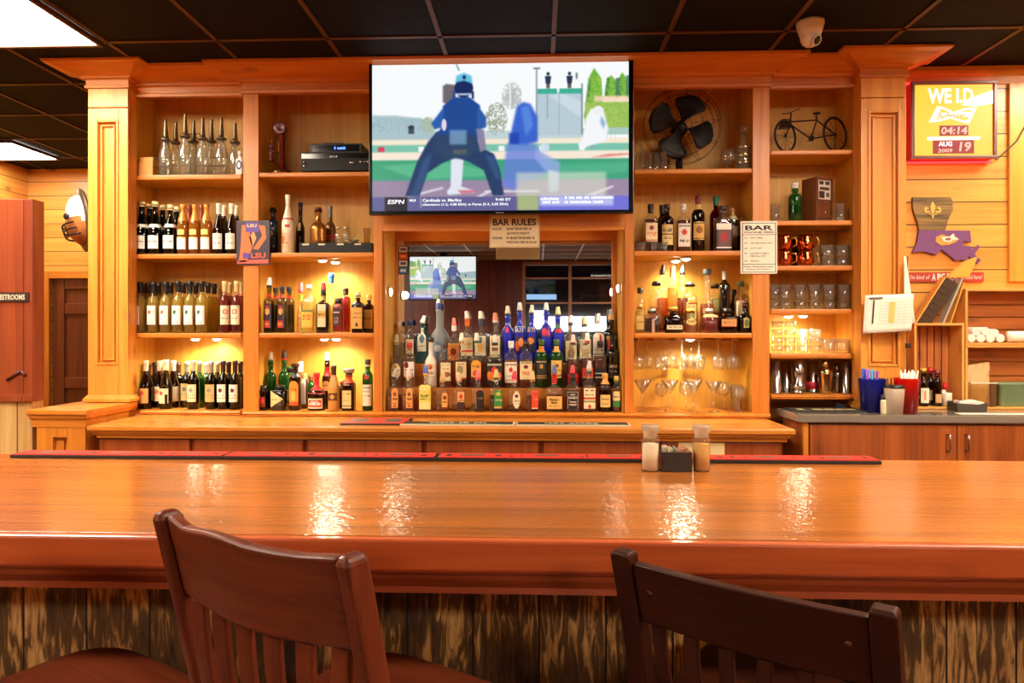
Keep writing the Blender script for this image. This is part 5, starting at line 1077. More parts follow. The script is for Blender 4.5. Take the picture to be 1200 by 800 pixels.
row(R2[0], R2[1], 'middle tier before mirror', [
    (462, 404, 'clear rum bottle, pale oval label', dict(kind='round', r=.037, rn=.0135, glass=G_CLEAR, liquid=L_CLEAR, fill=.6, lab=(.05, .145, .031, (230, 214, 170), [('t', .52, .6, INK), ('c', .5, .8, .2, .08, GOLD)], 0, 'oval'), pour=((190, 180, 140), (206, 196, 150), 0))),
    (480, 402, 'clear white rum bottle, bat emblem label', dict(kind='round', r=.038, rn=.0135, glass=G_CLEAR, liquid=L_CLEAR, fill=.6, lab=(.06, .155, .036, WHT, [('c', .3, .78, .22, .2, (120, 24, 30)), ('b', .0, .06, REDC), ('t', .24, .3, INK), ('t', .12, .18, INK)]), words=[('BACARDI', .48, .13, .8, (150, 24, 30))], cap=(REDC, .02, 1.2))),
    (505, 396, 'frosted white coconut rum bottle', dict(kind='long', r=.037, rn=.015, glass=flat((232, 224, 204), .25, 0, .4), cap=((50, 34, 26), .025, 1.15), lab=(.06, .15, .026, (240, 226, 196), [('c', .5, .72, .35, .2, (214, 140, 60)), ('c', .55, .66, .14, .12, (150, 60, 40)), ('b', 0, .1, (220, 190, 140))]), words=[('MALIBU', .32, .2, .8, (180, 60, 40))])),
    (522, 402, 'amber bottle, cream picture label', am(.6, lab=(.04, .15, .031, (232, 216, 172), [('t', .84, .9, GRN), ('c', .6, .36, .4, .14, (150, 90, 60)), ('t', .6, .68, TAN)], .2), cap=((70, 44, 26), .03, 1.1))),
    (541, 402, 'amber bottle, tan picture label', dkl(.62, lab=(.05, .155, .032, (224, 198, 140), [('c', .4, .55, .3, .25, (150, 130, 90)), ('b', .0, .12, REDC), ('t', .86, .92, INK)]), pour=(GOLD, (236, 230, 216), 0))),
    (558.5, 402, 'spiced rum bottle, bright orange label', dkl(.6, lab=(.06, .165, .029, (242, 166, 50), [('t', .56, .68, INK), ('b', 0, .06, REDC), ('c', .5, .25, .3, .2, (190, 60, 40))], 0, 'arch'), pour=((60, 100, 50), (232, 226, 210), 0))),
    (580, 404, 'black label bottle with red fruit picture', dict(kind='square', r=.046, rn=.0145, glass=G_CLEAR, liquid=L_BLACK, fill=.64, lab=(.04, .15, .044, (40, 30, 26), [('c', .5, .5, .2, .3, (226, 50, 36)), ('c', .2, .3, .22, .24, (240, 130, 50)), ('c', .82, .3, .16, .2, (236, 120, 50)), ('b', .84, .93, (190, 184, 160)), ('c', .5, .08, .4, .06, GOLD)]), pour=(BLK, (226, 222, 206), 0))),
    (599, 400, 'bourbon bottle, white label with red seal', dict(kind='square', r=.039, rn=.0145, glass=G_CLEAR, liquid=L_AMBER, fill=.6, lab=(.03, .155, .037, (240, 228, 200), [('c', .5, .62, .16, .11, REDC), ('t', .28, .33, INK), ('t', .1, .15, INK)]), words=[('JIM BEAM', .86, .11, .85, INK)], cap=((220, 216, 206), .04, 1.1))),
    (616.5, 400, 'bourbon bottle, tan label with dark seal', dict(kind='square', r=.039, rn=.0145, glass=G_CLEAR, liquid=L_AMBER, fill=.6, lab=(.05, .158, .037, (236, 214, 160), [('c', .5, .7, .16, .12, (120, 30, 24)), ('b', .18, .2, INK)]), words=[('JIM BEAM', .92, .09, .75, INK), ('FIRE', .36, .2, .6, (224, 110, 50))], cap=((58, 40, 34), .045, 1.1))),
    (634.5, 398, 'dark green bottle, black and gold label', dict(kind='round', r=.038, rn=.0145, glass=G_GREEN, liquid=LIQ((30, 60, 30)), fill=.7, lab=(.045, .165, .036, (40, 40, 32), [('b', .1, .14, GOLD), ('b', .2, .24, GOLD), ('c', .5, .7, .16, .1, GOLD), ('b', .9, .96, (190, 170, 120))]), neck=((220, 140, 40), .215, .25), cap=((60, 90, 40), .03, 1.1))),
    (652, 398, 'green whiskey bottle, yellow label', dict(kind='round', r=.0385, rn=.0145, glass=G_GREEN, liquid=LIQ((30, 80, 30)), fill=.7, lab=(.06, .165, .036, (230, 190, 96), [('c', .5, .7, .2, .1, (120, 60, 30)), ('b', .1, .13, INK)]), words=[('JAMESON', .42, .12, .8, INK)], neck=((226, 170, 80), .215, .25), cap=((50, 100, 50), .03, 1.1))),
    (671.5, 404, 'whiskey bottle with red butterfly neck tag', dict(kind='round', r=.037, rn=.0145, glass=G_CLEAR, liquid=L_DARK, fill=.66, lab=(.02, .085, .036, (206, 40, 34), [('c', .5, .5, .16, .4, BLK), ('b', 0, .1, BLK)]), pour=((60, 30, 26), (236, 200, 190), 0))),
    (689, 402, 'whiskey bottle, slanted red label', dict(kind='square', r=.035, rn=.0145, glass=G_CLEAR, liquid=L_DARK, fill=.66, lab=(.06, .12, .034, (200, 50, 36), [('c', .6, .6, .25, .3, (60, 80, 60)), ('b', .0, .1, GOLD)]), pour=(REDC, (240, 234, 226), 0))),
    (706.5, 400, 'square scotch, black label with pale slashes', dict(kind='square', r=.036, rn=.0145, glass=G_CLEAR, liquid=L_DARK, fill=.68, lab=(.055, .115, .034, BLK, [('b', .12, .2, (220, 200, 150)), ('b', .5, .62, (210, 200, 180))]), cap=(BLK, .04, 1.1))),
    (723.5, 394, 'dark round bottle, two pale label bands', dict(kind='round', r=.036, rn=.0145, glass=G_BLACK, lab=(.06, .15, .034, (30, 24, 22), [('t', .7, .84, (210, 190, 160)), ('t', .4, .5, (200, 180, 150)), ('b', 0, .1, (90, 50, 30))]), cap=(BLK, .04, 1.1)))], 'bottles on the middle tier')
BAY = AI+(4.1765, 4.2725)
row(R3[0], R3[1], 'back tier before mirror', [
    (457.5, 377, 'clear bottle, plain', dict(sq, r=.034, liquid=L_CLEAR, fill=.5, cap=((200, 196, 180), .03, 1.2))),
    (471, 375, 'clear bottle, dark blue cap', dict(sq, r=.028, liquid=L_CLEAR, fill=.6, cap=(NAVY, .035, 1.25), lab=(.06, .15, .025, (226, 200, 170), [('c', .5, .5, .3, .3, (210, 110, 90))]))),
    (492.5, 381, 'pale turquoise gin bottle, portrait label', dict(kind='oblong', r=.042, rn=.0145, glass=G_TEAL, liquid=LIQ((150, 206, 216)), fill=.6, lab=(.075, .22, .026, (214, 214, 190), [('c', .5, .55, .3, .2, (90, 110, 140)), ('t', .84, .9, (140, 70, 50)), ('t', .2, .26, (150, 60, 60))]), pour=((60, 70, 70), (232, 232, 226), .3))),
    (514, 362, 'tall frosted vodka bottle, blue neck band', dict(kind='long', r=.045, rn=.0155, glass=G_FROST, liquid=LIQ((226, 230, 232)), fill=.5, neck=((60, 80, 150), .335, .375), lab=(.06, .13, .026, (120, 150, 190), [('c', .5, .5, .4, .3, (220, 226, 232))]), pour=((230, 228, 214), (240, 238, 230), 0))),
    (532.5, 384, 'tequila bottle, orange box label, red pourer', dict(sq, liquid=L_GOLD, fill=.4, lab=(.02, .125, .036, (204, 120, 50), [('c', .5, .5, .25, .22, (130, 40, 24)), ('b', .88, 1, GOLD)]), pour=((240, 230, 220), (234, 110, 90), 0), neck=((236, 220, 210), .2, .23))),
    (547.5, 376, 'clear vodka, orange neck, red label line', dict(sq, r=.039, liquid=L_CLEAR, fill=.66, lab=(.05, .16, .036, (226, 206, 160), [('b', .18, .3, (206, 50, 40)), ('t', .6, .7, TAN)]), neck=((230, 110, 40), .23, .265), pour=((230, 110, 40), (236, 230, 214), -.15))),
    (563.5, 376, 'clear vodka, dark neck, pineapple picture', dict(sq, r=.039, liquid=L_CLEAR, fill=.66, lab=(.05, .17, .033, (226, 216, 180), [('c', .45, .4, .25, .24, (232, 170, 60)), ('r', .35, .66, .6, .95, (80, 100, 130))]), neck=((70, 70, 80), .23, .265), pour=((70, 70, 80), (236, 230, 214), -.12))),
    (580.5, 378, 'clear vodka, black and maroon label', dict(sq, r=.038, liquid=L_CLEAR, fill=.66, lab=(.04, .17, .03, CREAM, [('r', .2, .56, .8, .84, (40, 40, 36)), ('r', .2, .3, .8, .46, (110, 40, 34))]), pour=((236, 232, 224), (236, 140, 110), -.05))),
    (594.5, 370, 'cobalt blue vodka, pink mark', dict(kind='round', r=.034, rn=.0145, glass=G_BLUE, lab=(.19, .23, .016, (30, 40, 150), [('c', .5, .5, .3, .5, (224, 60, 110))]), pour=((30, 40, 70), (228, 224, 206), 0))),
    (608.8, 366, 'cobalt blue vodka, white capital lettering', dict(kind='round', r=.035, rn=.0145, glass=G_BLUE, lab=[(.19, .235, .033, (24, 40, 160), []), (.07, .17, .028, (40, 30, 90), [('c', .3, .4, .3, .3, (220, 90, 40)), ('c', .7, .62, .3, .26, (236, 150, 60))])], words=[('SKYY', .5, .8, .9, WHT)], pour=((40, 50, 130), (230, 236, 244), 0))),
    (623, 369, 'cobalt blue vodka, gold lettering', dict(kind='round', r=.034, rn=.0145, glass=G_BLUE, lab=[(.19, .23, .03, (24, 40, 160), []), (.07, .17, .026, (36, 30, 80), [('c', .4, .7, .4, .2, (226, 140, 50))])], words=[('SKYY', .5, .7, .85, (236, 210, 140))], pour=((40, 46, 90), (226, 222, 200), .05))),
    (640, 366, 'cobalt blue vodka, red rose picture', dict(kind='round', r=.035, rn=.0145, glass=G_BLUE, lab=(.16, .23, .03, (30, 40, 150), [('c', .3, .5, .3, .35, (220, 60, 90)), ('c', .75, .4, .2, .3, (190, 60, 120))]), pour=((60, 70, 140), (226, 232, 240), 0))),
    (654, 371, 'cobalt blue vodka, green and red mark', dict(kind='round', r=.034, rn=.0145, glass=G_BLUE, lab=(.19, .25, .014, (60, 60, 120), [('b', .0, .4, REDC), ('b', .5, .8, (70, 140, 60))]), pour=((50, 60, 120), (232, 216, 150), 0))),
    (669, 381, 'clear vodka, cream floral label', dict(sq, r=.037, liquid=L_CLEAR, fill=.66, lab=(.02, .14, .033, (222, 212, 160), [('c', .5, .35, .3, .3, (140, 100, 60)), ('r', .3, .6, .7, .9, (170, 150, 100))]), pour=((60, 66, 70), (214, 224, 236), 0))),
    (685.5, 383, 'clear vodka, plain label, grey line', dict(sq, r=.037, liquid=L_CLEAR, fill=.66, lab=(.03, .15, .034, (226, 216, 178), [('r', .3, .7, .8, .8, (60, 66, 60)), ('r', .2, .1, .8, .5, (206, 176, 120))]), pour=((70, 66, 60), (222, 200, 140), 0))),
    (703.5, 379, 'clear vodka, tall red stripe label', dict(sq, r=.038, liquid=L_CLEAR, fill=.66, lab=(.02, .19, .034, (240, 234, 214), [('r', .55, .45, .72, .95, (216, 40, 40)), ('b', .2, .26, (140, 120, 90)), ('t', .34, .4, INK)]), pour=((230, 220, 214), (236, 240, 244), .05))),
    (719.5, 374, 'black bottle, cream neck, red slanted label', dict(kind='round', r=.037, rn=.0155, glass=G_BLACK, neck=((232, 206, 150), .27, .30), lab=(.03, .17, .034, (40, 26, 22), [('r', .1, .3, .4, .9, (214, 50, 40)), ('b', .86, 1, (214, 170, 80)), ('t', .2, .3, (200, 190, 160))]), pour=((40, 40, 44), (190, 206, 214), 0)))], 'bottles on the back tier')

# ------------------------------------------------------------------ right bay: fan, bourbons, stemware
zD3, zD2, zD1 = ZS[1], ZS[0], ZB0
zD4 = ZS[2]
gD = 'whiskeys under the fan'; BAY = (BD[0], BD[1], YC+.045, BD[3], 3)
row(c0+.03, zD3, 'shelf under the fan', [(762.5, 240, 'bourbon bottle, tan label, red mark', dict(kind='square', r=.037, rn=.0145, glass=G_CLEAR, liquid=L_DARK, fill=.68, cap=((54, 34, 28), .05, 1.1), lab=(.06, .17, .035, (236, 214, 170), [('c', .5, .74, .2, .13, (150, 40, 30)), ('t', .3, .5, (224, 120, 80)), ('b', .06, .1, REDC)]))),
    (781.5, 240, 'dark whiskey bottle, cream label', dict(kind='round', r=.039, rn=.015, glass=G_BROWN, liquid=L_BLACK, fill=.7, cap=((50, 32, 26), .045, 1.15), lab=(.04, .16, .037, (220, 190, 120), [('t', .66, .78, INK), ('t', .3, .36, INK), ('b', .5, .53, INK)]))),
    (800.5, 240, 'bourbon bottle, white label, round red seal', dict(kind='square', r=.037, rn=.0145, glass=G_CLEAR, liquid=L_DARK, fill=.66, cap=((226, 224, 216), .035, 1.15), lab=(.03, .165, .035, (232, 222, 204), [('c', .5, .62, .22, .13, REDC), ('t', .2, .3, INK)]), words=[('JIM BEAM', .88, .1, .85, INK)])),
    (818, 230, 'tall dark whiskey bottle, gold label', dict(kind='round', r=.038, rn=.0145, glass=G_BROWN, liquid=L_BLACK, fill=.7, cap=((110, 30, 30), .05, 1.1), neck=((206, 170, 90), .25, .29), lab=(.07, .175, .037, (222, 176, 90), [('c', .5, .55, .26, .2, (150, 90, 40)), ('b', .04, .08, INK), ('b', .9, .96, INK)]))),
    (847, 241, 'big whiskey bottle, portrait label', dict(kind='oblong', r=.050, rn=.019, glass=G_CLEAR, liquid=L_DARK, fill=.7, h=.27, cap=((66, 50, 44), .045, 1.1), lab=(.02, .165, .043, (110, 70, 70), [('b', .76, 1, (240, 232, 214)), ('c', .5, .45, .26, .2, (170, 30, 34)), ('b', 0, .05, WHT), ('r', 0, .05, .1, .76, (70, 60, 70))])))], gD)
row(c1+.03, zD3, 'shelf behind the front whiskeys', [(776, 241, 'brown bottle, dark cap', dict(kind='round', r=.03, rn=.0145, glass=G_BROWN, cap=((50, 36, 30), .05, 1.1))), (839, 231, 'red bottle, green cap', dict(kind='round', r=.037, rn=.0145, glass=thin_glass((150, 50, 36), (60, 14, 10), 1.1), cap=((20, 100, 70), .05, 1.1))), (859.5, 244, 'tall slim dark bottle, gold stopper', dict(kind='tall', r=.03, rn=.0145, glass=G_BLACK, neck=((200, 190, 150), .2, .225), cap=((180, 140, 80), .07, 1.0, .6), lab=(.03, .16, .027, (130, 96, 70), []))), (875.5, 256, 'short bottle, cork cap', dict(kind='tall', r=.028, rn=.015, glass=G_CLEAR, liquid=L_DARK, fill=.5, cap=((200, 150, 90), .03, 1.2)))], gD)
def tumbler(px, y, z, r, h, label, name='glass_tumbler', taper=1.12, cat='glass', group=None, glass=None, ribs=0, base=.012, stack=None):
    P = atY(px, HZ, y); g = glass or CLEARTHICK
    def f():
        mb = MB(); rb, rt = r/taper, r
        mb.lathe([(0, 0), (0, rb*.94), (.004, rb), (base, rb+(rt-rb)*base/h), (h, rt), (h, rt-.0022), (base+.002, rb-.0022), (base, 0)], g, 24 if ribs else 18)
        return mb.mesh(name)
    o = obj(name, cached(('tb', name, r, h, taper, id(g), base), f), local=True); o.location = (P.x, y, z+.0005)
    return tag(o, label, cat, group)
for k, px in enumerate((746.5, 752.5, 759, 766, 772.5, 779)):
    if k in (1, 2, 3, 4, 5, 0): tumbler(px, YC+.026 if k % 2 else YC+.06, zD3, .0175, .052, 'small shot glass, '+ORD[k]+' from left, before the whiskeys under the fan', 'shot_glass', 1.25, group='shot glasses')
gE = 'bottles on the crowded bourbon shelf'; BAY = tuple(BD)+(2,)
row(c0+.012, zD2, 'front of crowded bourbon shelf', [(749.5, 357, 'small pale bottle', dict(kind='square', r=.026, rn=.012, glass=G_CLEAR, liquid=L_STRAW, fill=.6, cap=(TAN, .025, 1.3), lab=(.02, .1, .022, (220, 190, 110), [('t', .5, .6, INK)]))), (764, 362, 'squat dark decanter bottle', dict(kind='square', r=.042, rn=.017, glass=G_CLEAR, liquid=L_BLACK, fill=.62, cap=((176, 176, 170), .024, 1.5), lab=(.0, .08, .008, (200, 160, 140), []))), (789.5, 360, 'wide dark bottle, cream label', dict(kind='squat', r=.055, rn=.02, glass=G_BROWN, liquid=L_BLACK, fill=.55, cap=((206, 150, 60), .02, 1.5), lab=(.02, .045, .045, CREAM, [('t', .4, .7, INK)]))), (809, 362, 'small round faceted bottle, gold label', dict(kind='globe', r=.04, rn=.018, glass=G_CLEAR, liquid=L_AMBER, fill=.4, cap=((226, 180, 90), .024, 1.4), lab=(.045, .085, .03, (230, 196, 110), [('t', .4, .7, INK)], 0, 'oval'))), (831.5, 362, 'square red cordial bottle, cream band', dict(kind='square', r=.042, rn=.017, glass=G_CLEAR, liquid=L_RED, fill=.66, cap=((200, 190, 190), .024, 1.5), lab=(.09, .118, .039, (226, 190, 130), []))), (852.5, 362, 'dark squat bottle, tan label', dict(kind='squat', r=.05, rn=.02, glass=G_BROWN, liquid=L_BLACK, fill=.6, cap=((60, 50, 44), .022, 1.5), lab=(.035, .08, .043, (216, 150, 84), [('b', .0, .08, REDC), ('t', .5, .6, INK)]))), (873, 352, 'dark round decanter bottle', dict(kind='globe', r=.042, rn=.014, glass=G_BROWN, liquid=L_BLACK, fill=.45, cap=((110, 50, 40), .03, 1.3), lab=(.03, .085, .016, (200, 180, 110), [('c', .5, .5, .4, .4, (90, 110, 60))])))], gE)
row(c1+.02, zD2, 'back of crowded bourbon shelf', [(750, 338, 'clear bottle, black stopper', dict(kind='round', r=.03, rn=.0135, glass=G_CLEAR, liquid=L_STRAW, fill=.5, cap=(BLK, .03, 1.2))), (769, 330, 'bottle with dark cap, round label', dict(kind='square', r=.034, rn=.018, glass=G_CLEAR, liquid=L_AMBER, fill=.5, cap=((44, 36, 32), .02, 1.5), lab=(.03, .1, .03, (150, 90, 50), [('c', .5, .5, .3, .3, CREAM)]))), (788, 312, 'tall clear bottle, yellow liquid', dict(kind='tall', r=.029, rn=.013, glass=G_CLEAR, liquid=L_GOLD, fill=.68, cap=((226, 190, 120), .07, 1.1), lab=(.1, .16, .012, (60, 40, 36), []))), (808.5, 331, 'square decanter bottle, dark cap, embossed panel', dict(kind='square', r=.04, rn=.02, glass=G_CLEAR, liquid=L_AMBER, fill=.6, cap=((66, 54, 44), .022, 1.5), lab=(.08, .17, .028, (214, 190, 120), [('r', .15, .1, .45, .9, (160, 150, 90)), ('r', .55, .1, .85, .9, (160, 150, 90))]))), (828.5, 322, 'round bottle, big grey stopper', dict(kind='globe', r=.042, rn=.016, glass=G_CLEAR, liquid=L_AMBER, fill=.5, cap=((64, 70, 72), .035, 1.6), lab=(.08, .14, .03, (190, 150, 90), []))), (849, 318, 'tall dark bottle, silver neck, tan label', dict(kind='tall', r=.033, rn=.0135, glass=G_BLACK, cap=((200, 196, 190), .05, 1.1, .5), lab=(.05, .13, .018, (220, 150, 80), [('t', .5, .6, INK)]))), (868, 330, 'clear bottle, cream side label', dict(kind='square', r=.033, rn=.016, glass=G_CLEAR, liquid=L_AMBER, fill=.6, cap=((90, 100, 70), .03, 1.3), lab=(.1, .19, .028, (232, 216, 180), [], -.3)))], gE)
row(c2+.005, zD2, 'rear of crowded bourbon shelf', [(776, 322, 'clear bottle, dark pourer', dict(kind='round', r=.033, rn=.0135, glass=G_CLEAR, liquid=L_AMBER, fill=.6, pour=(BLK, (60, 54, 52), .15))), (800, 322, 'clear bottle, grey pourer', dict(kind='round', r=.033, rn=.0135, glass=G_CLEAR, liquid=L_DARK, fill=.6, pour=(BLK, (120, 122, 124), .1))), (838, 333, 'bottle, dark cap, green label', dict(kind='square', r=.036, rn=.018, glass=G_CLEAR, liquid=L_AMBER, fill=.6, cap=((60, 40, 34), .02, 1.4), lab=(.12, .21, .028, (120, 120, 60), [('r', .2, .1, .8, .9, (190, 180, 120))]))), (860, 340, 'dark bottle, plain', dict(kind='round', r=.028, rn=.0135, glass=G_BROWN, cap=(BLK, .03, 1.1)))], gE)

settle(); BAY = None
# decanters and glasses beside the fan
def decanter(px, y, z, label, r, h, stop, lines=False):
    P = atY(px, HZ, y); t = thing('glass_decanter', label, 'decanter', (P.x, y, z+.0005), 0, 'decanters beside the fan')
    mb = MB(); mb.lathe([(0, 0), (0, r*.95), (.006, r), (h*.55, r*.92), (h*.66, r*.6), (h*.74, r*.3), (h*.86, r*.28), (h*.9, r*.45), (h*.9, r*.38), (h*.86, r*.2), (h*.74, r*.22), (h*.55, r*.84), (.01, r*.88), (.008, 0)], CLEARTHICK, 24); obj('body', mb, t, True)
    mb = MB(); mb.lathe([(h*.88, 0), (h*.88, r*.18), (h*.93, r*.3), (h*.96, r*stop), (h*1.02, r*stop*1.1), (h*1.08, r*stop*.7), (h*1.1, 0)], CLEARTHICK, 20); obj('stopper', mb, t, True)
    if lines:
        mb = MB()
        for zz in (.18, .36, .54): mb.lathe([(h*zz, r*.96+.001), (h*zz+.004, r*.96+.0015), (h*zz+.008, r*.95+.001)], flat((220, 190, 130), .25, .8), 24)
        obj('gold_bands', mb, t, True)
decanter(750, c0+.06, zD4, 'clear glass decanter left of the black fan', .034, .19, .35)
decanter(871, c0+.03, zD4, 'banded glass decanter with round stopper right of the fan', .045, .245, .62, True)
for k, (px, dy) in enumerate(((760.5, -.006), (769, -.006), (777.5, -.006))): tumbler(px, c0+dy, zD4, .0205, .105, 'clear highball glass, '+ORD[k]+' from left, in front of the black fan', 'highball_glass', 1.08, group='highball glasses by the fan')
def stem(px, y, z, kind, label, group, h=.16, r=.04, up=True, name=None):
    P = atY(px, HZ, y)
    def f():
        mb = MB()
        if kind == 'martini': pr = [(0, 0), (0, r*.72), (.003, r*.70), (.006, .006), (h*.5, .004), (h*.54, .006), (h, r), (h, r-.0015), (h*.56, .004), (h*.555, 0)]
        elif kind == 'snifter': pr = [(0, 0), (0, r*.7), (.003, r*.68), (.008, .007), (h*.28, .006), (h*.33, r*.5), (h*.5, r), (h*.7, r*1.0), (h, r*.72), (h, r*.70), (h*.7, r*.97), (h*.5, r*.97), (h*.34, r*.45), (h*.32, 0)]
        else: pr = [(0, 0), (0, r*.8), (.003, r*.78), (.006, .006), (h*.46, .004), (h*.5, r*.45), (h*.62, r*.94), (h*.72, r), (h, r*.84), (h, r*.82), (h*.72, r*.97), (h*.62, r*.9), (h*.51, r*.4), (h*.49, 0)]
        if not up: pr = [(-q[0],)+tuple(q[1:]) for q in pr]
        mb.lathe(pr, CLEAR, 22); return mb.mesh(name or kind+'_glass')
    o = obj(name or kind+'_glass', cached(('st', kind, h, r, up), f), local=True); o.location = (P.x, y, z+(.0005 if up else -.0005)); return tag(o, label, 'glass', group)
stem(853, c0+.02, zD4, 'snifter', 'clear brandy snifter between the fan and the banded decanter', None, .125, .045)
gS = 'upright stemware on the bottom shelf'
for k, (px, dy, kd, h, r) in enumerate(((753, .02, 'martini', .185, .052), (775, .1, 'wine', .16, .04), (785, .02, 'martini', .185, .052), (804, .12, 'wine', .165, .042), (813, .02, 'martini', .185, .052), (836, .02, 'martini', .18, .05), (847, .13, 'wine', .165, .042), (866, .015, 'wine', .145, .036))):
    stem(px, c0+dy, zD1, kd, ('wide martini glass, ' if kd == 'martini' else 'clear stemmed glass, ')+ORD[k]+' from left, standing on the stemware shelf', gS, h, r)
tumbler(863, c1+.03, zD1, .038, .15, 'large clear goblet at the right end of the stemware shelf', 'hurricane_glass', 1.2)
# hanging stemware and its rails
gH = 'stemware hanging upside down'
zr = ZS[0]-ST-.0005
hang = [(747, .05), (775, .05), (799, .06), (819, .07), (842, .05), (858, .06), (862, .16), (758, .17), (786, .17), (810, .17)]
t = thing('glass_rack', 'brass wire rack of rails under the shelf holding upside-down stemware', 'rack', (X(812, c0+.1), c0+.1, zr-.02))
for px in (744.5, 761, 787, 809, 831, 852, 871):
    mb = MB(); x = X(px, c0+.1); mb.box(x-.003, x+.003, c0-.02, c0+.2, zr-.012, zr, BRASS); mb.box(x-.014, x+.014, c0-.02, c0+.2, zr-.015, zr-.0122, BRASS, .001); obj('rail', mb, t)
for k, (px, dy) in enumerate(sorted(hang)): stem(px, c0+dy, zr-.011, 'wine', 'wine glass hanging upside down, '+ORD[k]+' from left, under the bourbon shelf', gH, .175, .038, False, 'hanging_wine_glass')

# antique fan
fy = c0+.105; F0 = atY(802, 149, fy); t = thing('electric_fan', 'antique black four-bladed desk fan with wire cage on the upper right shelf', 'fan', (F0.x, fy, zD4+.0005))
FB = flat((30, 28, 27), .5, .0, spec=.3); FW = flat((46, 36, 30), .35, .5); hub = Vector((F0.x-.02, fy, F0.z))
for k in range(4):
    a0 = math.radians(68+90*k); mb = MB(); nr, na = 10, 8; g = []
    for i in range(nr+1):
        rr_ = .028+(.198-.028)*i/nr; wdt = .2+.42*math.sin(min(1, i/nr*1.25)*PI/2)
        if i > nr*.75: wdt *= math.sqrt(max(.02, 1-((i/nr-.75)/.25)**2*.92))
        rowv = []
        for j in range(na+1):
            s_ = (j/na-.5)*2; a = a0+s_*wdt; rowv.append(mb.bm.verts.new((hub.x+rr_*math.cos(a), fy-.012+s_*.022*(1-.3*i/nr)-.004*(1-s_*s_), hub.z+rr_*math.sin(a))))
        g.append(rowv)
    for i in range(nr):
        for j in range(na): mb.face([g[i][j], g[i+1][j], g[i+1][j+1], g[i][j+1]], FB, True)
    o = obj('blade', mb, t); md = o.modifiers.new('s', 'SOLIDIFY'); md.thickness = .002
Mh = Matrix.Translation(hub) @ Matrix.Rotation(PI/2, 4, 'X')
mb = MB(); mb.lathe([(-.02, 0), (-.02, .03), (.02, .03), (.032, .02), (.036, 0)], FB, 20, M=Mh); obj('hub', mb, t)
mb = MB(); mb.lathe([(-.115, 0), (-.11, .03), (-.09, .045), (-.035, .048), (-.024, .03), (-.022, 0)], FB, 20, M=Mh); obj('motor', mb, t)
mb = MB()
def ringp(c, r, dy, n=40): return [(c.x+r*math.cos(2*PI*i/n), c.y+dy, c.z+r*math.sin(2*PI*i/n)) for i in range(n)]
for r_, dy in ((.228, .0), (.228, -.045), (.18, -.052), (.12, -.056), (.05, -.058)): mb.tube(ringp(hub, r_, dy), .0016, FW, 6, True)
for k in range(10):
    a = 2*PI*k/10+.15; c, s_ = math.cos(a), math.sin(a)
    mb.tube([(hub.x+.05*c, fy-.058, hub.z+.05*s_), (hub.x+.13*c, fy-.054, hub.z+.13*s_), (hub.x+.226*c, fy-.045, hub.z+.226*s_), (hub.x+.228*c, fy-.01, hub.z+.228*s_), (hub.x+.16*c, fy+.04, hub.z+.16*s_), (hub.x+.05*c, fy+.045, hub.z+.05*s_)], .0014, FW, 6)
obj('wire_cage', mb, t)
zt = hub.z-.05; mb = MB(); mb.lathe([(zD4+.0007, 0), (zD4+.0007, .07), (zD4+.012, .068), (zD4+.03, .045), (zD4+.05, .022), (zt, .016), (zt+.02, .02), (zt+.02, 0)], FB, 24, (hub.x, fy+.055, 0)); obj('base', mb, t)

# ------------------------------------------------------------------ narrow bay on the right
e0 = YS+.055
# bicycle ornament
by = YS+.07; t = thing('bicycle_ornament', 'small dark metal bicycle ornament with front basket on the top narrow shelf', 'ornament', (X(957, by), by, ZE[4]+.0005))
BK = flat((30, 22, 18), .4, .5); zz = ZE[4]+.0005
def bp_(px, py): p = atY(px, py, by); return Vector((p.x-.024, by, p.z+.002))
fr, rr_ = bp_(925, 160), bp_(983.5, 158)
Rf, Rr = fr.z-zz-.0085, rr_.z-zz-.0085
for nm, c, r_ in (('front_wheel', fr, Rf), ('rear_wheel', rr_, Rr)):
    mb = MB(); yaw = .55 if nm == 'front_wheel' else .5
    M = Matrix.Translation(c) @ Matrix.Rotation(yaw, 4, 'Z')
    mb.tube([M @ Vector((r_*math.cos(2*PI*i/36), 0, r_*math.sin(2*PI*i/36))) for i in range(36)], .006, BK, 8, True)
    for k in range(12):
        a = 2*PI*k/12; mb.tube([M @ Vector((0, 0, 0)), M @ Vector((r_*math.cos(a), 0, r_*math.sin(a)))], .0013, BK, 5)
    mb.lathe([(-.008, 0), (-.008, .006), (.008, .006), (.008, 0)], BK, 10, M=M @ Matrix.Rotation(PI/2, 4, 'X')); obj(nm, mb, t)
mb = MB(); hd, st_, bb = bp_(931, 143), bp_(962, 141), bp_(955, 163)
for P_ in ([hd, st_], [bp_(932, 147), bb], [st_, bb], [st_, rr_], [bb, rr_], [hd, bp_(929, 152), fr], [bp_(961, 135), st_], [bp_(932, 133), hd]): mb.tube(P_, .0042, BK, 8)
obj('frame', mb, t)
mb = MB(); mb.tube([bp_(923, 132)+Vector((0, .03, 0)), bp_(930, 133), bp_(936, 130), bp_(941, 129)+Vector((0, -.02, 0))], .0026, BK, 8); obj('handlebar', mb, t)
mb = MB(); mb.lathe([(0, 0), (.0, .016), (.008, .018), (.012, .008), (.012, 0)], BK, 14, bp_(962, 134), sx=1.3, sy=.7); obj('saddle', mb, t)
mb = MB(); c = bp_(925, 147)
for k in range(5):
    mb.tube([(c.x-.027+.001*k, by-.022, c.z-.016+.011*k), (c.x+.027, by-.022, c.z-.016+.011*k), (c.x+.027, by+.022, c.z-.016+.011*k), (c.x-.027, by+.022, c.z-.016+.011*k)], .0024, BK, 5, True)
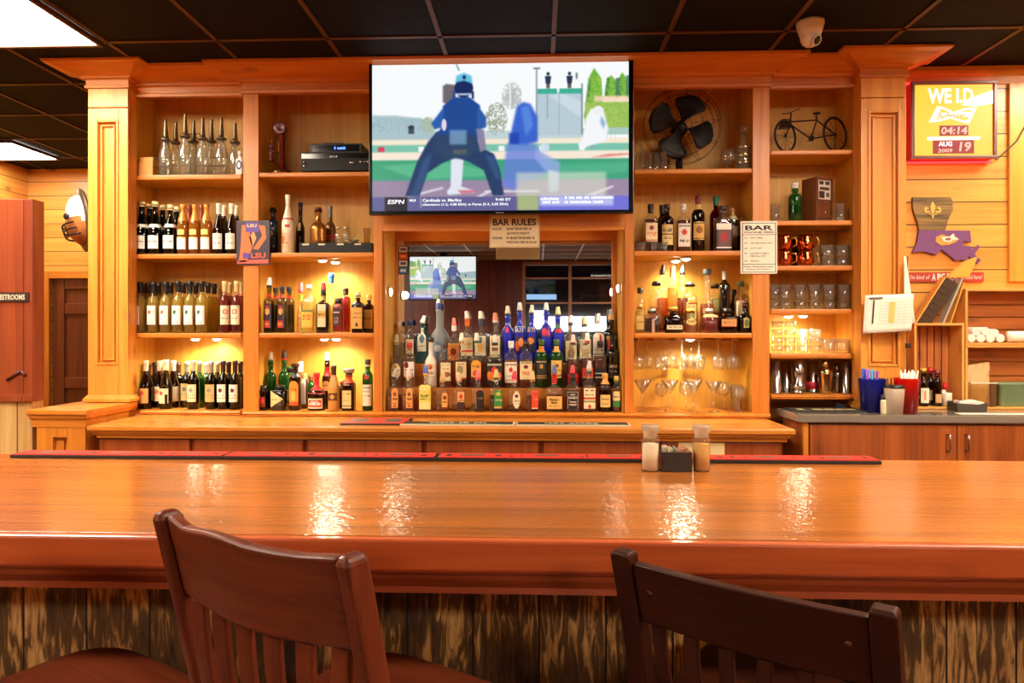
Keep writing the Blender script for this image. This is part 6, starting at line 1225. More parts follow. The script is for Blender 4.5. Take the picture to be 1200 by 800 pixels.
for k in range(9):
    x = c.x-.027+.0067*k; mb.tube([(x, by-.022, c.z-.016), (x, by-.022, c.z+.028)], .002, BK, 5); mb.tube([(x, by+.022, c.z-.016), (x, by+.022, c.z+.028)], .002, BK, 5)
obj('basket', mb, t)
mb = MB(); mb.tube([rr_+Vector(((Rr+.008)*math.cos(a)*.86, (Rr+.008)*math.cos(a)*.47, (Rr+.008)*math.sin(a))) for a in [math.radians(20+160*i/14) for i in range(15)]], .003, BK, 6); obj('mudguard', mb, t)
mb = MB(); M = Matrix.Translation(bb+Vector((0, -.008, 0))) @ Matrix.Rotation(PI/2, 4, 'X'); mb.lathe([(-.002, 0), (-.002, .017), (.002, .017), (.002, 0)], BK, 18, M=M); mb.tube([bb+Vector((.0, -.012, 0)), bb+Vector((-.018, -.012, -.018)), bb+Vector((-.026, -.012, -.018))], .0022, BK, 6); mb.tube([bb+Vector((.0, .012, 0)), bb+Vector((.018, .012, .018)), bb+Vector((.026, .012, .018))], .0022, BK, 6); obj('crank', mb, t)
mb = MB(); mb.tube([rr_+Vector((-.01, -.02, 0)), rr_+Vector((-.012, -.02, -Rr+.002))], .002, BK, 6); mb.tube([rr_+Vector((-.01, .0, 0)), rr_+Vector((-.01, -.02, 0))], .002, BK, 6); obj('kickstand', mb, t)
# shelf with green bottle and dispenser
z4 = ZE[3]
def mug(px, y, z, r, h, label, m, name='glass_mug', side=1, group=None, mh=None, shape='straight'):
    P = atY(px, HZ, y); t = thing(name, label, 'mug', (P.x, y, z+.0005), 0, group)
    mb = MB()
    if shape == 'barrel': pr = [(0, 0), (0, r*.78), (.004, r*.82), (h*.3, r*1.0), (h*.55, r*.99), (h*.8, r*.84), (h, r*.86), (h, r*.82), (h*.8, r*.8), (h*.55, r*.94), (h*.3, r*.94), (.008, r*.74), (.006, 0)]
    else: pr = [(0, 0), (0, r*.95), (.004, r), (h, r), (h, r-.003), (.012, r-.004), (.01, 0)]
    mb.lathe(pr, m, 24); obj('body', mb, t, True)
    mb = MB(); mb.tube([(side*(r*.86), -.004, h*.82), (side*(r+.018), -.01, h*.82), (side*(r+.026), -.012, h*.6), (side*(r+.022), -.012, h*.32), (side*(r*.96), -.004, h*.2)], .0042, mh or m, 8); obj('handle', mb, t, True); return t
mug(908, e0, z4, .026, .105, 'small clear glass mug left of the green bottle', CLEARTHICK)
P = atY(931.5, HZ, e0); h = .225
o = bottle('swing_top_bottle', 'green glass swing-top bottle beside the wooden dispenser', 'bottle', (P.x, e0, z4+.0005), 'wine', h, .037, G_GREEN, rn=.017, lab=None, cap=((226, 220, 206), .03, 1.0))
mb = MB(); zt = h-.045; mb.tube([(-.019, 0, zt), (-.022, -.004, zt+.025), (-.017, -.012, zt+.055), (.017, -.012, zt+.055), (.022, -.004, zt+.025), (.019, 0, zt)], .0016, STEEL, 6); obj('wire_bail', mb, o, True)
mb = MB(); pr_, sy_ = bottle_profile('wine', h, .037, .017)
for q in ((.03, .10),): 
    mb.lathe([(zq, radius_at(pr_, zq)[0]+.0006) for zq in (.045, .06, .075, .09)], thin_glass((120, 200, 120), (60, 120, 70), .6), 18)
obj('embossed_band', mb, o, True)
P = atY(958, HZ, e0+.02); t = thing('wooden_dispenser', 'dark wooden box dispenser with printed front and metal crank', 'dispenser', (P.x, P.y, z4+.0005), math.radians(24)); WB = wood('dispenser_walnut', (120, 66, 32), (74, 36, 16), 'z', rough=.4, coat=.2, knots=0)
hx = .062; hz = .255
mb = MB(); mb.box(-hx, hx, -.05, .06, 0, hz, WB, .003); obj('box', mb, t, True)
mb = MB(); mb.box(-hx, -hx+.012, -.056, -.0505, .02, hz-.004, WB); mb.box(hx-.012, hx, -.056, -.0505, .02, hz-.004, WB); mb.box(-hx+.0122, hx-.0122, -.056, -.0505, .02, .03, WB); obj('front_rails', mb, t, True)
mb = MB(); mb.box(-hx+.016, hx-.016, -.0525, -.0502, .125, .235, flat((206, 200, 186), .4))
for q in ((-.04, -.008, .21, .23, (40, 40, 40)), (.006, .038, .21, .23, (60, 50, 40)), (-.036, .036, .178, .196, (70, 50, 40)), (-.042, .0, .132, .172, (50, 40, 36)), (.012, .036, .14, .165, (90, 60, 40))): mb.box(q[0], q[1], -.0532, -.0526, q[2], q[3], flat(q[4], .5))
obj('printed_panel', mb, t, True)
mb = MB(); mb.tube([(-.02, -.0502, .105), (-.02, -.07, .105), (.012, -.07, .11)], .003, STEEL, 8); mb.lathe([(0, 0), (0, .009), (.004, .009), (.004, 0)], STEEL, 14, M=Matrix.Translation((.012, -.0502, .05)) @ Matrix.Rotation(PI/2, 4, 'X')); obj('crank', mb, t, True)
tumbler(984.5, e0, z4, .027, .105, 'tall clear glass right of the wooden dispenser', 'highball_glass', 1.1)
tumbler(996, e0+.06, z4, .022, .08, 'short clear glass at the far right behind the tall one', 'glass_tumbler', 1.1)
# copper mugs
z3 = ZE[2]; COP = flat((206, 106, 66), .16, 1.0); COPB = flat((226, 170, 80), .2, 1.0); gc = 'copper mugs'
for px, k, w_ in ((918.5, 0, 'bottom'), (918.5, 1, 'top'), (944, 0, 'bottom'), (944, 1, 'top')):
    hh = .092; mug(px, e0+.01*k, z3+k*(hh+.002), .046, hh, 'shiny copper mug, '+w_+' of the '+('left' if px < 930 else 'right')+' stack', COP, 'copper_mug', 1, gc, COPB, 'barrel')
tumbler(931.5, e0+.11, z3, .022, .17, 'slim dark steel cup between the copper mug stacks', 'steel_cup', 1.0, glass=flat((90, 80, 70), .2, 1.0))
mug(958.5, e0+.075, z3, .027, .085, 'small clear glass mug right of the copper mugs', CLEARTHICK)
for k, (px, dy) in enumerate(((969, .02), (986.5, .02))):
    for j in (0, 1): tumbler(px, e0+dy, z3+j*.052, .040, .072 if j else .05, ('upper' if j else 'lower')+' stacked clear rocks glass, '+('left' if k == 0 else 'right')+' pair beside the copper mugs', 'rocks_glass', 1.12, group='rocks glasses by the copper mugs')
# pint tumblers
z2 = ZE[1]
pints = [(907, .02), (919.5, .02), (937, .02), (954, .02), (971, .02), (988.5, .02)]
for k, (px, dy) in enumerate(pints):
    for j in (0, 1): tumbler(px, e0+dy, z2+j*.045, .036, .10 if j else .044, ('upper' if j else 'lower')+' glass of the '+ORD[k]+' stacked pint pair from left', 'pint_glass', 1.25, group='stacked pint glasses')
z1 = ZE[0]
for c_, px in enumerate((911, 925.5, 940.5, 955.5)):
    for j in range((4, 4, 3, 3)[c_]):
        tumbler(px, e0+.02, z1+j*.047, .0345, .046, ORD[j]+' glass up in the '+ORD[c_]+' stack from left, below the puck lights', 'small_tumbler', 1.15, group='stacked small tumblers', base=.01)
for k, px in enumerate((971, 987.5)): tumbler(px, e0+.02, z1, .038, .085, 'short wide tumbler, '+('left' if k == 0 else 'right')+' one beside the small stacked tumblers', 'rocks_glass', 1.08, group='wide tumblers')
# shakers
z0 = ZEB
def shaker(px, y, label, r, h, kind, m=STEEL, band=None):
    P = atY(px, HZ, y); t = thing('cocktail_shaker', label, 'cocktail shaker', (P.x, y, z0+.0005), 0, 'steel shakers on the bottom narrow shelf')
    mb = MB()
    if kind == 'tin': mb.lathe([(0, 0), (0, r*1.05), (.004, r*1.06), (.008, r), (h, r*.78), (h, 0)], m, 24)
    elif kind == 'bulb': mb.lathe([(0, 0), (0, r*.8), (.012, r*.86), (.018, r*.7), (.035, r), (.05, r*1.02), (.07, r*.6), (h*.62, r*.78), (h, r*.8), (h, 0)], m, 24)
    else: mb.lathe([(0, 0), (0, r*.72), (.005, r*.75), (h*.58, r*.98), (h*.62, r), (h*.62, 0)], m, 24)
    obj('body', mb, t, True)
    if kind == 'cap':
        mb = MB(); mb.lathe([(h*.621, r*.99), (h*.66, r*1.0), (h*.76, r*.62), (h*.80, r*.42), (h*.80, 0)], m, 24); obj('strainer_top', mb, t, True)
        mb = MB(); mb.lathe([(h*.801, 0), (h*.801, r*.4), (h*.84, r*.42), (h*.97, r*.36), (h, r*.2), (h, 0)], m, 20); obj('lid', mb, t, True)
    if band:
        mb = MB(); mb.lathe([(h*.12, r*1.01-.0), (h*.12, r*1.035), (h*.36, r*.97), (h*.36, r*.93)], flat(band, .5), 24); obj('band', mb, t, True)
GM = flat((196, 164, 104), .2, 1.0)
shaker(909, e0, 'plain steel mixing tin at the left end of the shaker shelf', .034, .19, 'tin')
shaker(921, e0+.085, 'tall steel mixing tin, second from left on the shaker shelf', .036, .19, 'tin')
shaker(936, e0, 'steel shaker with bulging foot in front of the tins', .042, .19, 'bulb')
shaker(952, e0+.07, 'steel mixing tin with a red band', .036, .185, 'tin', STEEL, (190, 30, 60))
shaker(967, e0, 'golden capped cocktail shaker right of the red band tin', .043, .198, 'cap', GM)
shaker(981, e0+.075, 'grey capped shaker right of the golden one', .036, .17, 'cap')
shaker(990.5, e0+.0, 'slim steel tin at the right end of the shaker shelf', .024, .185, 'tin')

# ------------------------------------------------------------------ left bay top: oil bottles in a wire carrier
yo = YS+.06; zo = ZS[2]; OILS = [(194, 141, 0), (206, 144, .09), (217, 134, 0), (227, 142, .09), (237.5, 139, 0), (248, 141, .09), (259.5, 139, 0), (275.6, 145, .02)]
SPT = flat((120, 104, 78), .35, .8)
for k, (px, py, dy) in enumerate(OILS):
    y = yo+dy; P = atY(px, HZ, y); top = Zy(py, y, px)-zo; hb = top*.62; rb = .037
    t = thing('oil_bottle', 'antique glass oil bottle with cone spout, '+ORD[k]+' from left, in the wire carrier', 'oil bottle', (P.x, y, zo+.004), 0, 'oil bottles in the wire carrier')
    mb = MB(); mb.lathe([(0, 0), (0, rb*.9), (.006, rb), (hb*.6, rb), (hb*.8, rb*.72), (hb*.93, rb*.5), (hb, rb*.5), (hb, rb*.42), (hb*.8, rb*.64), (hb*.6, rb*.92), (.01, rb*.9), (.008, 0)], CLEARTHICK, 20); obj('jar', mb, t, True)
    mb = MB(); mb.lathe([(hb+.0005, 0), (hb+.0005, rb*.78), (hb+.012, rb*.8), (hb+.016, rb*.5), (hb+.03, rb*.42), (top-.008, .0085), (top-.004, .009), (top, .008), (top, 0)], SPT, 18); obj('spout', mb, t, True)
t = thing('wire_carrier', 'wire carrier around the oil bottles on the top left shelf', 'carrier', (X(230, yo), yo+.04, zo+.0005)); mb = MB()
xa, xb, ya, yb = X(184, yo), X(267.3, yo)+.0, yo-.045, yo+.135; WR = flat((120, 96, 60), .4, .7)
for z in (.003, .055, .105): mb.tube([(xa, ya, zo+z), (xb, ya, zo+z), (xb, yb, zo+z), (xa, yb, zo+z)], .0022, WR, 6, True)
for i in range(5):
    x = xa+(xb-xa)*i/4; mb.tube([(x, ya, zo+.105), (x, ya, zo+.003), (x, yb, zo+.003), (x, yb, zo+.105)], .0018, WR, 6)
mb.tube([(xa, yo+.045, zo+.003), (xb, yo+.045, zo+.003)], .0018, WR, 6); obj('wire_basket', mb, t)
mb = MB(); mb.tube([((xa+xb)/2, yo+.045, zo+.003), ((xa+xb)/2-.0, yo+.045, zo+.26), ((xa+xb)/2-.06, yo+.045, zo+.275), ((xa+xb)/2+.04, yo+.045, zo+.275)], .0035, WR, 8); obj('carry_handle', mb, t)
mb = MB(); q0, q1 = X(163, yo), X(183, yo)-.003; mb.box(q0, q1, yo-.03, yo+.12, zo+.0005, zo+.085, CRATE('x'), .003); mb.box(q0+.012, q1-.002, yo-.02, yo+.11, zo+.0852, zo+.118, CRATE('x'), .003); tag(obj('wooden_block', mb), 'stepped pale wooden block left of the oil bottles', 'block')
P = atY(281, HZ, yo-.028); o = one(281.5, yo-.03, 178, zo, 'small white and navy ceramic bottle at the right end of the oil bottles', kind='squat', r=.022, rn=.011, glass=flat((236, 232, 224), .25, 0, .5), lab=(.03, .085, .017, (40, 50, 100), [('c', .5, .5, .25, .3, WHT)], 0, 'oval'), cap=((226, 220, 210), .02, 1.2), name='ceramic_bottle')

# candlestick telephone
py_ = c0+.02; P = atY(331, HZ, py_); t = thing('candlestick_telephone', 'maroon candlestick telephone left of the black receiver', 'telephone', (P.x, P.y, zo+.0005)); MRN = flat((98, 24, 22), .35, 0, .1)
H = Zy(146, py_, 331)-zo
mb = MB(); mb.lathe([(0, 0), (0, .066), (.006, .066), (.014, .062), (.024, .058), (.03, .03), (.034, .02), (.034, 0)], [MRN, MRN, BRASS, BRASS, MRN, MRN, MRN, MRN], 28); obj('base', mb, t, True)
mb = MB(); mb.lathe([(.0345, 0), (.0345, .0165), (H*.74, .0165), (H*.75, .021), (H*.78, .021), (H*.79, .012), (H*.82, .012), (H*.82, 0)], MRN, 20); obj('stem', mb, t, True)
mb = MB(); M = Matrix.Translation((0, 0, H*.9)) @ Matrix.Rotation(PI/2, 4, 'X'); mb.lathe([(-.03, 0), (-.028, .02), (-.01, .026), (.01, .022), (.022, .024), (.04, .037), (.042, .036), (.03, .015), (.03, 0)], MRN, 24, M=M); obj('mouthpiece', mb, t, True)
mb = MB(); mb.lathe([(H*.27, 0), (H*.27, .019), (H*.31, .014), (H*.48, .013), (H*.52, .016), (H*.56, .021), (H*.57, .02), (H*.57, 0)], MRN, 18, (-.068, 0, 0)); obj('earpiece', mb, t, True)
mb = MB(); mb.tube([(-.014, 0, H*.45), (-.04, 0, H*.46), (-.068, -.018, H*.47)], .004, MRN, 8); obj('hook', mb, t, True)
mb = MB(); mb.tube([(-.068, 0, H*.575), (-.062, 0, H*.72), (-.04, 0, H*.78), (-.026, 0, H*.66), (-.022, .012, H*.3), (-.03, .02, .036)], .0022, BRASS, 6); obj('cord', mb, t, True)
# receiver and cable box
xr0, xr1 = X(352, YC), X(438, YC)-.004; t = thing('stereo_receiver', 'wide black stereo receiver with silver knobs', 'receiver', ((xr0+xr1)/2, YC+.12, zo+.0005)); zr0, zr1 = zo+.008, Zy(177.5, YC, 395)
mb = MB(); mb.box(xr0, xr1, YC+.022, YC+.27, zr0, zr1, flat((16, 15, 14), .5, spec=.2), .003)
for a in (xr0+.04, xr1-.04): mb.cyl((a, YC+.06, 0), .014, zo+.0006, zr0, BLACK, 12); mb.cyl((a, YC+.23, 0), .014, zo+.0006, zr0, BLACK, 12)
obj('case', mb, t)
mb = MB(); mb.box(xr0, xr1, YC+.010, YC+.0215, zr0, zr1, flat((20, 18, 17), .45, spec=.25), .002); f = obj('front_panel', mb, t)
mb = MB(); yk = YC+.0098; L = xr1-xr0
for u, v, r_ in ((.05, .26, .008), (.05, .45, .007), (.69, .42, .007), (.72, .42, .006), (.83, .45, .009), (.88, .44, .008), (.92, .45, .008)): mb.lathe([(0, 0), (0, r_), (.008, r_*.9), (.009, 0)], STEEL, 14, M=Matrix.Translation((xr0+L*u, yk, zr0+(zr1-zr0)*v)) @ Matrix.Rotation(PI/2, 4, 'X'))
obj('knobs', mb, f)
mb = MB(); mb.box(xr0+.004, xr1-.004, yk-.0008, yk-.0001, zr0+(zr1-zr0)*.66, zr1-.008, flat((10, 10, 12), .12)); o = obj('display', mb, f)
mb = MB(); add_marks(mb, xr0+.03, zr1-.01, .006, .035, flat((200, 196, 190), .4), planeY(yk-.001), 6); add_marks(mb, xr0+L*.46, zr0+(zr1-zr0)*.76, .011, .055, flat((190, 190, 186), .4), planeY(yk-.001), 7); obj('lettering', mb, f, recalc=False)
xc0, xc1 = X(363.5, YC+.03), X(424, YC+.03); z_ = zr1+.0006; t = thing('cable_box', 'smaller black cable box with blue display stacked on the receiver', 'cable box', ((xc0+xc1)/2, YC+.13, z_)); zc1 = Zy(168, YC+.03, 395)
mb = MB(); mb.box(xc0, xc1, YC+.03, YC+.24, z_, zc1, BLACK, .004); obj('case', mb, t)
mb = MB(); mb.box(xc0+.015, xc1-.015, YC+.0288, YC+.0298, z_+.008, zc1-.008, flat((14, 14, 18), .12)); o = obj('front_panel', mb, t)
mb = MB(); a = X(397, YC); add_marks(mb, a, (z_+zc1)/2, .016, .07, glow((70, 110, 255), 4.0), planeY(YC+.0283), 8); obj('blue_display', mb, o, recalc=False)
xs0 = X(378, YC+.06); mb = MB(); mb.box(xs0, xs0+.12, YC+.07, YC+.15, zc1+.0006, zc1+.016, flat((50, 38, 34), .4), .003)
for k in range(5): mb.box(xs0+.015+.02*k, xs0+.025+.02*k, YC+.08, YC+.14, zc1+.0161, zc1+.0172, flat((120, 60, 50), .5))
tag(obj('remote_control', mb), 'small dark remote control lying on the cable box', 'remote control')
mb = MB(); tag(obj('cable', mb.tube([(xc1-.01, YC+.245, z_+.02), (xc1+.0, YC+.262, zc1+.0), (xc1+.03, YC+.262, z_+.01), (xc1+.04, YC+.255, z_+.006)], .004, BLACK, 8)), 'black cable curling behind the cable box', 'cable')
# ------------------------------------------------------------------ signs
def px_plane(y):
    return lambda px, py: atY(px, py, y)
# BAR RULES hanging below the television
ys_ = YC-.012; a, b_ = atY(573.5, 251, ys_), atY(632.5, 290, ys_); SIGN = flat((226, 206, 160), .6); SBR = flat((64, 20, 16), .6); SIN = flat((60, 48, 36), .6)
t = thing('hanging_sign', 'cream bar rules sign hanging under the television', 'sign', ((a.x+b_.x)/2, ys_, b_.z))
mb = MB(); mb.box(a.x, b_.x, ys_, ys_+.010, b_.z, a.z+.02, SIGN, .002); obj('board', mb, t)
mb = MB(); w_ = b_.x-a.x; zt = a.z; h_ = a.z-b_.z; cx_ = (a.x+b_.x)/2; fn = planeY(ys_-.0006)
add_text(mb, 'BAR RULES', cx_, b_.z+h_*.76, h_*.2, SBR, fn, w_*.86, True)
obj('title_lettering', mb, t, recalc=False)
for part in ((('RULE #1:', .56, .06, .2), ('RULE #2:', .29, .06, .2)), (('BARTENDER IS', .56, .34, .5), ('ALWAYS RIGHT', .43, .34, .46)), (('IF BARTENDER IS', .29, .34, .56), ('WRONG SEE RULE #1', .16, .34, .6))):
    mb = MB()
    for st, v, x0, ww in part: add_text(mb, st, a.x+w_*(x0+ww/2), b_.z+h_*v, h_*.075, SIN, fn, w_*ww, True)
    obj('lettering', mb, t, recalc=False)

mb = MB(); e = .0025
for q in ((a.x+.004, b_.x-.004, a.z+.01, a.z+.0125), (a.x+.004, b_.x-.004, b_.z+.004, b_.z+.0065), (a.x+.004, a.x+.0065, b_.z+.0067, a.z+.0098), (b_.x-.0065, b_.x-.004, b_.z+.0067, a.z+.0098)): mb.box(q[0], q[1], ys_-.0006, ys_-.0001, q[2], q[3], flat((150, 130, 96), .6))
obj('border', mb, t)
# BAR PHONE FEES
ys_ = YC-.010; a, b_ = atY(868, 259, ys_), atY(911, 320.5, ys_); t = thing('price_sign', 'white bar phone fees sign on the post right of the fan bay', 'sign', ((a.x+b_.x)/2, ys_, b_.z)); PAP = flat((238, 228, 206), .6)
mb = MB(); mb.box(a.x, b_.x, ys_, ys_+.008, b_.z, a.z, PAP, .0015); obj('board', mb, t)
w_ = b_.x-a.x; h_ = a.z-b_.z; mb = MB(); fn = planeY(ys_-.0006); BLK_ = flat((30, 26, 24), .6)
add_text(mb, 'BAR', (a.x+b_.x)/2, b_.z+h_*.87, h_*.09, BLK_, fn, w_*.76, True); add_text(mb, 'PHONE FEES', (a.x+b_.x)/2, b_.z+h_*.785, h_*.035, SIN, fn, w_*.8, True)
for st, v, x0, ww in (('$1', .68, .1, .08), ('NOT HERE', .68, .26, .34), ('$2', .58, .1, .08), ('ON HIS WAY OUT', .58, .26, .6), ('$3', .48, .1, .08), ('JUST LEFT', .48, .26, .34), ('$4', .385, .1, .08), ('HAVEN\'T SEEN', .385, .26, .5), ('HIM ALL DAY', .335, .26, .44), ('$5', .24, .1, .08), ('WHO?', .24, .26, .24), ('Fees Reimbursed', .135, .08, .8), ('Unless Drinking', .085, .14, .68)): add_text(mb, st, a.x+w_*(x0+ww/2), b_.z+h_*v, h_*.026, SIN, fn, w_*ww, True)
obj('lettering', mb, t, recalc=False); mb = MB()
for q in ((.04, .96, .955, .965), (.04, .96, .735, .745), (.04, .96, .175, .185), (.04, .96, .025, .035), (.04, .06, .036, .954), (.94, .96, .036, .954)): mb.box(a.x+w_*q[0], a.x+w_*q[1], ys_-.0006, ys_-.0001, b_.z+h_*q[2], b_.z+h_*q[3], BLK_)
obj('border', mb, t)
# purple and orange college sign (plain stripes instead of the animal picture)
ys_ = YC-.012; a, b_ = atY(277, 258.5, ys_), atY(316, 310, ys_); t = thing('college_sign', 'orange and purple college sign on the post left of the blue bottle', 'sign', ((a.x+b_.x)/2, ys_, b_.z)); PUR = flat((92, 60, 150), .4); OR_ = flat((226, 110, 50), .4); DKP = flat((52, 38, 56), .4)
w_ = b_.x-a.x; h_ = a.z-b_.z
mb = MB(); mb.box(a.x, b_.x, ys_, ys_+.010, b_.z, a.z, DKP, .0015); obj('board', mb, t)
mb = MB(); P_ = lambda u, v: (a.x+w_*u, b_.z+h_*v)
for poly, m in (([(.08, .06), (.3, .06), (.5, .42), (.36, .9), (.16, .9), (.14, .5)], OR_), ([(.5, .36), (.66, .34), (.9, .6), (.86, .88), (.66, .9), (.78, .66)], OR_), ([(.38, .62), (.52, .78), (.6, .6), (.48, .4)], flat((236, 150, 90), .4)), ([(.04, .03), (.96, .03), (.96, .12), (.04, .1)], flat((230, 96, 70), .4)), ([(.28, .74), (.68, .74), (.68, .96), (.28, .96)], PUR), ([(.2, .14), (.38, .14), (.4, .26), (.2, .28)], PUR)):
    mb.prism([P_(u, v) for u, v in poly], ys_-.0012 if m is PUR else ys_-.0006, ys_-.0001, m)
obj('printed_shapes', mb, t)
mb = MB(); add_text(mb, 'LSU', a.x+w_*.66, b_.z+h_*.21, h_*.12, flat((240, 90, 60), .4), planeY(ys_-.0018), w_*.44, True); obj('lettering', mb, t, recalc=False)
mb = MB(); add_text(mb, 'LSU', a.x+w_*.47, b_.z+h_*.885, h_*.07, flat((240, 206, 90), .4), planeY(ys_-.0018), w_*.28, True); obj('lettering', mb, t, recalc=False)
# strip of card stickers on the mirror frame
ys_ = 4.272; a, b_ = atY(467, 288, ys_), atY(478, 321, ys_); t = thing('sticker_strip', 'strip of four payment card stickers at the mirror top left', 'stickers', ((a.x+b_.x)/2, ys_, b_.z))
mb = MB(); mb.box(a.x, b_.x, ys_, ys_+.0015, b_.z, a.z, flat((60, 50, 44), .5)); obj('backing', mb, t)
for k, (c, c2) in enumerate((((214, 210, 196), (90, 90, 120)), ((204, 70, 40), (236, 150, 60)), ((206, 200, 180), (60, 70, 130)), ((40, 110, 160), (200, 220, 236)))):
    h_ = (a.z-b_.z)/4; z1_ = a.z-h_*k-.004; mb = MB(); mb.box(a.x+.004, b_.x-.004, ys_-.0008, ys_-.0001, z1_-h_+.008, z1_, flat(c, .4)); mb.box(a.x+.012, b_.x-.012, ys_-.0014, ys_-.0009, z1_-h_+.018, z1_-.010, flat(c2, .4)); obj('sticker', mb, t)

# ------------------------------------------------------------------ right wall
YW = 4.12
# lit beer clock
yf = 4.045; a, b_ = atY(1068, 95.5, yf), atY(1168, 185.5, yf); t = thing('beer_clock', 'lit yellow beer clock sign with red digits on the plank wall', 'clock', ((a.x+b_.x)/2, yf, b_.z)); w_ = b_.x-a.x; h_ = a.z-b_.z
FRM = flat((128, 92, 84), .35, .3)
mb = MB(); mb.box(a.x+.004, b_.x-.004, yf+.02, YW-.001, b_.z+.004, a.z-.004, flat((70, 20, 20), .5)); obj('case', mb, t)
mb = MB(); f_ = .017
for q in ((a.x, b_.x, b_.z, b_.z+f_), (a.x, b_.x, a.z-f_, a.z), (a.x, a.x+f_, b_.z+f_+.0002, a.z-f_-.0002), (b_.x-f_, b_.x, b_.z+f_+.0002, a.z-f_-.0002)): mb.box(q[0], q[1], yf-.006, yf+.0195, q[2], q[3], FRM, .003)
obj('frame', mb, t)
YEL = glow((255, 214, 62), 1.02); RIM = glow((255, 96, 40), .9); WGL = glow((255, 252, 236), 1.8); RGL = glow((214, 26, 30), .7); DGL = glow((255, 190, 170), 1.1)
mb = MB(); mb.box(a.x+f_+.0002, b_.x-f_-.0002, yf+.006, yf+.019, b_.z+f_+.0002, a.z-f_-.0002, RIM); mb.box(a.x+f_+.006, b_.x-f_-.004, yf+.004, yf+.0058, b_.z+f_+.005, a.z-f_-.004, YEL); face_ = obj('lit_face', mb, t)
NEON = glow((255, 30, 30), 9.0); mb = MB()
for q in ((a.x-.004, b_.x+.004, b_.z-.012, b_.z-.002), (a.x-.004, b_.x+.004, a.z+.002, a.z+.012), (a.x-.012, a.x-.0042, b_.z, a.z)): mb.box(q[0], q[1], YW-.022, YW-.012, q[2], q[3], NEON)
obj('red_edge_light', mb, t)
mb = MB(); fn = planeY(yf+.002); C = lambda u, v: (a.x+w_*(u-65)/(832-65), a.z-h_*(v-78)/(752-78))  # crop pixels of the clock
def ctext(st, u, v, hh, ww, m, sl=0, dy=.002): x, z = C(u, v); add_text(mb, st, x, z, h_*hh/674, m, planeY(yf+dy), w_*ww/767, True, sl)
ctext('WE I.D.', 436, 206, 130, 440, WGL)
def cpoly(P, m, y0=.0022, y1=.0038): mb.prism([C(u, v) for u, v in P], yf+y0, yf+y1, m)
cpoly([(520, 285), (640, 215), (800, 160), (800, 275), (640, 300)], WGL)
for P in ([(300, 295), (345, 300), (445, 345), (560, 312), (655, 310), (590, 445), (545, 440), (420, 400), (320, 425), (225, 435)],): cpoly(P, WGL)
cpoly([(320, 318), (340, 318), (430, 352), (330, 352)], YEL, .001, .0021); cpoly([(262, 408), (330, 392), (395, 392), (300, 412)], YEL, .001, .0021); cpoly([(470, 350), (560, 330), (620, 328), (605, 345)], YEL, .001, .0021); cpoly([(440, 392), (590, 385), (572, 420), (540, 422)], YEL, .001, .0021)
cpoly([(212, 560), (690, 560), (680, 588), (212, 588)], WGL); obj('lit_artwork', mb, face_, recalc=False)
mb = MB(); ctext('Budweiser', 430, 372, 44, 250, glow((232, 170, 60), .9), .25, .0004)
cpoly([(322, 462), (580, 462), (580, 550), (322, 550)], RGL); cpoly([(262, 590), (632, 590), (632, 706), (262, 706)], RGL)
ctext('04:14', 452, 507, 66, 236, DGL, .12, .0008); ctext('AUG', 372, 622, 42, 124, WGL, 0, .0008); ctext('2009', 372, 680, 34, 130, DGL, .1, .0008); ctext('19', 552, 648, 84, 104, DGL, .12, .0008); obj('lit_digits', mb, face_, recalc=False)
mb = MB(); p0 = atY(1166, 182, YW-.02); p1 = atY(1192, 165, YW-.03); p2 = atY(1200, 150, YW-.03)
mb.tube([(b_.x-.01, YW-.02, b_.z+.02), (b_.x+.04, YW-.015, b_.z+.01), p1, p2, p2+Vector((.12, 0, .15))], .004, flat((60, 44, 34), .5), 8); obj('power_cord', mb, t)
# state shaped wooden plaque
yl = YW-.022; S_ = 6.955; PL = lambda u, v: (lambda p: (p.x, p.z))(atY(1055+u/S_, 220+v/S_, yl)); t0 = PL(300, 600); t = thing('hanging_state_plaque', 'two-tone state shaped wooden plaque, dark top and purple bottom, on the plank wall', 'plaque', (t0[0], yl, t0[1]))
DW = wood('plaque_dark', (150, 116, 56), (58, 44, 30), 'x', rough=.6, coat=0, knots=0, scale=1.6, contrast=2.0); PW = flat((118, 70, 118), .5)
mb = MB(); mb.prism([PL(u, v) for u, v in ((104, 75), (250, 78), (410, 73), (428, 110), (430, 185), (400, 240), (380, 300), (368, 345), (155, 345), (148, 290), (118, 215), (104, 150))], yl, yl+.018, DW); obj('upper_half', mb, t)
mb = MB(); mb.prism([PL(u, v) for u, v in ((155, 346), (570, 348), (580, 440), (512, 436), (514, 472), (572, 474), (588, 506), (640, 464), (646, 486), (606, 540), (660, 592), (632, 616), (596, 590), (560, 556), (532, 600), (498, 582), (450, 592), (400, 548), (340, 502), (292, 545), (240, 530), (190, 516), (100, 526), (136, 455))], yl, yl+.018, PW); obj('lower_half', mb, t)
GO = flat((226, 186, 96), .4); mb = MB()
for P in ([(262, 110), (284, 150), (274, 200), (280, 215), (262, 256), (246, 215), (252, 200), (242, 150)], [(240, 200), (206, 206), (192, 180), (204, 156), (232, 164), (222, 172), (208, 176), (214, 190), (240, 186)], [(286, 200), (320, 206), (334, 180), (322, 156), (294, 164), (304, 172), (318, 176), (312, 190), (286, 186)], [(228, 208), (298, 208), (298, 218), (228, 218)]): mb.prism([PL(u, v) for u, v in P], yl-.004, yl-.0002, GO)
obj('gold_emblem', mb, t); mb = MB(); WH_ = flat((244, 226, 190), .5)
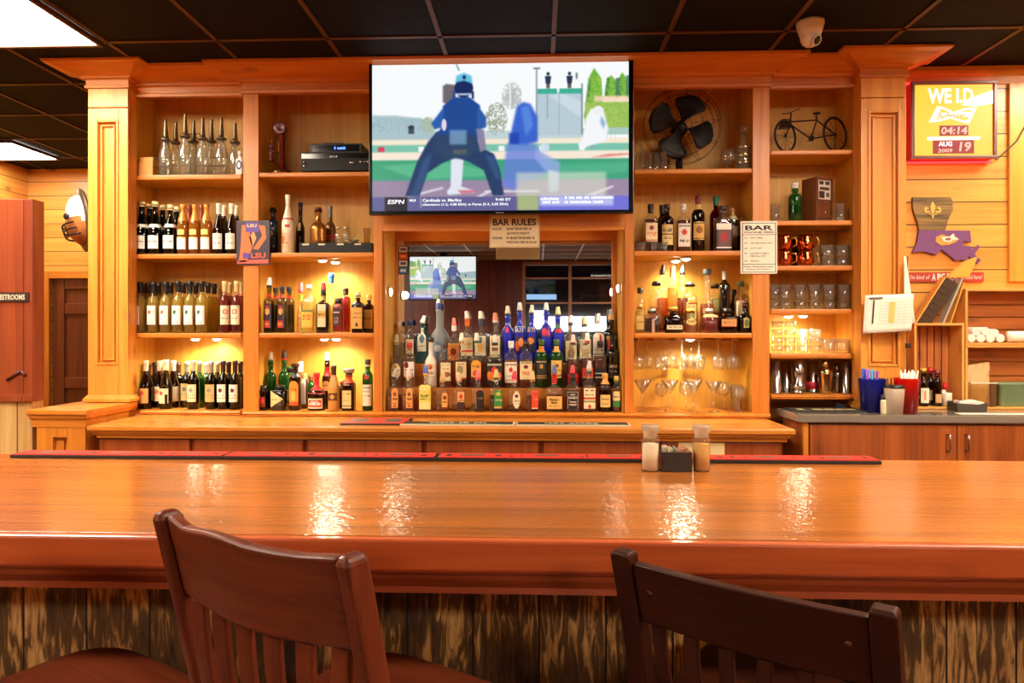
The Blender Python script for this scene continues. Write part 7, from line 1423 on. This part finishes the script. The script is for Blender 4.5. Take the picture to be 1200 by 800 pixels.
for P, m in (([(290, 400), (340, 380), (470, 430), (400, 465), (330, 470), (285, 440)], flat((216, 150, 70), .5)), ([(330, 402), (400, 398), (430, 372), (440, 398), (476, 420), (430, 425), (400, 445), (350, 436)], WH_), ([(360, 412), (410, 408), (400, 430), (365, 428)], flat((140, 84, 90), .5))): mb.prism([PL(u, v) for u, v in P], yl-(.004 if m is not WH_ else .006) - (.003 if P[0][0] == 360 else 0), yl-.0002, m)
obj('painted_mark', mb, t)
# red slogan sign
ys_ = YW-.014; a, b_ = atY(1063.5, 319, ys_), atY(1153, 330, ys_); t = thing('slogan_sign', 'narrow red slogan sign under the state plaque', 'sign', ((a.x+b_.x)/2, ys_, b_.z)); mb = MB(); mb.box(a.x, b_.x, ys_, YW-.0015, b_.z, a.z, flat((178, 60, 40), .5), .001); obj('board', mb, t)
w_ = b_.x-a.x; zc = (a.z+b_.z)/2; mb = MB(); fn = planeY(ys_-.0006); add_text(mb, "I'm kind of", a.x+w_*.16, zc, .026, WHITE, fn, w_*.26, False, .2); add_text(mb, 'A BIG DEAL', a.x+w_*.5, zc, .044, WHITE, fn, w_*.36, True); add_text(mb, 'around here!', a.x+w_*.84, zc, .026, WHITE, fn, w_*.27, False, .2); obj('lettering', mb, t, recalc=False)
# wooden crates
def crate(label, p0, p1, yfront, yback, vert, top=True, floor_z=None, post=.014):
    a, b_ = atY(*p0, yfront), atY(*p1, yfront); z0 = floor_z if floor_z is not None else b_.z; t = thing('wooden_crate', label, 'crate', ((a.x+b_.x)/2, yfront, z0)); k = CRATE('z' if vert else 'x'); T_ = .014
    if top: mb = MB(); mb.box(a.x, b_.x, yfront, yback, a.z-T_, a.z, CRATE('x'), .003); obj('top_board', mb, t)
    mb = MB(); mb.box(a.x, b_.x, yfront, yback, z0, z0+T_, CRATE('x'), .003); obj('bottom_board', mb, t)
    for x0, x1 in ((a.x, a.x+T_), (b_.x-T_, b_.x)):
        mb = MB(); mb.box(x0, x1, yfront, yback, z0+T_+.0003, a.z-T_-.0003, CRATE('z'), .003); obj('side_board', mb, t)
    mb = MB(); ins = CRATE_IN('z' if vert else 'x')
    if vert:
        n = 6; L = (b_.x-a.x-2*T_)
        for i in range(n): mb.box(a.x+T_+L*i/n+.003, a.x+T_+L*(i+1)/n-.003, yback-.012, yback-.001, z0+T_+.0003, a.z-T_-.0003, ins, .002)
    else:
        n = 4; H_ = a.z-z0-2*T_
        for i in range(n): mb.box(a.x+T_+.0003, b_.x-T_-.0003, yback-.012, yback-.001, z0+T_+H_*i/n+.004, z0+T_+H_*(i+1)/n-.004, ins, .002)
    obj('back_slats', mb, t); return t, a, b_
CZ = 1.0555
yA, yBk = 3.975, 4.112
c1_, ca, cb = crate('wooden crate on the grey counter with upright slats, folders leaning on top', (1071.5, 378.5), (1130.5, 480), yA, yBk, True, True, CZ)
c2_, cc, cd = crate('lower wooden crate on the right with tan bag and green tub', (1131.5, 404.5), (1290, 480), yA, yBk, False, True, CZ)
c3_, ce, cf = crate('upper wooden crate on the right holding rolled white towels', (1131.5, 338), (1290, 404.2), yA, yBk, False, True, cc.z+.0006)
TW = flat((240, 232, 216), .9); twz = cc.z+.0006+.0145; rr = random.Random(9)
tw = [(1139, 0), (1150, 0), (1161, 0), (1173, 0), (1144.5, 1), (1155.5, 1), (1166, .75)]
for k, (px, lv) in enumerate(tw):
    y = yA+.018; P = atY(px, HZ, y); r_ = .0245; z = twz+r_+(lv*.040); mb = MB(); sp = []
    M = Matrix.Translation((P.x, y, z)) @ Matrix.Rotation(PI/2, 4, 'X')
    mb.lathe([(-.1, 0), (-.1, r_*.9), (-.095, r_), (-.006, r_), (-.001, r_*.93), (0, r_*.8), (-.003, r_*.72), (0, r_*.6), (-.003, r_*.5), (0, r_*.4), (-.003, r_*.26), (0, r_*.12), (0, 0)], TW, 20, M=M)
    tag(obj('rolled_towel', mb), 'rolled white towel, '+('upper' if lv else 'lower')+' layer, '+ORD[[q for q in sorted(tw) if bool(q[1]) == bool(lv)].index((px, lv))]+' from left in the crate', 'towel', 'rolled towels in the crate')
P0 = atY(1176.5, HZ, yA+.06); mb = MB(); M = Matrix.Translation((P0.x+.016, yA+.055, twz+.034)) @ Matrix.Rotation(PI/2, 4, 'Y'); mb.lathe([(0, 0), (0, .03), (.006, .032), (.2, .032), (.2, 0)], TW, 20, M=M, sy=.9); tag(obj('folded_towel', mb), 'white towel roll lying lengthwise at the right of the towels', 'towel')
# folders leaning on the left crate
zc = ca.z+.0006; ybk = yA+.02
def leaning(name, label, cat, bx, top, th_, depth, m, extra=None):
    """slab whose lower left foot is at pixel bx on the crate top, leaning to the pixel 'top'"""
    p, q = atY(bx, HZ, ybk), atY(*top, ybk); d = Vector((q.x-p.x, 0, q.z-zc)); L = d.length; u = d/L; n = Vector((u.z, 0, -u.x))
    mb = MB(); z_l = 0
    pts = [(p.x, zc), (p.x+th_/u.z, zc), (p.x+th_*n.x+u.x*L+0, zc+th_*n.z+u.z*L), (p.x+u.x*L, zc+u.z*L)]
    mb.prism(pts, ybk, ybk+depth, m); o = obj(name, mb); tag(o, label, cat); return o, p, u, n, L
leaning('clipboard', 'tan clipboard leaning right, leftmost on the left crate', 'clipboard', 1072, (1107, 324), .009, .05, CRATE('x'))
LB = flat((66, 46, 28), .5)
o, p, u, n, L = leaning('ledger', 'thick dark ledger with ribbed spine leaning on the left crate', 'book', 1074.8, (1110, 325), .07, .06, LB); mb = MB()
for k in range(7):
    f = .12+.12*k; c = p+u*(L*f)+n*.0; s_ = 0
    A_ = Vector((p.x, 0, zc))+u*(L*f); q = [A_+n*.002, A_+n*.045, A_+n*.045+u*.004, A_+n*.002+u*.004]; mb.prism([(v.x, v.z) for v in q], ybk-.004, ybk-.0002, flat((100, 72, 44), .5))
obj('spine_ribs', mb, o)
leaning('grey_folder', 'pale grey folder leaning between the ledger and yellow folders', 'folder', 1104.5, (1127, 326), .010, .055, flat((176, 162, 140), .5))
leaning('yellow_folder', 'yellow folder leaning rightmost on the left crate', 'folder', 1113.5, (1129, 331), .007, .055, flat((224, 158, 64), .6))
mb = MB(); q = [atY(1107, 327, ybk+.05), atY(1127, 309, ybk+.05), atY(1142, 303, ybk+.05), atY(1132, 327, ybk+.05)]; mb.prism([(v.x, v.z+.008) for v in q], ybk+.02, ybk+.05, flat((232, 166, 62), .6)); tag(obj('manila_envelope', mb), 'orange envelope lying over the tops of the leaning folders', 'envelope')
# things in the left crate and on the counter
cbz = CZ+.0145+.0002; yi = yA+.045
one2 = lambda px, py, y, label, **d: one(px, y, py, cbz, label, **d)
one2(1082, 432, yi-.01, 'white labelled bottle with yellow cap in the left crate', kind='wine', r=.028, rn=.0135, glass=G_BROWN, cap=((224, 170, 50), .022, 1.3), lab=(.02, .105, .026, (244, 234, 210), [('r', .3, .2, .5, .8, (220, 140, 80))]))
one2(1090.5, 431, yi+.047, 'dark sauce bottle with red cap behind the yellow capped one', kind='wine', r=.025, rn=.0125, glass=G_BLACK, cap=(REDC, .03, 1.3), lab=(.03, .09, .022, (220, 180, 130), []))
one2(1098.5, 434, yi-.01, 'dark bottle with tan label in the left crate beside the white canister', kind='round', r=.022, rn=.012, glass=G_BROWN, liquid=L_BLACK, fill=.6, cap=((120, 30, 30), .03, 1.3), lab=(.02, .07, .02, (214, 166, 110), []))
P = atY(1109.5, HZ, yi-.02); mb = MB(); mb.lathe([(0, 0), (0, .026), (.075, .026), (.078, .024), (.078, 0)], flat((236, 224, 204), .5), 24, (P.x, yi-.02, cbz)); tag(obj('white_canister', mb), 'short white canister at the front right of the left crate', 'canister')
P = atY(1119, 443, yA+.085); t = thing('red_tube', 'small red and white tube tucked at the crate right side', 'tube', (P.x-.01, yA+.085, cbz)); mb = MB(); M = Matrix.Translation((P.x-.078, yA+.085, cbz+.014)) @ Matrix.Rotation(.22, 4, 'Y'); mb.lathe([(0, 0), (0, .011), (.08, .013), (.08, 0)], flat((236, 220, 200), .5), 18, M=M); obj('body', mb, t); mb = MB(); mb.lathe([(.0802, 0), (.0802, .016), (.12, .015), (.12, 0)], flat((206, 40, 40), .4), 18, M=M); obj('cap', mb, t)
# lower right crate: bag in clear bin, green tub
y_ = yA+.008; x0, x1 = X(1138, y_), X(1168, y_); t = thing('clear_bin', 'clear plastic bin holding a tan paper bag in the lower right crate', 'bin', ((x0+x1)/2, y_, cbz)); zb_ = Zy(448, y_, 1150); mb = MB(); g = thin_glass((240, 226, 200), (206, 186, 150), 1)
for q in ((x0, x1, y_, y_+.002, cbz+.003, zb_), (x0, x1, y_+.11, y_+.112, cbz+.003, zb_), (x0, x0+.002, y_+.0022, y_+.1098, cbz+.003, zb_), (x1-.002, x1, y_+.0022, y_+.1098, cbz+.003, zb_), (x0, x1, y_, y_+.112, cbz+.0002, cbz+.0028)): mb.box(*q, g)
mb.box(x0-.003, x1+.003, y_-.003, y_-.0002, zb_-.006, zb_, flat((240, 230, 206), .4)); obj('bin', mb, t)
zt_ = Zy(424, y_+.05, 1160); mb = MB(); nx, nz = 8, 8; TB = flat((222, 190, 132), .7); rr = random.Random(3)
def sheet(yy, sgn):
    return [[mb.bm.verts.new((x0+.008+(x1-x0-.016)*i/nx, yy+sgn*(.02-.016*j/nz)*math.sin(PI*i/nx)+rr.uniform(-.003, .003), cbz+.006+((zt_-.02*(1-i/nx))-cbz-.006)*j/nz)) for i in range(nx+1)] for j in range(nz+1)]
A_, B_ = sheet(y_+.05, -1), sheet(y_+.054, 1)
for j in range(nz):
    for i in range(nx): mb.face([A_[j][i], A_[j][i+1], A_[j+1][i+1], A_[j+1][i]], TB); mb.face([B_[j][i+1], B_[j][i], B_[j+1][i], B_[j+1][i+1]], TB)
tag(obj('paper_bag', mb, recalc=False), 'crumpled tan paper bag standing inside the clear bin', 'bag')
x0 = X(1172, y_); t = thing('green_tub', 'pale green ribbed plastic tub at the right in the lower crate', 'tub', (x0+.135, y_+.0605, cbz)); zt_ = Zy(449, y_, 1190)-cbz; GT = flat((128, 150, 110), .4); mb = MB()
mb.lathe([(0, 0, 6), (0, .112, 6), (.01, .12, 6), (zt_-.012, .126, 6), (zt_-.010, .131, 6), (zt_, .131, 6), (zt_, .126, 6), (.012, .114, 6), (.01, 0, 6)], GT, 40, sy=.40)
obj('tub', mb, t, True); mb = MB()
for k in range(18): mb.box(-.1+.0115*k, -.1+.0115*k+.004, -.0545, -.0525, .02, zt_-.02, GT, .001)
obj('ribs', mb, t, True); mb = MB(); mb.box(.0, .05, -.0575, -.0566, zt_-.025, zt_-.004, WHITE); obj('paper_tag', mb, t, True)
# napkin holder
y_ = yA-.055; P = atY(1133, HZ, y_); t = thing('napkin_holder', 'low grey napkin tray in front of the crates', 'napkin holder', (P.x, y_, CZ+.0002)); hw = .078; NG = flat((74, 68, 60), .45); mb = MB()
mb.prism([(-hw, 0), (hw, 0), (hw+.006, .05), (hw*.4, .038), (-hw-.006, .046)], -.05, -.047, NG); mb.box(-hw, hw, .047, .05, 0, .05, NG); mb.box(-hw, -hw+.003, -.0468, .0468, .003, .045, NG); mb.box(hw-.003, hw, -.0468, .0468, .003, .045, NG); mb.box(-hw, hw, -.0468, .0468, 0, .003, NG); obj('tray', mb, t, True)
for k in range(3):
    mb = MB(); M = Matrix.Translation((P.x-.03+.04*k, y_, CZ+.046+.004*(k % 2))) @ Matrix.Rotation((.2, -.15, .1)[k], 4, 'Y'); mb.box(-.028, .028, -.03, .03, -.012, .008, flat((238, 230, 214), .8), .006, M); tag(obj('folded_napkin', mb), 'folded white napkin in the grey tray, '+ORD[k]+' from left', 'napkin', 'napkins in the tray')
mb = MB(); x0, x1 = X(1125, 3.75), X(1225, 3.75); mb.box(x0, x1, 3.735, 3.80, CZ+.0002, CZ+.0016, flat((236, 226, 206), .7)); tag(obj('paper_sheet', mb), 'white paper sheet lying on the grey counter before the napkin tray', 'paper')
# cups
def cup(name, label, px, y, r, h, m, taper=.8, lid=None, cat='cup'):
    P = atY(px, HZ, y); t = thing(name, label, cat, (P.x, y, CZ+.0003)); mb = MB(); rb = r*taper
    mb.lathe([(0, 0), (0, rb), (h, r), (h+.002, r*1.02), (h+.002, r*.96), (.006, rb*.92), (.006, 0)], m, 28); obj('body', mb, t, True)
    if lid: mb = MB(); mb.lathe([(h+.0025, 0), (h+.0025, r*1.04), (h+.008, r*1.05), (h+.012, r*.98), (h+.018, r*.96), (h+.018, 0)], flat(lid, .35), 28); obj('lid', mb, t, True)
    return t, P
yq = 3.735
cup('paper_cup', 'white cup with black lid at the front of the grey counter', 1048, yq, .05, Zy(455, yq, 1049)-CZ, flat((236, 224, 200), .5), .8, (20, 17, 15))
tc, P = cup('red_cup', 'tall red translucent cup full of wrapped straws behind the white cup', 1063, yq+.066, .066, Zy(443.5, yq+.055, 1061)-CZ, thin_glass((240, 66, 48), (214, 40, 30), .8, .02, .35), .74)
hcup = Zy(443.5, yq+.055, 1061)-CZ; rr = random.Random(4)
for k in range(20):
    a_ = 2*PI*k*.382; rad = .042*math.sqrt((k+.5)/20); x, y = rad*math.cos(a_), rad*math.sin(a_); b_ = Vector((P.x+x*.6, yq+.066+y*.6, CZ+.008)); d = Vector((x*.5+.01, y*.5, hcup+.028+rr.uniform(-.012, .014)))
    mb = MB(); mb.tube([b_, b_+d], .0038, flat((238, 232, 222), .6), 8); tag(obj('wrapped_straw', mb), 'white paper wrapped straw standing in the tall red cup', 'straw', 'wrapped straws in the red cup')
yb_ = yq+.105; tb, P = cup('blue_tumbler', 'dark blue translucent tumbler of stirrers at the left of the grey counter', 1022, yb_, .07, Zy(444, yb_, 1022)-CZ, thin_glass((70, 84, 214), (30, 36, 130), 1.0, .02, .3), .8)
hb_ = Zy(432, yb_, 1010)-CZ
for k, (dx, tx_, c, w2) in enumerate(((-.045, -.04, (110, 60, 190), .02), (-.035, -.035, (60, 90, 210), .022), (-.025, -.055, (70, 150, 230), .018), (-.005, -.05, (60, 160, 220), .015), (.02, .045, (70, 60, 170), .016), (.035, .05, (120, 70, 180), .014))):
    mb = MB(); b_ = Vector((P.x+dx*.65, yb_+(-.03, .03, .0, -.014, .032, .014)[k], CZ+.01)); tp = Vector((P.x+dx*.85+tx_*.1, yb_+(-.03, .03, .0, -.014, .032, .014)[k], CZ+hb_+(.0 if k < 4 else -.012))); d = tp-b_
    mb.tube([b_, b_+d*.5, tp-Vector((0, 0, .006)), tp], [w2*.28, w2*.42, w2*.5, w2*.25], flat(c, .25, 0, .4), 10); tag(obj('plastic_scoop', mb), ['purple', 'blue', 'light blue', 'pale cyan', 'indigo', 'violet'][k]+' plastic handle standing in the blue tumbler', 'handle')
P = atY(1035.5, HZ, yq+.012); o = bottle('small_dropper_bottle', 'small cream bottle between the blue tumbler and the white cup', 'bottle', (P.x, yq+.012, CZ+.0004), 'round', .10, .0155, flat((236, 218, 180), .4), rn=.009, cap=((60, 50, 44), .02, 1.2))
P = atY(1036, HZ, 3.872); t = thing('dark_utensil_cup', 'dark cup of black stirrers behind the blue tumbler', 'cup', (P.x+.02, 3.872, CZ+.0003)); mb = MB(); mb.lathe([(0, 0), (0, .024), (.13, .028), (.13, .026), (.006, .021), (.006, 0)], flat((44, 34, 28), .3), 20); obj('cup', mb, t, True)
for k in range(6):
    mb = MB(); a_ = k*1.05; mb.tube([(P.x+.02+.012*math.cos(a_), 3.872+.012*math.sin(a_), CZ+.009), (P.x+.02+.02*math.cos(a_), 3.872+.02*math.sin(a_), CZ+.185)], .003, flat((60, 44, 36), .4), 6); tag(obj('black_stirrer', mb), 'thin dark stirrer standing in the dark cup behind the blue tumbler', 'stirrer', 'dark stirrers')
# rubber mat with bar tools
t = thing('drain_mat', 'black rubber mat with pale lettering at the left end of the grey counter', 'bar mat', (1.65, 3.85, CZ+.0002)); m0, m1, m2, m3 = atZ(903, 473, CZ), atZ(1003, 474, CZ), atZ(1003, 479, CZ), atZ(916, 477.5, CZ)
mb = MB(); x0, x1 = SX0+.03, 1.80; mb.box(x0, x1, 3.80, 3.985, CZ+.0003, CZ+.008, flat((36, 32, 24), .6), .002); obj('mat', mb, t); mb = MB(); add_marks(mb, (x0+x1)/2, 3.89, .07, .32, flat((206, 190, 140), .5), lambda x, z: Vector((x, z, CZ+.0085)), 9); obj('lettering', mb, t, recalc=False)
# ticket pole with papers
yp = 3.889; P = atY(1064, HZ, yp); t = thing('ticket_stand', 'thin metal pole stand holding hung papers beside the right pilaster', 'stand', (P.x, yp, CZ+.0003)); mb = MB(); mb.lathe([(0, 0), (0, .02), (.006, .02), (.012, .006), (.012, 0)], STEEL, 20); obj('base', mb, t, True); zp = Zy(300, yp, 1064)-CZ; mb = MB(); mb.tube([(0, 0, .0125), (0, 0, zp)], .005, flat((170, 120, 60), .3, .6), 10); obj('pole', mb, t, True); mb = MB(); zc_ = Zy(405, yp, 1064)-CZ; mb.box(-.012, .012, -.014, .008, zc_-.014, zc_+.014, flat((50, 34, 24), .4), .003); obj('clamp', mb, t, True)
def paper(name, label, P4, y, lines, bow=.006, cat='paper'):
    mb = MB(); a, b_, c, d = [atY(px, py, y) for px, py in P4]; n = 8; g = []; WP = flat((240, 232, 214), .7)
    for j in range(n+1):
        g.append([]); v = j/n
        for i in range(n+1):
            u = i/n; p = (a*(1-u)+b_*u)*(1-v)+(d*(1-u)+c*u)*v; g[-1].append(mb.bm.verts.new((p.x, y-bow*math.sin(PI*u)*v, p.z)))
    for j in range(n):
        for i in range(n): mb.face([g[j][i], g[j+1][i], g[j+1][i+1], g[j][i+1]], WP, True)
    o = obj(name, mb, recalc=False); md = o.modifiers.new('s', 'SOLIDIFY'); md.thickness = .0006; tag(o, label, cat)
    mb = MB()
    for (u0, v0, u1, v1, c_) in lines:
        q = [(a*(1-u)+b_*u)*(1-v)+(d*(1-u)+c*u)*v for u, v in ((u0, v0), (u1, v0), (u1, v1), (u0, v1))]; vs_ = [mb.bm.verts.new((p.x, y-bow-.002, p.z)) for p in q]; mb.face(vs_, flat(c_, .7))
    obj('printed_lines', mb, o, recalc=False)
paper('hung_schedule', 'white printed schedule sheet hanging left of the metal pole', ((1014, 346), (1071, 344), (1068, 387.5), (1011, 391)), yp-.018, [(.07, .06, .35, .1, (90, 80, 70)), (.16, .14, .19, .75, (50, 44, 40)), (.5, .2, .62, .75, (236, 206, 110))]+[(.3, .2+.08*k, .95, .21+.08*k, (206, 196, 180)) for k in range(8)]+[(.3+.13*k, .2, .304+.13*k, .85, (206, 196, 180)) for k in range(6)])
paper('hung_receipt', 'tall white paper strip hanging at the top of the metal pole', ((1059.5, 300), (1061.5, 301), (1073, 379), (1060, 379)), yp-.008, [(.1, .7, .9, .71, (200, 190, 176)), (.1, .8, .9, .81, (200, 190, 176))], .003)

# ------------------------------------------------------------------ left side
t = thing('cedar_partition', 'red cedar partition with restrooms sign and pale weathered base at the far left', 'partition', (-2.95, 3.60, 0)); xr_ = X(38, 3.6); xl_ = xr_-.6; zt_ = Zy(233, 3.6, 20); zb_ = Zy(470, 3.6, 20)
mb = MB(); mb.box(xl_, xr_, 3.60, 3.69, zb_, zt_, REDWOOD, .004); obj('upper_boards', mb, t)
mb = MB(); mb.box(xl_, xr_+.006, 3.585, 3.5995, zb_-.002, zb_+.035, REDWOOD, .003); obj('ledge', mb, t)
mb = MB(); mb.box(xl_, xr_-.004, 3.605, 3.685, 0, zb_-.003, wood('weathered_pine', (214, 176, 110), (166, 116, 56), 'z', rough=.7, coat=0, knots=.8, board=.12, board_axis='x', groove=.003)); obj('weathered_base', mb, t)
a, b_ = atY(-12, 342.5, 3.592), atY(33.5, 353.5, 3.592); mb = MB(); mb.box(a.x, b_.x, 3.592, 3.5995, b_.z, a.z, flat((40, 28, 24), .5), .001); s_ = obj('sign_board', mb, t); mb = MB(); add_text(mb, 'RESTROOMS', (a.x+b_.x)/2+.01, (a.z+b_.z)/2, .03, flat((214, 196, 170), .5), planeY(3.5912), (b_.x-a.x)*.72, True); obj('lettering', mb, s_, recalc=False)
mb = MB()
for p, q in (((8, 445), (24, 434.5)), ((24, 434.5), (30, 440))):
    u, v = atY(*p, 3.594), atY(*q, 3.594); mb.tube([u, v], .008, flat((84, 28, 16), .5), 6)
obj('chevron_trim', mb, t)
# helmet on its round plaque
yh = 4.16; Hc = atY(97, 258, yh); t = thing('football_helmet', 'white football helmet mounted on a round plaque beside the left pilaster', 'helmet', (Hc.x, yh, Hc.z-.18)); Mx = Matrix.Translation(Hc) @ Matrix.Rotation(-.16, 4, 'Y') @ Matrix.Rotation(.75, 4, 'Z') @ Matrix.Rotation(-PI/2, 4, 'Y')
mb = MB(); mb.lathe([(-.012, 0), (-.012, .19), (0, .197), (.010, .185), (.010, 0)], flat((92, 70, 50), .4, .3), 36, M=Mx); obj('plaque', mb, t)
mb = MB(); HW = flat((240, 234, 224), .25, 0, .6)
prf = [(.0105, .14), (.03, .136), (.052, .12), (.072, .094), (.085, .06), (.091, .03), (.093, 0)]
n = 28; rings = []
for z, r_ in prf: rings.append([mb.bm.verts.new(Mx @ Vector((r_*1.12*math.cos(2*PI*i/n), r_*math.sin(2*PI*i/n), z))) for i in range(n)] if r_ > 0 else [mb.bm.verts.new(Mx @ Vector((0, 0, z)))])
BRZ = flat((206, 130, 70), .35, .2)
for k in range(len(rings)-1):
    for i in range(n):
        A_, B_ = rings[k], rings[k+1]; up = sum((v.co.z for v in (A_[i], A_[(i+1) % n])))/2-Hc.z; m_ = HW if up > -.005 else BRZ
        mb.face([A_[i], A_[(i+1) % n], B_[(i+1) % n], B_[i]] if len(B_) > 1 else [A_[i], A_[(i+1) % n], B_[0]], m_, True)
obj('shell', mb, t)
mb = MB(); DK_ = flat((54, 40, 34), .4, .5)
for xx in (-.035, -.07, -.105): mb.tube([Mx @ Vector((xx, -.12+.24*i/12, .014+.10*math.sqrt(max(0, 1-((-.12+.24*i/12)/.15)**2-(xx/.2)**2)))) for i in range(13)], .006, DK_, 8)
for yy in (-.05, .05): mb.tube([Mx @ Vector((xx, yy, .016+.10*math.sqrt(max(0, 1-(yy/.15)**2-(xx/.2)**2)))) for xx in (-.03, -.055, -.08, -.108)], .005, DK_, 8)
obj('face_mask', mb, t)
mb = MB(); mb.lathe([(0, 0), (0, .02), (.004, .018), (.004, 0)], DK_, 16, M=Mx @ Matrix.Translation((.005, -.085, .098)) @ Matrix.Rotation(.75, 4, 'X')); obj('ear_hole', mb, t)
# security camera on the ceiling
P = atZ(949.5, 24.5, CEIL); t = thing('security_camera', 'white dome security camera on the dark ceiling above the right bays', 'camera', (P.x, P.y, CEIL-.13)); WC = flat((226, 214, 196), .35, 0, .2)
mb = MB(); mb.lathe([(CEIL-.0065, 0), (CEIL-.0065, .066), (CEIL-.02, .066), (CEIL-.05, .058), (CEIL-.075, .05), (CEIL-.075, 0)], WC, 28, (P.x, P.y, 0)); obj('mount', mb, t)
mb = MB(); mb.lathe([(-.05, 0), (-.045, .022), (-.032, .038), (-.01, .0475), (.012, .048), (.03, .04), (.03, 0)], WC, 28, (P.x, P.y, CEIL-.082)); obj('ball', mb, t)
mb = MB(); Mc = Matrix.Translation((P.x, P.y, CEIL-.09)) @ Matrix.Rotation(.45, 4, 'Z') @ Matrix.Rotation(math.radians(118), 4, 'X')
mb.lathe([(.0435, 0), (.0435, .028), (.0495, .026), (.0495, .02)], flat((200, 186, 166), .4), 24, M=Mc); mb.lathe([(.0495, .02), (.052, .015), (.0535, 0)], flat((16, 14, 14), .1), 20, M=Mc); obj('lens', mb, t)

# counter mats on the back counter
def cmat(label, p0, p1, y0, y1, m, edge, words=None):
    x0, x1 = X(p0, (y0+y1)/2), X(p1, (y0+y1)/2); t = thing('counter_mat', label, 'bar mat', ((x0+x1)/2, y0, 1.0002), 0, 'mats on the back counter'); mb = MB(); mb.box(x0, x1, y0, y1, 1.0003, 1.009, edge, .002); obj('border', mb, t)
    mb = MB(); mb.box(x0+.01, x1-.01, y0+.01, y1-.01, 1.0092, 1.0105, m); f = obj('face', mb, t)
    if not words:
        for u in (.1, .62): mb = MB(); mb.box(x0+(x1-x0)*u, x0+(x1-x0)*(u+.26), y0+.05, y1-.05, 1.0107, 1.0112, MATG); obj('printed_block', mb, f)
        return
    mb = MB()
    if words: add_marks(mb, (x0+x1)/2, (y0+y1)/2, .04, (x1-x0)*.5, flat((206, 196, 160), .5), lambda x, z: Vector((x, z, 1.011)), len(label))
    obj('lettering', mb, f, recalc=False)
cmat('red and black square mat on the back counter, left of the mirror tiers', 406, 479, 3.60, 3.84, RED, MATB)
cmat('long black mat with pale border, left half below the mirror tiers', 471, 603, 3.59, 3.70, MATB, flat((206, 196, 160), .5), 'BAR SERVICE')
cmat('long black mat with pale border, right half below the mirror tiers', 605, 738, 3.59, 3.70, MATB, flat((206, 196, 160), .5), 'BAR SERVICE')
# ------------------------------------------------------------------ light and colour
w = bpy.data.worlds.new('world'); SC.world = w; w.use_nodes = True
w.node_tree.nodes['Background'].inputs[0].default_value = (.02, .02, .025, 1); w.node_tree.nodes['Background'].inputs[1].default_value = 1
vs = SC.view_settings; vs.view_transform = 'Standard'; vs.look = 'None'; vs.gamma = 1.0; vs.use_curve_mapping = False; vs.exposure = EXPOSURE
cy = SC.cycles
cy.use_denoising = True; cy.max_bounces = 10; cy.diffuse_bounces = 5; cy.glossy_bounces = 5; cy.transmission_bounces = 8; cy.transparent_max_bounces = 40
cy.sample_clamp_indirect = 6.0; cy.blur_glossy = .6; cy.caustics_reflective = False; cy.caustics_refractive = False
